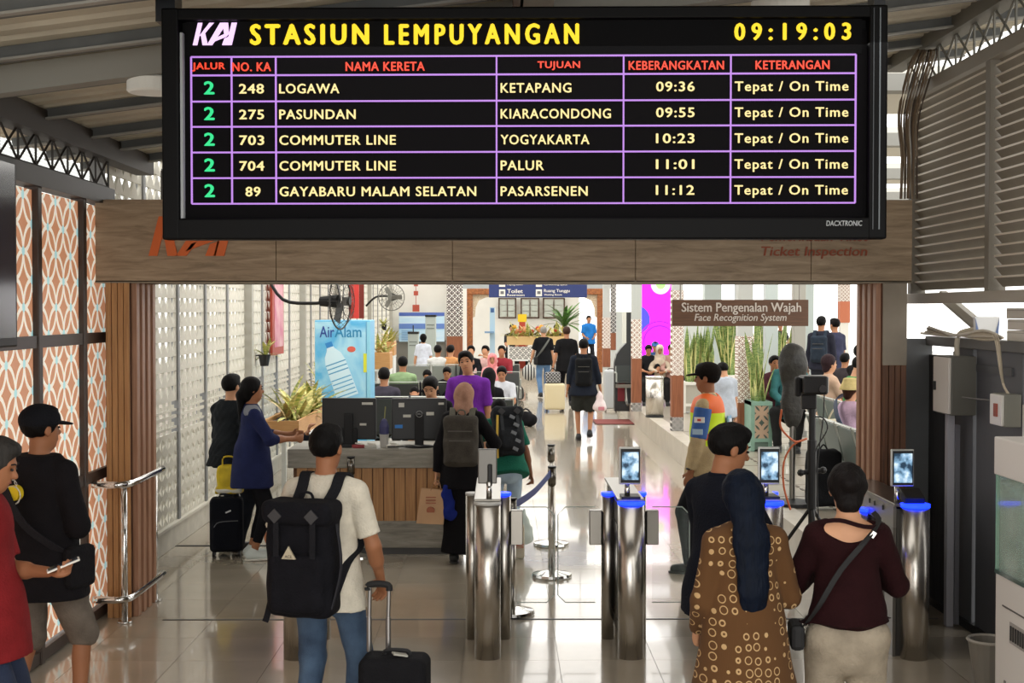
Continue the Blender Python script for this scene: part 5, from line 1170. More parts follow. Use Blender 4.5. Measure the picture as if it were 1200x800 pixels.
for i in range(14): link('bloom', MB().ball((random.uniform(-33, 31) * q, random.uniform(.0, .3), zt + random.uniform(.12, .3)), .07, 8), mat(random.choice(['#b83a2c', '#d8a02c', '#c8885a']), .6), t)
t = thing('palm', 'tall green potted palm behind the flower planter', 'palm', (PX(659, 44), 44, .33)); link('trunk', MB().cyl((0, 0, 0), (.05, 0, 1.3), .05, .03), mat('#6d5538', .7), t); link('pot', MB().lathe([(.2, 0), (.26, .4), (.28, .4)], n=14), mat('#5a3a2a', .6), t)
for i in range(26):
    o = bpy.data.objects.new('leaf', random.choice(GRN)); COL.objects.link(o); o.parent = t; a = random.uniform(0, 6.28); o.matrix_basis = Matrix.Translation((.05, 0, 1.25 + random.uniform(0, .15))) @ Matrix.Rotation(a, 4, 'Z') @ Matrix.Rotation(-random.uniform(.2, 1.3), 4, 'X') @ Matrix.Scale(1.25, 4)
t = thing('notice_stand', 'small yellow notice on a red stand above the far planter', 'sign', (PX(612, 43), 43, .33)); link('plate', MB().b2(-.14, .14, 0, .03, PZ(377, 43) - .33, PZ(368, 43) - .33), mat('#e6c41f', .5), t); link('stand', MB().b2(-.1, .1, .01, .04, 0, PZ(377, 43) - .33), mat('#b5432e', .5), t)
t = thing('info_stand', 'pale blue information stand at the left of the carved gateway', 'stand', (PX(577, 38), 38, 0)); q = 38 / F_PX; link('panel', MB().b2(-3 * q, 3 * q, 0, .1, .1, PZ(360, 38)), mat('#a8c4d6', .4), t); link('mark', MB().b2(-2 * q, 2 * q, -.01, 0, PZ(366, 38), PZ(361, 38)), mat('#35588a', .4), t); link('table_top', MB().b2(-9 * q, 2 * q, -.3, .0, PZ(390, 38), PZ(388, 38)), mat('#6f8fae', .5), t); link('foot', MB().b2(-4 * q, 4 * q, -.05, .2, 0, .1), STEELD, t)

# curved black kiosk with red mat, suitcases by the first pillar
D = 27.0; q = D / F_PX
t = thing('arch_kiosk', 'black curved information kiosk with upright screen on the hall floor', 'kiosk', (PX(726, D), D, 0)); pts = [(-4, 0)] 
L_ = [(720.5, 482), (720.5, 425), (723, 415), (728, 408), (734, 402), (734, 366), (742, 366), (742, 482)]
link('curved_case', MB().prism([(PX(a, D) - PX(726, D), max(0, PZ(b, D))) for a, b in L_][::-1], 0, .25), mat('#26292b', .4), t); link('screen', MB().b2(PX(729.5, D) - PX(726, D), PX(734, D) - PX(726, D), -.02, .1, PZ(402, D), PZ(366, D)), mat('#d9dbd2', .3), t); link('door', MB().b2(PX(724, D) - PX(726, D), PX(732, D) - PX(726, D), -.02, 0, PZ(470, D), PZ(438, D)), mat('#7c2029', .5), t)
t = thing('door_mat', 'dark red floor mat beneath the curved kiosk', 'mat', (PX(722, 26.6), 26.6, 0)); link('pile', MB().b2(-.42, .42, -.6, .5, .002, .012), mat('#7e3b36', .9, bump=.5, bscale=200), t); link('border', MB().b2(-.45, .45, -.63, .53, .0, .008), mat('#3f1f1d', .9), t)
# stainless bin on the platform
def bin_(x, D, w, y0_, y1_, lab, z0=.33, x_=None):
    t = thing('litter_bin', lab, 'bin', (PX(x, D), D, z0)); q = D / F_PX; hh = PZ(y0_, D) - z0; r = w / 2 * q; o = scyl('drum', (0, 0, .03), (0, 0, hh), r, BRUSH, t); scyl('lid_rim', (0, 0, hh), (0, 0, hh + .04), r * 1.03, CHROME, t); scyl('base_ring', (0, 0, 0), (0, 0, .03), r * 1.02, BLACK, t)
bin_(767.5, 23.6, 21, 443, 487, 'tall stainless steel litter bin between the lattice pillars')

# teal carved planter with snake plants
def snake(x, D, w, ytop, ybot, lab, n, lx, teal=True, sc=1., z0=.33, h=None):
    q = D / F_PX; t = thing('planter', lab, 'planter', (PX(x, D), D, z0)); zt = PZ(ytop, D) - z0; W = w / 2 * q; zt = max(zt, .3)
    TL = mat('#7fa391', .5, var=.1); 
    link('box_body', MB().b2(-W + .02, W - .02, .02, .5, .02, zt - .01), mat('#5f7468' if teal else '#b7b3a8', .6), t)
    for a in ((-W, -W + .05, 0, .52, 0, zt), (W - .05, W, 0, .52, 0, zt)): link('corner_post', MB().b2(*a), TL if teal else WHITE, t)
    for a in ((-W, W, -.01, .52, zt - .05, zt), (-W + .05, W - .05, -.0, .05, .12, .17)): link('frame_rail', MB().b2(*a), TL if teal else WHITE, t)
    if teal: link('carved_panel', MB().b2(-W + .05, W - .05, .0, .025, .17, zt - .05), kawung('carved_teal', 'x', .11, .125, '#3f4f46', '#b59a80', None, .13), t)
    link('soil', MB().b2(-W + .05, W - .05, .04, .48, zt - .02, zt - .01), SOIL, t); leaves(t, SNK, n, -W + .08 * 1, W - .08, .1, .42, zt - .02, .22, sc)
snake(893.5, 17.9, 25, 471, 526, 'teal carved planter of snake plants right of the front lattice pillar', 22, 0, True, .85)
snake(822, 24.5, 42, 448, 490, 'pale planter of snake plants behind the guard cap', 34, 0, False, 1.1)
snake(857, 23.5, 22, 440, 490, 'planter of snake plants between the guard and the front lattice pillar', 24, 0, False, 1.25)
snake(912, 26.5, 40, 428, 470, 'planter of snake plants under the right end of the wooden sign', 30, 0, False, .95)
snake(889, 25, 14, 440, 480, 'narrow snake plant pot behind the teal planter', 14, 0, False, 1.3)

# waiting benches: beam seat rows
SG = mat('#5f6b66', .5, .1); SB = mat('#2d3230', .6)
def bench(x, D, n, rz, lab, z0=0., pitch=.56, col=None, group=None):
    bt_ = .80 if z0 and col is None else .95; bc = (bt_ + .41) / 2; bh = bt_ - .45
    t = thing('waiting_bench', lab, 'bench', (PX(x, D), D, z0), R(rz), group); c = col or SG
    link('beam', MB().b2(-n * pitch / 2, n * pitch / 2, .15, .23, .33, .40), STEELD, t)
    for i in range(n):
        cx = (i - (n - 1) / 2) * pitch; w = pitch - .05
        link('seat', MB().box((cx, .18, .43), (w, .46, .03), (R(4), 0, 0)), c, t, .01)
        b = link('backrest', MB().box((cx, -.10, bc), (w, .03, bh), (R(12), 0, 0)), c, t, .012); link('frame', MB().tube([(cx - w / 2, -.04, .43), (cx - w / 2, -.16, bt_), (cx + w / 2, -.16, bt_), (cx + w / 2, -.04, .43)], .014, 6), mat('#a9ada6', .35, .6), b)
    for i in (-1, 1):
        x_ = i * (n * pitch / 2 - .2); link('leg', MB().tube([(x_, -.12, .01), (x_, .1, .06), (x_, .19, .34)], .02, 6), STEELD, t); link('leg', MB().tube([(x_, .48, .01), (x_, .28, .06), (x_, .19, .34)], .02, 6), STEELD, t)
        link('armrest', MB().tube([(i * n * pitch / 2, -.1, .62), (i * n * pitch / 2, .3, .62), (i * n * pitch / 2, .3, .45)], .016, 6), mat('#a9ada6', .35, .6), t)
    return t
bench(1000, 12.8, 4, -90, 'grey steel bench on the platform behind the tripod', .33, .62)
bench(458, 19.6, 3, 0, 'black backed waiting bench right behind the left monitor', col=SB)
bench(557, 19.3, 2, 0, 'black backed waiting bench right of the purple-shirted man', col=SB)
bench(474, 23.5, 3, 0, 'waiting bench in the second row under the green-shirted man', col=SB)
bench(512, 23.6, 2, 180, 'waiting bench facing the camera under the man in black', col=SB)
bench(520, 30.8, 3, 0, 'pale waiting bench in the rear rows', col=mat('#8d9591', .4, .3))
bench(588, 21.9, 1, 180, 'single dark seat facing the camera under the young man in white', col=SB)
bench(577, 27.0, 2, 180, 'waiting bench under the woman in coral pink hijab', col=SB)
bench(566, 30.6, 3, 180, 'waiting bench in the last row facing the camera', col=SB)
bench(981, 16.6, 4, -90, 'steel bench on the platform beneath the man in green', .33)
bench(771, 26.9, 3, 180, 'dark waiting bench behind the stainless bin', .33, col=SB)

# tripod with black speaker box, covered fan, orange cable
D = 10.9; t = thing('tripod_stand', 'black tripod stand behind the gates on the right', 'tripod', (PX(953, D), D, 0)); 
zt = PZ(462, D); link('pole', MB().cyl((0, 0, .35), (0, 0, zt), .028), BLACK, t); link('sleeve', MB().cyl((0, 0, .6), (0, 0, 1.15), .038), BLACK, t); link('top_bracket', MB().b2(-.09, .03, -.03, .03, zt - .12, zt), BLACK, t, .01)
for a in range(3): an_ = a * 2.094 + .5; link('leg', MB().tube([(0, 0, .62), (.42 * math.cos(an_), .42 * math.sin(an_), .02)], .015, 6), BLACK, t)
for i in (-1, 1): link('clamp_knob', MB().ball((i * .09, 0, PZ(553, D) + i * .01), .03, 8), BLACK, t)
link('clamp_bar', MB().cyl((-.09, 0, PZ(553, D) - .01), (.09, 0, PZ(553, D) + .01), .02), BLACK, t)
t = thing('floodlight', 'black boxy lamp head mounted on top of the tripod', 'lamp head', (PX(954, D), D, PZ(462, D))); link('housing', MB().b2(-.10, .10, -.10, .12, .0, .15), BLACK, t, .02); link('side_knob', MB().cyl((.05, -.105, .05), (.05, -.12, .05), .03), mat('#3a3a3c', .3), t); link('white_edge', MB().b2(.10, .105, -.08, .1, .02, .14), WHITE, t); link('black_cloth', MB().b2(-.15, -.10, -.04, .04, -.02, .14), BLACKM, t, .02)
D = 13.0; t = thing('standing_fan', 'tall standing fan wrapped in a dark dusty cover', 'fan', (PX(930, D), D, .33)); G = SDF(); zt = PZ(403, D) - .33
G.ell((0, 0, zt - .16), (.135, .10, .17), k=.05); G.cone((0, 0, zt - .2), (0, 0, .88), .12, .10, .6, k=.05); G.cone((0, 0, .9), (.0, 0, .78), .09, .05, .6, k=.05); G.fold(.008, 22, 2); me = G.mesh(.014, 'dust_cover'); me.materials.append(mat('#171614', .55, hex2='#35332e', vscale=9, bump=.8, bscale=30)); link('dust_cover', me, None, t); link('pole', MB().cyl((0, 0, 0), (0, 0, .85), .03), STEELD, t); link('base', MB().lathe([(.22, 0), (.22, .03), (.05, .06)]), BLACK, t)
t = thing('cable', 'orange cable looping down beside the tripod', 'cable', (PX(922, 11.6), 11.6, 0)); q = 11.6 / F_PX; link('lead', MB().tube(smoothpath([((x - 922) * q, .03 * i, PZ(y, 11.6)) for i, (x, y) in enumerate(((917, 480), (916, 497), (922, 508), (936, 519), (950, 516), (935, 524), (925, 545), (926, 575), (935, 603)))]), .009, 6), mat('#b5562c', .5), t)
t = thing('cable', 'thin black cables hanging from the tripod lamp', 'cable', (PX(968, 10.8), 10.8, 0)); q = 10.8 / F_PX; link('lead', MB().tube(smoothpath([((x - 968) * q, .0, PZ(y, 10.8)) for x, y in ((967, 462), (966, 490), (962, 520), (959, 560), (961, 608))]), .005, 5), BLACK, t); link('lead', MB().tube(smoothpath([((x - 968) * q, -.03, PZ(y, 10.8)) for x, y in ((955, 488), (965, 490), (970, 502), (960, 520), (955, 530))]), .006, 5), BLACK, t)

# ================================================================== RIGHT SERVICE CORNER
p = P(1118, 418, 9.1); t = thing('electrical_box', 'grey wall mounted electrical box with a white door', 'electrical box', (3.19, 9.3, p.z)); hh = (488 - 418) / F_PX * 9.1
link('case', MB().b2(-.17, 0, -.16, .17, -hh, 0), mat('#5d5b53', .5), t, .005); link('door', MB().b2(-.19, -.17, -.155, .165, -hh + .01, -.01), mat('#cfc8bf', .5), t, .004); link('latch', MB().b2(-.205, -.19, .1, .13, -hh * .6, -hh * .45), BLACK, t); link('conduit', MB().tube(smoothpath([(-.08, 0, 0), (-.08, 0, .1), (-.05, 0, .16), (.05, -.1, .19)]), .018, 6), mat('#b5ac9a', .6), t)
p = P(1190, 463, 8.3); t = thing('switch_box', 'small white switch box with a thin rod on the partition', 'switch box', (3.18, 8.42, p.z)); link('case', MB().b2(-.10, .0, -.1, .12, -.2, 0), mat('#8b8a80', .5), t, .005); link('face', MB().b2(-.12, -.10, -.09, .11, -.195, -.005), WHITE, t, .006); link('switch', MB().b2(-.13, -.12, -.03, .02, -.14, -.06), mat('#9c4a3c', .5), t); link('rod', MB().tube([(-.11, .1, -.05), (-.16, .5, -.055)], .006, 6), mat('#4c4540', .5), t)
t = thing('paper_notice', 'white paper notice taped below the switch box', 'notice', (3.195, 8.22, PZ(476, 8.22))); link('sheet', MB().b2(-.008, 0, -.12, .1, -.25, 0), WHITE, t)
for z in (-.05, -.075, -.12, -.16, -.175): link('printed_line', MB().b2(-.010, -.008, -.08, .05 - abs(z) * .2, z, z + .008), mat('#55524e', .6), t)
t = thing('router', 'white and blue router standing on the partition top', 'router', (3.22, 9.05, 2.0)); link('body', MB().prism([(-.075, 0), (.075, 0), (.085, .15), (-.085, .15)], -.02, .02), mat('#dfe0e0', .4), t, .004); 
for i in (-1, 1): link('blue_corner', MB().prism([(i * .08, .14), (i * .074, .01), (i * .045, .01)], -.024, -.02), mat('#6d7fa8', .4), t)
for i, (y, zz, w2) in enumerate(((8.45, 2.0, .2), (8.44, 2.07, .21), (8.46, 2.14, .2))):
    t = thing('carton', ('white flat carton resting on the partition top, lowest of the stack', 'white flat carton in the middle of the stack on the partition', 'white flat carton on top of the stack on the partition')[i], 'box', (3.36, y, zz)); link('body', MB().b2(-.17, .17, -.15, .15, 0, .066), mat('#d8d2c6', .6), t, .003); link('lid_line', MB().b2(-.172, .172, -.152, .152, .05, .053), mat('#a39c8f', .6), t)
t = thing('cables', 'tangle of beige cables running along the partition top', 'cables', (3.14, 9.2, 2.0))
for i in range(6): link('cable', MB().tube(smoothpath([(.02 * math.sin(i), 1.0 - .05 * i, .02 + .01 * i), (.0, .5, .015 + .012 * (i % 3)), (-.01 * i, .1, .02), (.01, -.3, .012 * i), (-.01, -.7, .02)]), .009, 5), mat(('#cfc4ae', '#a99d88', '#ddd6c8')[i % 3], .6), t)
for i in range(4): link('cable', MB().tube(smoothpath([(-.02, -.55 - .02 * i, .03), (-.04, -.66 - .015 * i, .0), (-.035, -.70 - .01 * i, -.12), (-.03, -.76, -.26), (-.0, -.78, -.33)]), .008, 5), mat(('#cfc4ae', '#a99d88')[i % 2], .6), t)
# kiosk counter lower right
t = thing('service_counter', 'white service counter with glass screen at the lower right corner', 'counter', (2.44, 5.2, 0)); CWH = mat('#dfd9d3', .45)
link('cabinet', MB().b2(0, .7, 0, 1.5, .04, .90), CWH, t, .006); link('door_gap', MB().b2(-.003, 0, .05, 1.4, .755, .762), mat('#5a5550', .6), t); link('handle_slot', MB().b2(-.004, 0, 1.35, 1.37, .28, .40), mat('#7a756f', .5), t); link('counter_glass', MB().b2(-.005, .7, -.005, 1.5, .90, .92), mat('#2c4a44', .08), t)
vt = link('vent_grille', MB().b2(-.004, 0, .5, 1.3, .60, .70), mat('#a39d97', .5), t)
for i in range(26): link('vent_slot', MB().b2(-.008, -.004, .52 + .03 * i, .535 + .03 * i, .615, .685), mat('#2d2b29', .7), vt)
link('glass_screen', MB().b2(0, .012, .0, 1.49, .92, 1.39), glassm('#c5dccd', .28), t); link('glass_end', MB().b2(0.012, .7, 1.478, 1.49, .92, 1.39), glassm('#c5dccd', .28), t); link('glass_edge', MB().b2(-.004, .014, 1.488, 1.497, .92, 1.39), mat('#7fa692', .2), t)
link('fascia_box', MB().b2(-.02, .7, -.02, 1.48, 1.39, 1.575), CWH, t, .006); link('inner_shelf', MB().b2(.1, .68, .1, 1.4, 1.16, 1.18), mat('#9ca89f', .3), t)
t = thing('waste_basket', 'small grey waste basket on the floor beside the white counter', 'bin', (PX(1160, 8.0), 7.95, 0)); link('tub', MB().lathe([(.08, 0), (.12, .26), (.11, .26), (.075, .02)], n=20), mat('#8a857c', .5), t); link('rim', MB().tube([(.12 * math.cos(a * .4), .12 * math.sin(a * .4), .26) for a in range(16)], .01, 6, True), mat('#b5b0a5', .5), t)

# ================================================================== PEOPLE
def ringknit():
    n = NT('ring_knit'); v = n.t.nodes.new('ShaderNodeTexVoronoi'); v.inputs['Scale'].default_value = 21; v.inputs['Randomness'].default_value = .22; mp = n.t.nodes.new('ShaderNodeMapping'); mp.inputs['Scale'].default_value = (1.15, .5, 1); n.t.links.new(n.tc.outputs['Object'], mp.inputs[0]); n.t.links.new(mp.outputs[0], v.inputs['Vector'])
    d = v.outputs['Distance']; ring = n.f('MULTIPLY', n.f('GREATER_THAN', d, .29), n.f('LESS_THAN', d, .38)); hem = n.f('GREATER_THAN', n.z, .66)
    n.link(n.mix(n.f('MULTIPLY', ring, hem), hexc('#573818'), hexc('#b8976a')), 'Base Color'); n.b.inputs['Roughness'].default_value = .95
    w_ = n.t.nodes.new('ShaderNodeTexWave'); w_.inputs['Scale'].default_value = 60; n.t.links.new(n.tc.outputs['Object'], w_.inputs[0]); b_ = n.t.nodes.new('ShaderNodeBump'); b_.inputs['Strength'].default_value = .25; n.t.links.new(w_.outputs['Fac'], b_.inputs['Height']); n.link(b_.outputs[0], 'Normal'); return n.m
def denim(c='#26384f', c2='#4d6580'): return mat(c2, .85, hex2=c, vscale=5, bump=.4, bscale=150)
# --- foreground row
k = person('man in dark red polo shirt and jeans at the left edge holding a phone', 5.8, x=-20, rz=-84, H=1.66, skin='t', haircol='#33312f', top=dict(col='#7a1f22', hem=.17, fit=1.12, collar='#5c1719'), bot=dict(mat=denim('#131c30', '#1f2c47')), pose=dict(handR=(.25, .02, .80), handL=(.02, .27, 1.08), elbowL=(-.6, -.8, -1), hpitch=18), curl={-1: .8, 1: .5}, palm={-1: (0, -.3, 1), 1: (-1, 0, 0)})
pw = wpt(k, (-.02, .50, 1.09)); t = thing('phone', 'white cased phone held by the man in the dark red polo', 'phone', wpt(k, k.wr[-1] + k.hd[-1] * .09 + Vector((0, 0, .035))), R(-70)); link('case', MB().box((0, 0, 0), (.07, .14, .008), (.35, 0, 0)), WHITE, t, .003); link('screen', MB().box((0, -.002, .006), (.062, .125, .002), (.35, 0, 0)), mat('#39424d', .1), t)
k = person('man in black hoodie, black cap and grey cargo shorts by the orange panels', 7.1, x=47, rz=-24, H=1.69, skin='t', top=dict(col='#161417', sleeve='long', hem=.2, fit=1.16, hood=True, name='hoodie'), bot=dict(col='#6b6259', cut=.56, fit=1.15), hat=('cap', '#15161b'), pose=dict(handR=(.08, .20, 1.09), handL=(-.12, .22, 1.07), elbowR=(.8, -.6, -1), elbowL=(-.8, -.6, -1), footL=(-.16, -.08, .08), footR=(.15, .1, .08), hyaw=-18), curl={1: .8, -1: .8})
s = k.s; t = back_root(k, 'sling_bag', 'black sling bag with printed strap across the hoodie man’s back'.replace('’', "'")); link('strap', MB().ribbon(smoothpath([(-.13, .05, .52), (-.12, -.12, .50), (-.05, -.190, .36), (.08, -.205, .2), (.18, -.11, .08), (.21, -.02, .02)]), .042, .008, (.8, 0, .6)), cloth('#232226'), t); link('pouch', MB().box((.235, .02, -.04), (.07, .2, .22)), cloth('#19181b'), t, .03)
text('strap_lettering', 'WARMOL', WHITE, t, (-.075, -.168, .44), wd=.085, ht=.016, rot=(0, R(52), 0), depth=.001).location = (.01, -.200, .425)
o = link('print_patch', MB().cyl((-.01, -.188, .35), (-.01, -.15, .35), .04, n=20), mat('#e0c21e', .7), k.top); o.location = k.pel; 
o2 = link('print_patch', MB().tube([(-.01 + .052 * math.cos(a * .5), -.186, .34 + .047 * math.sin(a * .5)) for a in range(13)], .004, 4, True), mat('#c9c4b8', .7), k.top); o2.location = k.pel
me = text_mesh('KARSA', .09, .018, .002, .02); me.materials.append(WHITE); o3 = link('print_lettering', me, None, k.top, loc=k.pel + Vector((-.01, -.190, .265)))
k = person('man in cream t-shirt and jeans wearing the big black rucksack', 6.7, x=382, rz=-14, H=1.625, skin='t', top=dict(col='#cfc8b8', hem=.15, fit=1.0), bot=dict(mat=denim()), pose=dict(handR=(.228, .15, .855), elbowR=(.6, -1, -.2), handL=(-.26, .2, .95), footL=(-.12, -.02, .08), footR=(.12, .05, .08), hyaw=-6, hroll=0), curl={1: 1.25}, palm={1: (-.3, .2, -1)})
backpack(k, 'large black rucksack with triangular patch on the man in cream', '#131318', w=.34, h=.55, d=.17, zc=.125, style='hiking', strap='#1c1c20', xoff=-.045)
t = [o for o in COL.objects if o.name.startswith('backpack')][-1]; yb = -(.105 * k.s + .085) - .17 * .55
link('triangle_patch', MB().prism([(-.10, .145), (-.03, .145), (-.065, .205)], yb - .045, yb - .035), mat('#b5ab93', .6), t); text('patch_lettering', 'ACE', mat('#3a3630', .6), t, (-.065, yb - .046, .157), wd=.035, depth=.001)
link('side_strap', MB().ribbon(smoothpath([(.13, -.2, .3), (.16, -.22, .1), (.12, -.24, -.1)]), .02, .006, (0, 1, 0)), cloth('#303035'), t); link('loose_strap', MB().ribbon(smoothpath([(-.2, -.2, -.05), (-.215, -.22, -.14), (-.225, -.23, -.18)]), .03, .006, (1, 0, 0)), cloth('#1a1a1e'), t)
# suitcase in front right of him
D = 6.55; t = thing('suitcase', 'black cabin suitcase with raised handle held by the man in cream', 'suitcase', (PX(462, D), D, 0), R(-6)); sm = cloth('#17171a')
G = SDF(); G.box((0, 0, .29), (.165, .11, .245), .045); G.box((0, -.11, .24), (.14, .025, .17), .02); me = G.mesh(.01, 'shell'); me.materials.append(sm); link('shell', me, None, t)
hb = wpt(k, k.wr[1]); 
for x_ in (-.14, -.045): link('handle_tube', MB().cyl((x_, .07, .53), (x_, .07, .70), .013).cyl((x_, .07, .70), (x_ + .004, .07, .845), .010), mat('#8f8d8c', .3, .9), t)
link('handle_grip', MB().tube(smoothpath([(-.145, .07, .83), (-.14, .07, .855), (-.09, .07, .862), (-.045, .07, .855), (-.04, .07, .83)]), .017, 8), BLACKM, t); link('top_handle', MB().tube(smoothpath([(-.05, 0, .53), (-.04, 0, .555), (.06, 0, .555), (.07, 0, .53)]), .011, 6), BLACKM, t); link('luggage_tag', MB().box((.03, -.03, .545), (.07, .05, .008), (0, .2, .4)), mat('#a9a79c', .5), t)
for i in (-1, 1): 
    for j in (-1, 1): link('wheel', MB().cyl((i * .13 - .01, j * .08, .027), (i * .13 + .01, j * .08, .027), .027), BLACK, t)
k = person('man in dark navy shirt standing beside the blue-haired woman', 6.35, x=846, rz=-58, H=1.665, skin='t', top=dict(col='#10131d', sleeve='short', hem=.12, fit=1.0, collar='#10131d'), bot=dict(col='#1a1d26'), pose=dict(hpitch=14, hyaw=-18, handR=(.18, .28, 1.0), handL=(-.14, .3, 1.0), elbowR=(1, -.5, -.8), elbowL=(-1, -.3, -.5)))
k = person('woman with long blue hair in a brown ring-patterned cardigan', 5.7, x=874, rz=8, H=1.525, fem=True, skin='l', hair='long', haircol='#07101f', top=dict(mat=ringknit(), sleeve='long', hem=.24, fit=1.08, name='cardigan', hairlen=.40, hairx=.0, slen=.92), bot=dict(col='#cdc6b8', fit=1.15), pose=dict(hroll=-6, handL=(-.15, .18, .82), handR=(.14, .24, 1.0), elbowR=(.5, -.5, -1), elbowL=(-.4, -.6, -1)))
k = person('woman in maroon open-back knit top and beige trousers with low bun', 5.75, x=996, rz=-6, H=1.545, fem=True, skin='l', hair='bun', haircol='#141010', top=dict(col='#230a0d', sleeve='long', hem=-.05, fit=1.0, off=True, ff=30, name='knit_top', slen=.8), bot=dict(col='#978c7b', fit=1.16), pose=dict(handL=(-.08, .26, 1.05), handR=(.08, .26, 1.05), elbowR=(.9, -.4, -1), elbowL=(-.9, -.4, -1), hpitch=14))
t = back_root(k, 'shoulder_bag', 'small black shoulder bag at the left hip of the woman in maroon'); link('strap', MB().ribbon(smoothpath([(.11, .03, .50), (.115, -.07, .475), (.05, -.125, .40), (-.05, -.13, .28), (-.14, -.12, .12), (-.185, -.05, .03)]), .022, .006, (.8, 0, .6)), BLACKM, t); link('buckle', MB().box((.085, -.115, .43), (.018, .010, .026), (0, R(35), 0)), CHROME, t); link('pouch', MB().box((-.215, .0, -.02), (.06, .16, .11)), BLACKM, t, .02)
link('neck_band', MB().ribbon(smoothpath([(-.13, -.07, .47), (-.05, -.10, .485), (.05, -.10, .46), (.14, -.07, .455)]), .018, .006, (0, 0, 1)), cloth('#1f0b0e'), k.root).location = k.pel

# --- guard
def vestmat():
    n = NT('hi_vis_vest'); z = n.z; c = n.mix(n.f('GREATER_THAN', z, 1.34), hexc('#d3ee1a'), hexc('#f06a1e')); band = n.f('MULTIPLY', n.f('GREATER_THAN', n.f('ADD', z, n.f('MULTIPLY', n.y, .5)), 1.10), n.f('LESS_THAN', n.f('ADD', z, n.f('MULTIPLY', n.y, .5)), 1.15)); c = n.mix(band, c, hexc('#ea5b1c'))
    n.link(c, 'Base Color'); n.link(c, 'Emission Color'); n.b.inputs['Emission Strength'].default_value = .0; n.b.inputs['Roughness'].default_value = .6; return n.m
k = person('guard in orange and lime hi-vis vest, tan shirt and black cap facing left', 11.4, x=830, rz=68, H=1.74, skin='t', top=dict(col='#b7a27c', sleeve='long', hem=.12, fit=1.05, collar='#cdbb98'), bot=dict(col='#191a1e'), hat=('cap', '#17120f'), pose=dict(handL=(-.22, .10, .80), handR=(.2, .16, .86), footL=(-.14, .11, .08)), shoe='#101010')
G = SDF(); s = k.s; V = k.V; sd = k.T.col[0]
G.cone(V(0, 0, -.10), V(0, 0, .2), .185 * s, .172 * s, .8, sd, cuta=True); G.cone(V(0, 0, .2), V(0, 0, .38), .17 * s, .185 * s, .76, sd, k=.05); G.cone(V(-.1, -.003, .44), V(.1, -.003, .44), .078 * s, .078 * s, 1, k=.04)
for i in (-1, 1): G.cone(V(0, -.008, .5), k.sh[i], .062 * s, .06 * s, k=.03); G.cone(k.sh[i] + Vector((i * .075, 0, .03)), k.sh[i] + Vector((i * .075, 0, -.2)), .055 * s, .05 * s, 1, op='s', k=.01)
G.ell(V(0, .02, .56), (.085 * s, .10 * s, .085 * s), k.T, op='s'); G.fold(.004, 22, 3); me = G.mesh(.011, 'vest'); me.materials.append(vestmat()); link('vest', me, None, k.root)
link('back_label', MB().box(V(.07, -.162, .30), (.13, .012, .12)), mat('#7fa8c8', .5), k.root); link('label_text_block', MB().box(V(.07, -.172, .30), (.09, .006, .07)), mat('#dfe8ee', .5), k.root)
a, b = k.sh[-1], k.el[-1]; G = SDF(); G.cone(a + (b - a) * .05, a + (b - a) * .92, .072 * s, .068 * s, cuta=True, cutb=True); me = G.mesh(.009, 'arm_band'); me.materials.append(mat('#27569a', .6)); ab = link('arm_band', me, None, k.root)
dq = (b - a); link('arm_badge', MB().box(a + dq * .38 + Vector((-.068, -.0, 0)) * s, (.012, .085, .045)), WHITE, ab); link('arm_badge', MB().box(a + dq * .72 + Vector((-.066, -.0, 0)) * s, (.012, .085, .045)), mat('#a9c4d8', .5), ab); link('arm_badge_mark', MB().box(a + dq * .38 + Vector((-.075, 0, 0)) * s, (.008, .03, .02)), mat('#d0452e', .5), ab)
link('watch', MB().tube([k.wr[-1] + Vector((.034 * math.cos(q_ * .628), .034 * math.sin(q_ * .628), .02)) for q_ in range(10)], .009, 6, True), BLACK, k.root)
k2 = person('child in pale grey shirt seen behind the guard', 16.2, x=850, rz=25, z0=.33, H=1.24, skin='l', top=dict(col='#b5bcc6', fit=1.05, collar='#c5ccd6'), bot=dict(col='#4a4a50'), pose=dict(hpitch=22))

# --- couple by the pierced wall
k = person('woman in navy tunic and cropped black leggings standing by the pierced wall', 12.0, x=295, rz=-72, H=1.60, fem=True, skin='t', hair='pony', top=dict(col='#20264a', sleeve='long', slen=.35, hem=.24, fit=1.12), bot=dict(col='#101014', cut=.88, slim=True, sole=True), shoe='#c9d0cb', pose=dict(handR=(.12, .34, 1.06), handL=(-.1, .36, 1.08), elbowR=(1, -.6, -1), elbowL=(-1, -.6, -1)))
G = SDF(); V = k.V; s = k.s; G.cone(V(-.1, -.01, .45), V(.1, -.01, .45), .078 * s, .078 * s, k=.02); 
for i in (-1, 1): G.cone(V(0, -.008, .495), k.sh[i], .058 * s, .062 * s, k=.03)
G.cut(V(0, 0, .43), k.T.col[2] * -1); G.cut(V(0, 0, .53), k.T.col[2]); me = G.mesh(.012, 'yoke'); me.materials.append(cloth('#77797f')); link('yoke', me, None, k.root)
k = person('man in black puffer jacket standing behind the woman in navy', 12.45, x=271, rz=-30, H=1.60, skin='l', top=dict(col='#1c1f22', sleeve='long', hem=.1, fit=1.2, puff=True, name='puffer_jacket'), bot=dict(col='#22252c'), pose=dict(handL=(-.1, .24, .95), handR=(.2, .1, .88)))
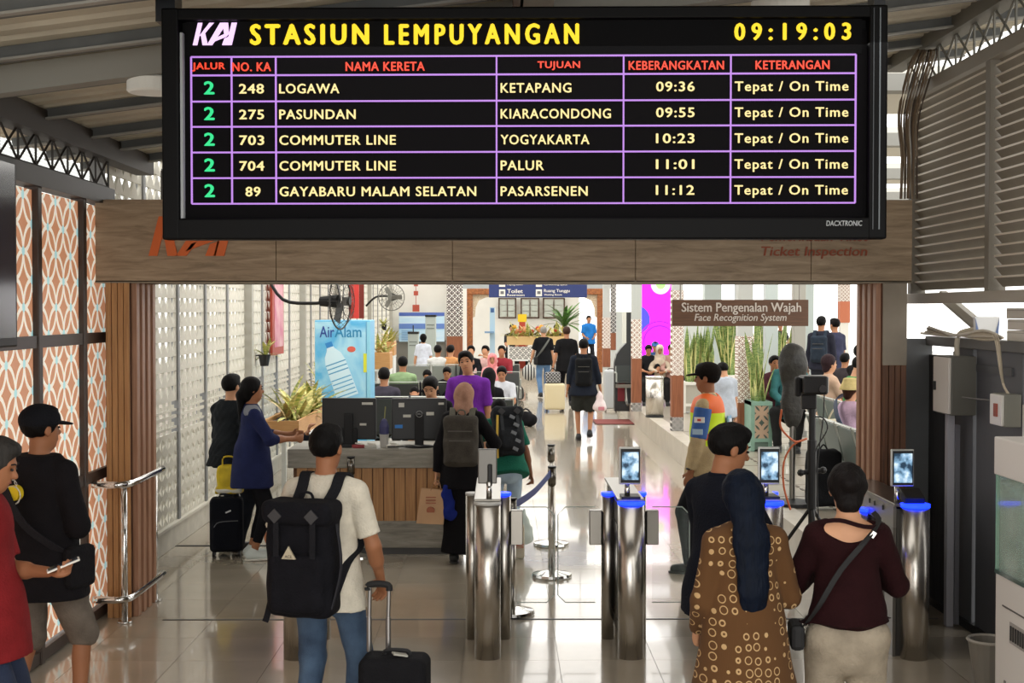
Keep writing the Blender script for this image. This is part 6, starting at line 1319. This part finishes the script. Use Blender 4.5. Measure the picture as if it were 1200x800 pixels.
def softcase(x, D, w, h, d, col, lab, logo=True, rz=0, hard=False, handle=True):
    t = thing('suitcase', lab, 'suitcase', (PX(x, D), D, 0), R(rz)); G = SDF(); G.box((0, 0, h / 2 + .035), (w / 2, d / 2, h / 2 - .01), .04); 
    if not hard: G.box((0, -d / 2, h * .4), (w * .40, .02, h * .27), .018)
    me = G.mesh(max(.01, D * .0006), 'shell'); me.materials.append(mat(col, .35, coat=.3) if hard else cloth(col)); link('shell', me, None, t)
    for i in (-1, 1):
        for j in (-1, 1): link('wheel', MB().cyl((i * w * .38 - .012, j * d * .32, .03), (i * w * .38 + .012, j * d * .32, .03), .03), BLACK, t)
    link('top_handle', MB().tube(smoothpath([(-.06, 0, h + .02), (-.05, 0, h + .05), (.05, 0, h + .05), (.06, 0, h + .02)]), .01, 6), BLACKM, t)
    if hard:
        for i in range(4): link('shell_ridge', MB().b2(-w * .35 + i * w * .22, -w * .35 + i * w * .22 + .012, -d / 2 - .006, -d / 2 + .01, .1, h - .06), mat(col, .35), t)
    else: link('zip', MB().tube(smoothpath([(-w * .36, -d / 2 - .022, h * .55), (-w * .2, -d / 2 - .022, h * .64), (w * .36, -d / 2 - .022, h * .66)]), .004, 4), mat('#5a5a5e', .5), t)
    if logo: link('silver_mark', MB().box((.02, -d / 2 - .005, h * .82), (.05, .01, .012), (0, -.4, 0)), mat('#c9c9c9', .3), t)
    return t
softcase(265, 12.15, .29, .50, .2, '#101219', 'black soft suitcase standing beside the woman in navy', rz=8)
t = thing('tote_bag', 'bright yellow tote bag resting on top of the black suitcase', 'bag', (PX(267, 12.15), 12.2, .555)); G = SDF(); G.box((0, 0, .13), (.105, .06, .12), .03); G.box((0, 0, .03), (.12, .065, .035), .02); G.fold(.006, 30, 1); me = G.mesh(.01, 'bag_body'); me.materials.append(mat('#d2b512', .6, var=.15, vscale=12)); link('bag_body', me, None, t); link('white_base', MB().box((0, -.0, .028), (.235, .135, .05)), mat('#d8d5c9', .6), t, .02)
link('bag_handle', MB().tube(smoothpath([(-.06, 0, .24), (-.05, 0, .32), (.04, 0, .32), (.06, 0, .24)]), .008, 5), mat('#c9ad18', .6), t)

# --- at the counter
k = person('woman in long black dress and light brown hijab carrying a paper bag', 11.8, x=543, rz=-6, H=1.56, fem=True, skin='l', hair='hijab', haircol='#a8806c', top=dict(col='#131215', sleeve='long', hem=.2, fit=1.12), bot=dict(kind='skirt', col='#121114', bottom=.10), pose=dict(handL=(-.23, -.02, .78), handR=(.2, .25, 1.0), elbowR=(1, -.6, -1), hpitch=15), curl={-1: 1.3})
backpack(k, 'dark grey square backpack on the woman in the black dress', '#47433d', w=.30, h=.44, d=.13, zc=.23, strap='#68665c', vox=.011)
hp = wpt(k, k.wr[-1]); t = thing('paper_bag', 'brown printed paper bag hanging from the hand of the woman in black', 'bag', (PX(505, 11.75), 11.7, PZ(613, 11.7))); q = 11.7 / F_PX
link('bag_body', MB().add([(-17 * q, -.04, 0), (15 * q, -.04, -.01), (15 * q, .05, -.01), (-17 * q, .05, 0), (-11 * q, -.03, .30), (17 * q, -.03, .28), (17 * q, .03, .28), (-11 * q, .03, .30)], [(0, 1, 5, 4), (1, 2, 6, 5), (2, 3, 7, 6), (3, 0, 4, 7), (0, 3, 2, 1)]), mat('#c39c76', .7, var=.06), t)
link('round_print', MB().cyl((0, -.045, .11), (0, -.035, .115), .035, n=20), mat('#a8674e', .7), t); 
for i in range(3): link('print_line', MB().b2(-.04, .045, -.043, -.033, .17 + .025 * i, .178 + .025 * i), mat('#a8674e', .7), t)
link('bag_handle', MB().tube(smoothpath([(.0, -.03, .28), (.03, -.02, .36), (.07, -.02, .36), (.09, -.03, .28)]), .004, 5), mat('#a8805c', .6), t)
t = thing('scarf_bundle', 'royal blue cloth bundle hanging beside the paper bag', 'bag', P(527, 592, 11.68)); G = SDF(); G.cone((-.03, 0, .13), (.0, 0, -.08), .045, .06, .6); G.fold(.008, 50, 1); me = G.mesh(.01, 'cloth'); me.materials.append(cloth('#1c2a78')); link('cloth', me, None, t)
k = person('short person in green t-shirt and pale jeans leaning toward the counter', 12.3, x=594, rz=14, H=1.46, skin='d', top=dict(col='#1f6350', hem=.12, fit=1.1), bot=dict(mat=denim('#8fa9c0', '#b5c8d8')), pose=dict(lean=24, hpitch=30, handR=(.25, .06, .66), handL=(-.2, .25, .9)), curl={1: 1.3})
backpack(k, 'black and yellow daypack on the person in green', '#26282b', w=.27, h=.42, d=.15, zc=.25, style='hiking', strap='#3a3d40', vox=.012)
t = [o for o in COL.objects if o.name.startswith('backpack')][-1]; link('yellow_strap', MB().ribbon(smoothpath([(-.10, -.26, .44), (-.13, -.27, .2), (-.135, -.22, .0)]), .02, .008, (1, 0, 0)), mat('#c9a63a', .6), t); 
for i in range(5): link('grey_panel', MB().box((.02 + .03 * (i % 2), -.285, .06 + .075 * i), (.05, .012, .03), (0, .5, 0)), mat('#6f7377', .6), t)
t = thing('plastic_bag', 'pale translucent plastic bag hanging from the hand of the person in green', 'bag', P(614, 640, 12.15)); G = SDF(); G.cone((0, 0, .31), (0, 0, .10), .02, .075, .7); G.ell((0, 0, .10), (.085, .06, .10), k=.03); G.fold(.007, 45, 2); me = G.mesh(.011, 'film'); me.materials.append(mat('#c9d8d0', .25, alpha=.75)); link('film', me, None, t)
t = thing('carry_bag', 'cream paper bag with orange letters standing low beside the gate', 'bag', (PX(606, 12.0), 12.0, 0)); 
link('bag_body', MB().b2(-.075, .065, -.04, .05, .0, .30), mat('#c9bda5', .6), t, .02); text('print_lettering', 'OO', mat('#c9532c', .6), t, (.01, -.042, .12), wd=.04, ht=.10, depth=.002, off=.03, rot=(0, R(90), 0)); link('handle_string', MB().tube(smoothpath([(-.04, 0, .29), (-.03, 0, .38), (.03, 0, .38), (.04, 0, .29)]), .005, 5), mat('#dad3c2', .6), t)
# staff
k = person('smiling staff member in purple polo shirt behind the counter', 14.6, x=549, rz=172, H=1.745, skin='m', top=dict(col='#6a2a92', hem=.14, fit=1.08, collar='#c9a680'), bot=dict(col='#222'), pose=dict(hroll=10, hpitch=-4))
link('chest_mark', MB().box(k.V(.075, .135, .36), (.035, .01, .04)), WHITE, k.root); link('chest_mark', MB().box(k.V(.075, .140, .30), (.075, .01, .008)), WHITE, k.root); link('lanyard', MB().ribbon(smoothpath([k.V(-.05, .12, .45), k.V(-.04, .125, .42), k.V(0, .15, .25), k.V(.04, .125, .42), k.V(.05, .12, .45)]), .02, .005, (1, 0, 0)), mat('#8a6a4a', .6), k.root)
person('young staff member in black looking down behind the stickered monitor', 13.3, x=506, rz=170, H=1.56, skin='l', top=dict(col='#1a1a1d', fit=1.), bot=dict(col='#222'), pose=dict(hpitch=26))
person('person in navy cap hidden behind the left monitor', 13.5, x=394, rz=175, H=1.60, sit=True, skin='m', hat=('cap', '#1b2036'), top=dict(col='#2a2d38', sleeve='long'), bot=dict(col='#222'), pose=dict(hpitch=40, handR=(.27, .1, .98), elbowR=(1, 0, -1)))

# --- seated and standing people in the waiting hall
def sitp(label_, D, x, rz, ytop, **kw):
    """choose the height so that the head top lands where the photograph has it"""
    z0 = kw.get('z0', 0.); ztop = PZ(ytop, D) - z0; kw.setdefault('seat', .43); s_ = max(.85, min(1.08, (ztop - kw['seat'] - .1 * .95) / .79)); kw['H'] = 1.7 * s_
    return person(label_, D, x=x, rz=rz, sit=True, **kw)
sitp('seated man in charcoal shirt seen from behind in front of the drinks cabinet', 19.75, 450, 0, 431, top=dict(col='#46424d', sleeve='long'), bot=dict(col='#222'))
sitp('seated man in light green t-shirt seen from behind', 23.65, 472, 0, 418, top=dict(col='#9dba8c'), bot=dict(col='#333'))
sitp('seated person bent forward in dark grey jacket behind the stickered monitor', 19.75, 484, 0, 447, top=dict(col='#4b4c4e', sleeve='long', fit=1.15), pose=dict(lean=28, hpitch=35))
sitp('seated woman with black hair left of the man in black', 23.45, 501, 176, 436, fem=True, hair='bob', top=dict(col='#1c1c22'), pose=dict(hpitch=30))
sitp('seated man in black facing the camera looking down behind the purple shirt', 23.45, 524, 178, 428, skin='m', top=dict(col='#141417', sleeve='long'), pose=dict(hpitch=22))
sitp('seated man in white t-shirt seen from behind in the rear rows', 30.95, 513, 0, 400, top=dict(col='#dfe0de'))
person('standing woman in white and blue uniform beside the grey kiosks', 33.0, x=496, rz=8, H=1.60, fem=True, hair='bob', skin='l', top=dict(col='#d5dbe8', hem=.2), bot=dict(col='#3f4a8a'))
sitp('seated person in orange vest turning sideways in the rear rows', 30.95, 528, -20, 397, skin='l', top=dict(col='#d59a66'), bot=dict(col='#27345c'), pose=dict(handR=(.3, .2, 1.15)))
sitp('seated man in black with light face right of the latticed pier', 30.45, 552, 178, 397, skin='l', top=dict(col='#1b1b1f', sleeve='long'))
sitp('seated person in pale pink shirt raising a hand to the face', 30.45, 569, 165, 394, skin='l', top=dict(col='#d9b3b0', sleeve='long'), pose=dict(handL=(-.05, .25, 1.15)))
sitp('seated woman in coral pink hijab facing the camera', 26.85, 577, 178, 414, fem=True, hair='hijab', haircol='#e08a8c', skin='m', top=dict(col='#e29a9c', sleeve='long', fit=1.1))
sitp('seated person in dark red top at the right end of the rear rows', 30.45, 588, 175, 402, top=dict(col='#8c2f38', sleeve='long'))
sitp('seated young man in white shirt facing the camera by the aisle', 21.75, 588, 178, 428, skin='m', top=dict(col='#c9ccd3', collar='#dcdfe4'), bot=dict(col='#3a3f55'), pose=dict(hpitch=18))
sitp('seated woman with long black hair seen from behind right of the purple shirt', 19.45, 573, 0, 431, fem=True, hair='long', top=dict(col='#19181c', sleeve='long'))
# walkers in the aisle
k = person('walking man in black t-shirt and shorts with black backpack and white shoes', 22.7, x=684, rz=-3, H=1.70, skin='m', top=dict(col='#1c212c', sleeve='long', slen=.6, hem=.16, fit=1.1), bot=dict(col='#2f312e', cut=.46, fit=1.15), shoe='#1b1b1d', pose=dict(footL=(-.08, .12, .08), footR=(.10, -.16, .16), handR=(.30, .05, .78), handL=(-.28, .06, .80)), curl={1: 1.2})
backpack(k, 'black ribbed backpack on the walking man in shorts', '#17181a', w=.28, h=.46, d=.16, zc=.24, vox=.016)
t = thing('plastic_bag', 'white and pink plastic bag carried by the walking man in shorts', 'bag', P(703, 484, 22.5)); G = SDF(); G.cone((0, 0, .34), (0, 0, .12), .03, .10, .7); G.ell((0, 0, .11), (.11, .08, .11), k=.03); G.fold(.01, 35, 2); me = G.mesh(.018, 'film'); me.materials.append(mat('#e3d3d3', .4)); link('film', me, None, t); link('pink_print', MB().box((.02, -.085, .08), (.1, .02, .06)), mat('#c97f8a', .6), t, .008)
k = person('walking grey-haired man in black t-shirt and jeans with shoulder strap', 34.0, x=637, rz=4, H=1.76, skin='l', haircol='#8b8883', top=dict(col='#17181b', fit=1.12, hem=.14), bot=dict(mat=denim('#4a6f9c', '#6d92ba'), fit=1.), pose=dict(footL=(-.08, -.1, .10), footR=(.08, .12, .08), handL=(-.33, .05, .82)))
t = back_root(k, 'shoulder_strap_bag', 'grey shoulder strap bag across the grey-haired man'); link('strap', MB().ribbon(smoothpath([(.13, -.02, .52), (.10, -.13, .45), (-.06, -.17, .22), (-.2, -.10, .02)]), .05, .012, (.8, 0, .6)), mat('#5a5c58', .7), t); link('pouch', MB().box((-.20, -.06, -.04), (.1, .2, .2)), BLACKM, t, .03)
t = thing('striped_bag', 'round black and white striped bag carried by the grey-haired man', 'bag', P(620, 446, 33.5)); G = SDF(); G.ell((0, 0, .2), (.17, .12, .2)); me = G.mesh(.022, 'bag_body'); n = NT('stripes'); n.link(n.mix(n.f('GREATER_THAN', n.f('SINE', n.f('MULTIPLY', n.x, 90)), .1), hexc('#2a2a2c'), hexc('#c9c9c4')), 'Base Color'); me.materials.append(n.m); link('bag_body', me, None, t); link('bag_handle', MB().tube(smoothpath([(-.05, 0, .38), (0, 0, .5), (.05, 0, .38)]), .012, 5), BLACK, t)
k = person('walking man in black t-shirt and trousers pulling a cream suitcase', 30.6, x=664, rz=2, H=1.80, skin='m', haircol='#3a2820', top=dict(col='#141416', fit=1.15, hem=.16), bot=dict(col='#15151a'), pose=dict(footL=(-.09, .12, .08), footR=(.09, -.12, .12), handL=(-.32, -.1, .85)))
softcase(650, 29.3, .44, .58, .26, '#d8cba6', 'cream hard shell suitcase pulled along the aisle', False, hard=True)
t = thing('patterned_bag', 'black and white geometric bag on top of the cream suitcase', 'bag', (PX(648, 29.3), 29.3, .61)); link('bag_body', MB().b2(-.16, .16, -.1, .1, 0, .24), kawung('bag_print', 'x', .035, .035, '#eeeeec', '#1c1c1e', None, .14), t, .03); link('bag_handle', MB().tube(smoothpath([(-.08, 0, .23), (0, 0, .32), (.08, 0, .23)]), .01, 5), BLACK, t)
k = person('standing staff man in bright blue shirt by the carved gateway', 42.6, x=690, rz=185, z0=.33, H=1.66, skin='m', top=dict(col='#2a78c8', fit=1.1), bot=dict(col='#23242a'), pose=dict(handL=(-.12, .25, .98), handR=(.12, .25, .98)))
for x, D, lab, c in ((600, 43.2, 'dark haired person seated behind the far planter at left', '#2a2a2e'), (611, 43.6, 'person in red seated behind the far planter', '#a03a30'), (652, 43.0, 'dark haired person seated behind the far planter at right', '#26262a')): sitp(lab, D, x, 180, 379, z0=.33, top=dict(col=c))
# bags on the floor
def lump(name, lab, cat, x, D, r, col, y=None, z0=0.):
    t = thing(name, lab, cat, (PX(x, D), D, z0)); G = SDF(); G.ell((0, 0, r[2]), r); G.ell((r[0] * .5, -.03, r[2] * .8), (r[0] * .6, r[1], r[2] * .8), k=.05); G.cut((0, 0, .0), (0, 0, -1)); G.fold(.014, 18, x); me = G.mesh(.02, 'bag_body'); me.materials.append(cloth(col, .25)); link('bag_body', me, None, t); link('carry_strap', MB().tube(smoothpath([(-r[0] * .6, 0, r[2] * 1.6), (0, 0, r[2] * 2.35), (r[0] * .6, 0, r[2] * 1.7)]), .018, 6), mat(col, .7), t)
lump('duffel_bag', 'black duffel bag lying on the aisle floor beyond the belt posts', 'bag', 616, 25.6, (.19, .14, .14), '#151518')
lump('travel_bag', 'dark backpack standing on the floor left of the striped bag', 'bag', 606, 33.0, (.15, .12, .2), '#3b3a38')
softcase(716, 29.5, .3, .86, .26, '#b9bdbf', 'tall silver hard shell suitcase by the curved kiosk', False, hard=True)
# platform people
P0 = .33
sitp('seated man in black t-shirt facing the camera behind the stainless bin', 26.75, 760, 180, 405, z0=P0, skin='m', top=dict(col='#1b1b1e'), pose=dict(hpitch=20))
sitp('seated woman in cream hijab behind the stainless bin', 26.75, 773, 180, 410, z0=P0, fem=True, hair='hijab', haircol='#cfc0ac', skin='m', top=dict(col='#c2b39f', sleeve='long'), pose=dict(hpitch=16))
sitp('seated person in pale top half hidden by the lattice pillar', 26.75, 787, 180, 407, z0=P0, top=dict(col='#b08a80', sleeve='long'))
sitp('seated person in blue cap behind the man in black t-shirt', 28.6, 768, 180, 402, z0=P0, top=dict(col='#35507c'), hat=('cap', '#3f6fa8'))
k = sitp('seated person in pink top and yellow bucket hat on the platform bench', 13.35, 998, -72, 452, z0=P0, fem=True, hair='bob', haircol='#3a2118', skin='l', top=dict(col='#d3b3cb', sleeve='short', fit=1.08), hat=('bucket', '#d3bf84'))
t = back_root(k, 'sling_bag', 'dark blue grey sling strap across the person in the bucket hat'); link('strap', MB().ribbon(smoothpath([(-.10, .02, .52), (-.09, -.11, .46), (.02, -.15, .28), (.14, -.10, .1)]), .06, .012, (.8, 0, .6)), mat('#4a5468', .7), t)
sitp('seated man in green t-shirt looking down on the platform', 16.1, 1003, -80, 416, z0=P0, skin='l', top=dict(col='#4f8a52', fit=1.15), pose=dict(hpitch=25))
sitp('seated woman with short dark hair and bare shoulder beside the man in green', 17.2, 972, -76, 415, z0=P0, fem=True, hair='bob', haircol='#2f2024', skin='l', top=dict(col='#c9a992', sleeve='short'))
k = person('standing man with dark backpack beside the pale blue column', 23.6, x=963, rz=-25, z0=P0, H=1.74, skin='m', top=dict(col='#2b2c38', sleeve='long'), bot=dict(col='#2c2e36')); backpack(k, 'dark blue backpack on the standing man by the pale blue column', '#2b3440', w=.28, h=.46, d=.16, zc=.24, vox=.016)
person('standing man in dark patterned shirt right of the backpack wearer', 24.3, x=979, rz=30, z0=P0, H=1.70, skin='m', top=dict(col='#3a3c52', fit=1.1), bot=dict(col='#6d6552'))
sitp('dark haired person seated in black right of the man in green', 18.9, 1010, -60, 398, z0=P0, top=dict(col='#1d1a1c', sleeve='long'))
sitp('seated person with black hair in front of the standing men', 20.6, 991, -40, 413, z0=P0, top=dict(col='#403a3e', sleeve='long'))
sitp('seated person in teal and dark red seen past the covered fan', 18.2, 926, 165, 408, z0=P0, skin='l', top=dict(col='#3b6f72', sleeve='long'), pose=dict(hpitch=24))
sitp('seated person in dark red striped jacket left of the covered fan', 18.8, 908, 190, 416, z0=P0, skin='t', top=dict(col='#4b2a30', sleeve='long'))
sitp('far standing person in green among the snake plants', 34.0, 906, 180, 384, z0=P0 + .35, top=dict(col='#6f8a70')); sitp('far person in dark top right of the person in green among the plants', 34.5, 915, 180, 383, z0=P0 + .35, top=dict(col='#3a3c40'))
t = thing('rucksack', 'black rucksack propped against the platform bench', 'bag', (PX(962, 12.9), 12.75, P0)); G = SDF(); G.box((0, 0, .29), (.16, .10, .27), .06); G.box((0, -.1, .2), (.12, .04, .14), .03); G.fold(.006, 25, 4); me = G.mesh(.013, 'pack_body'); me.materials.append(cloth('#191a1d')); link('pack_body', me, None, t); link('top_handle', MB().tube(smoothpath([(-.04, 0, .55), (0, 0, .6), (.04, 0, .55)]), .008, 5), BLACKM, t)
t = thing('tote_bag', 'cream canvas bag resting on the platform bench behind the tripod', 'bag', (PX(980, 13.9), 13.9, P0 + .455)); G = SDF(); G.box((0, 0, .14), (.2, .1, .15), .07); G.fold(.012, 22, 4); me = G.mesh(.014, 'bag_body'); me.materials.append(cloth('#cfc8b2')); link('bag_body', me, None, t); link('bag_handle', MB().tube(smoothpath([(-.08, 0, .27), (0, 0, .4), (.08, 0, .27)]), .01, 5), mat('#bdb59c', .7), t)

# repeats share a group
GR = {'ticket_gate': 'row of ticket gates', 'waiting_bench': 'waiting benches', 'belt_post': 'belt posts by the gates', 'ceiling_lamp': 'round ceiling lamps', 'planter': 'planters in the hall', 'monitor': 'monitors on the help counter',
      'column': 'pale columns of the platform', 'pillar': 'latticed pillars', 'wall_fan': 'wall fans', 'carton': 'cartons on the partition', 'kiosk': 'grey kiosks', 'roof_truss': 'lattice roof trusses', 'hanging_plant': 'wall pots'}
for o in COL.objects:
    b = o.name.split('.')[0]
    if o.parent is None and b in GR and o.get('label') and 'kind' not in o.keys(): o['group'] = GR[b]
    if b == 'person' and 'seated' in o.get('label', ''): o['group'] = 'seated passengers'
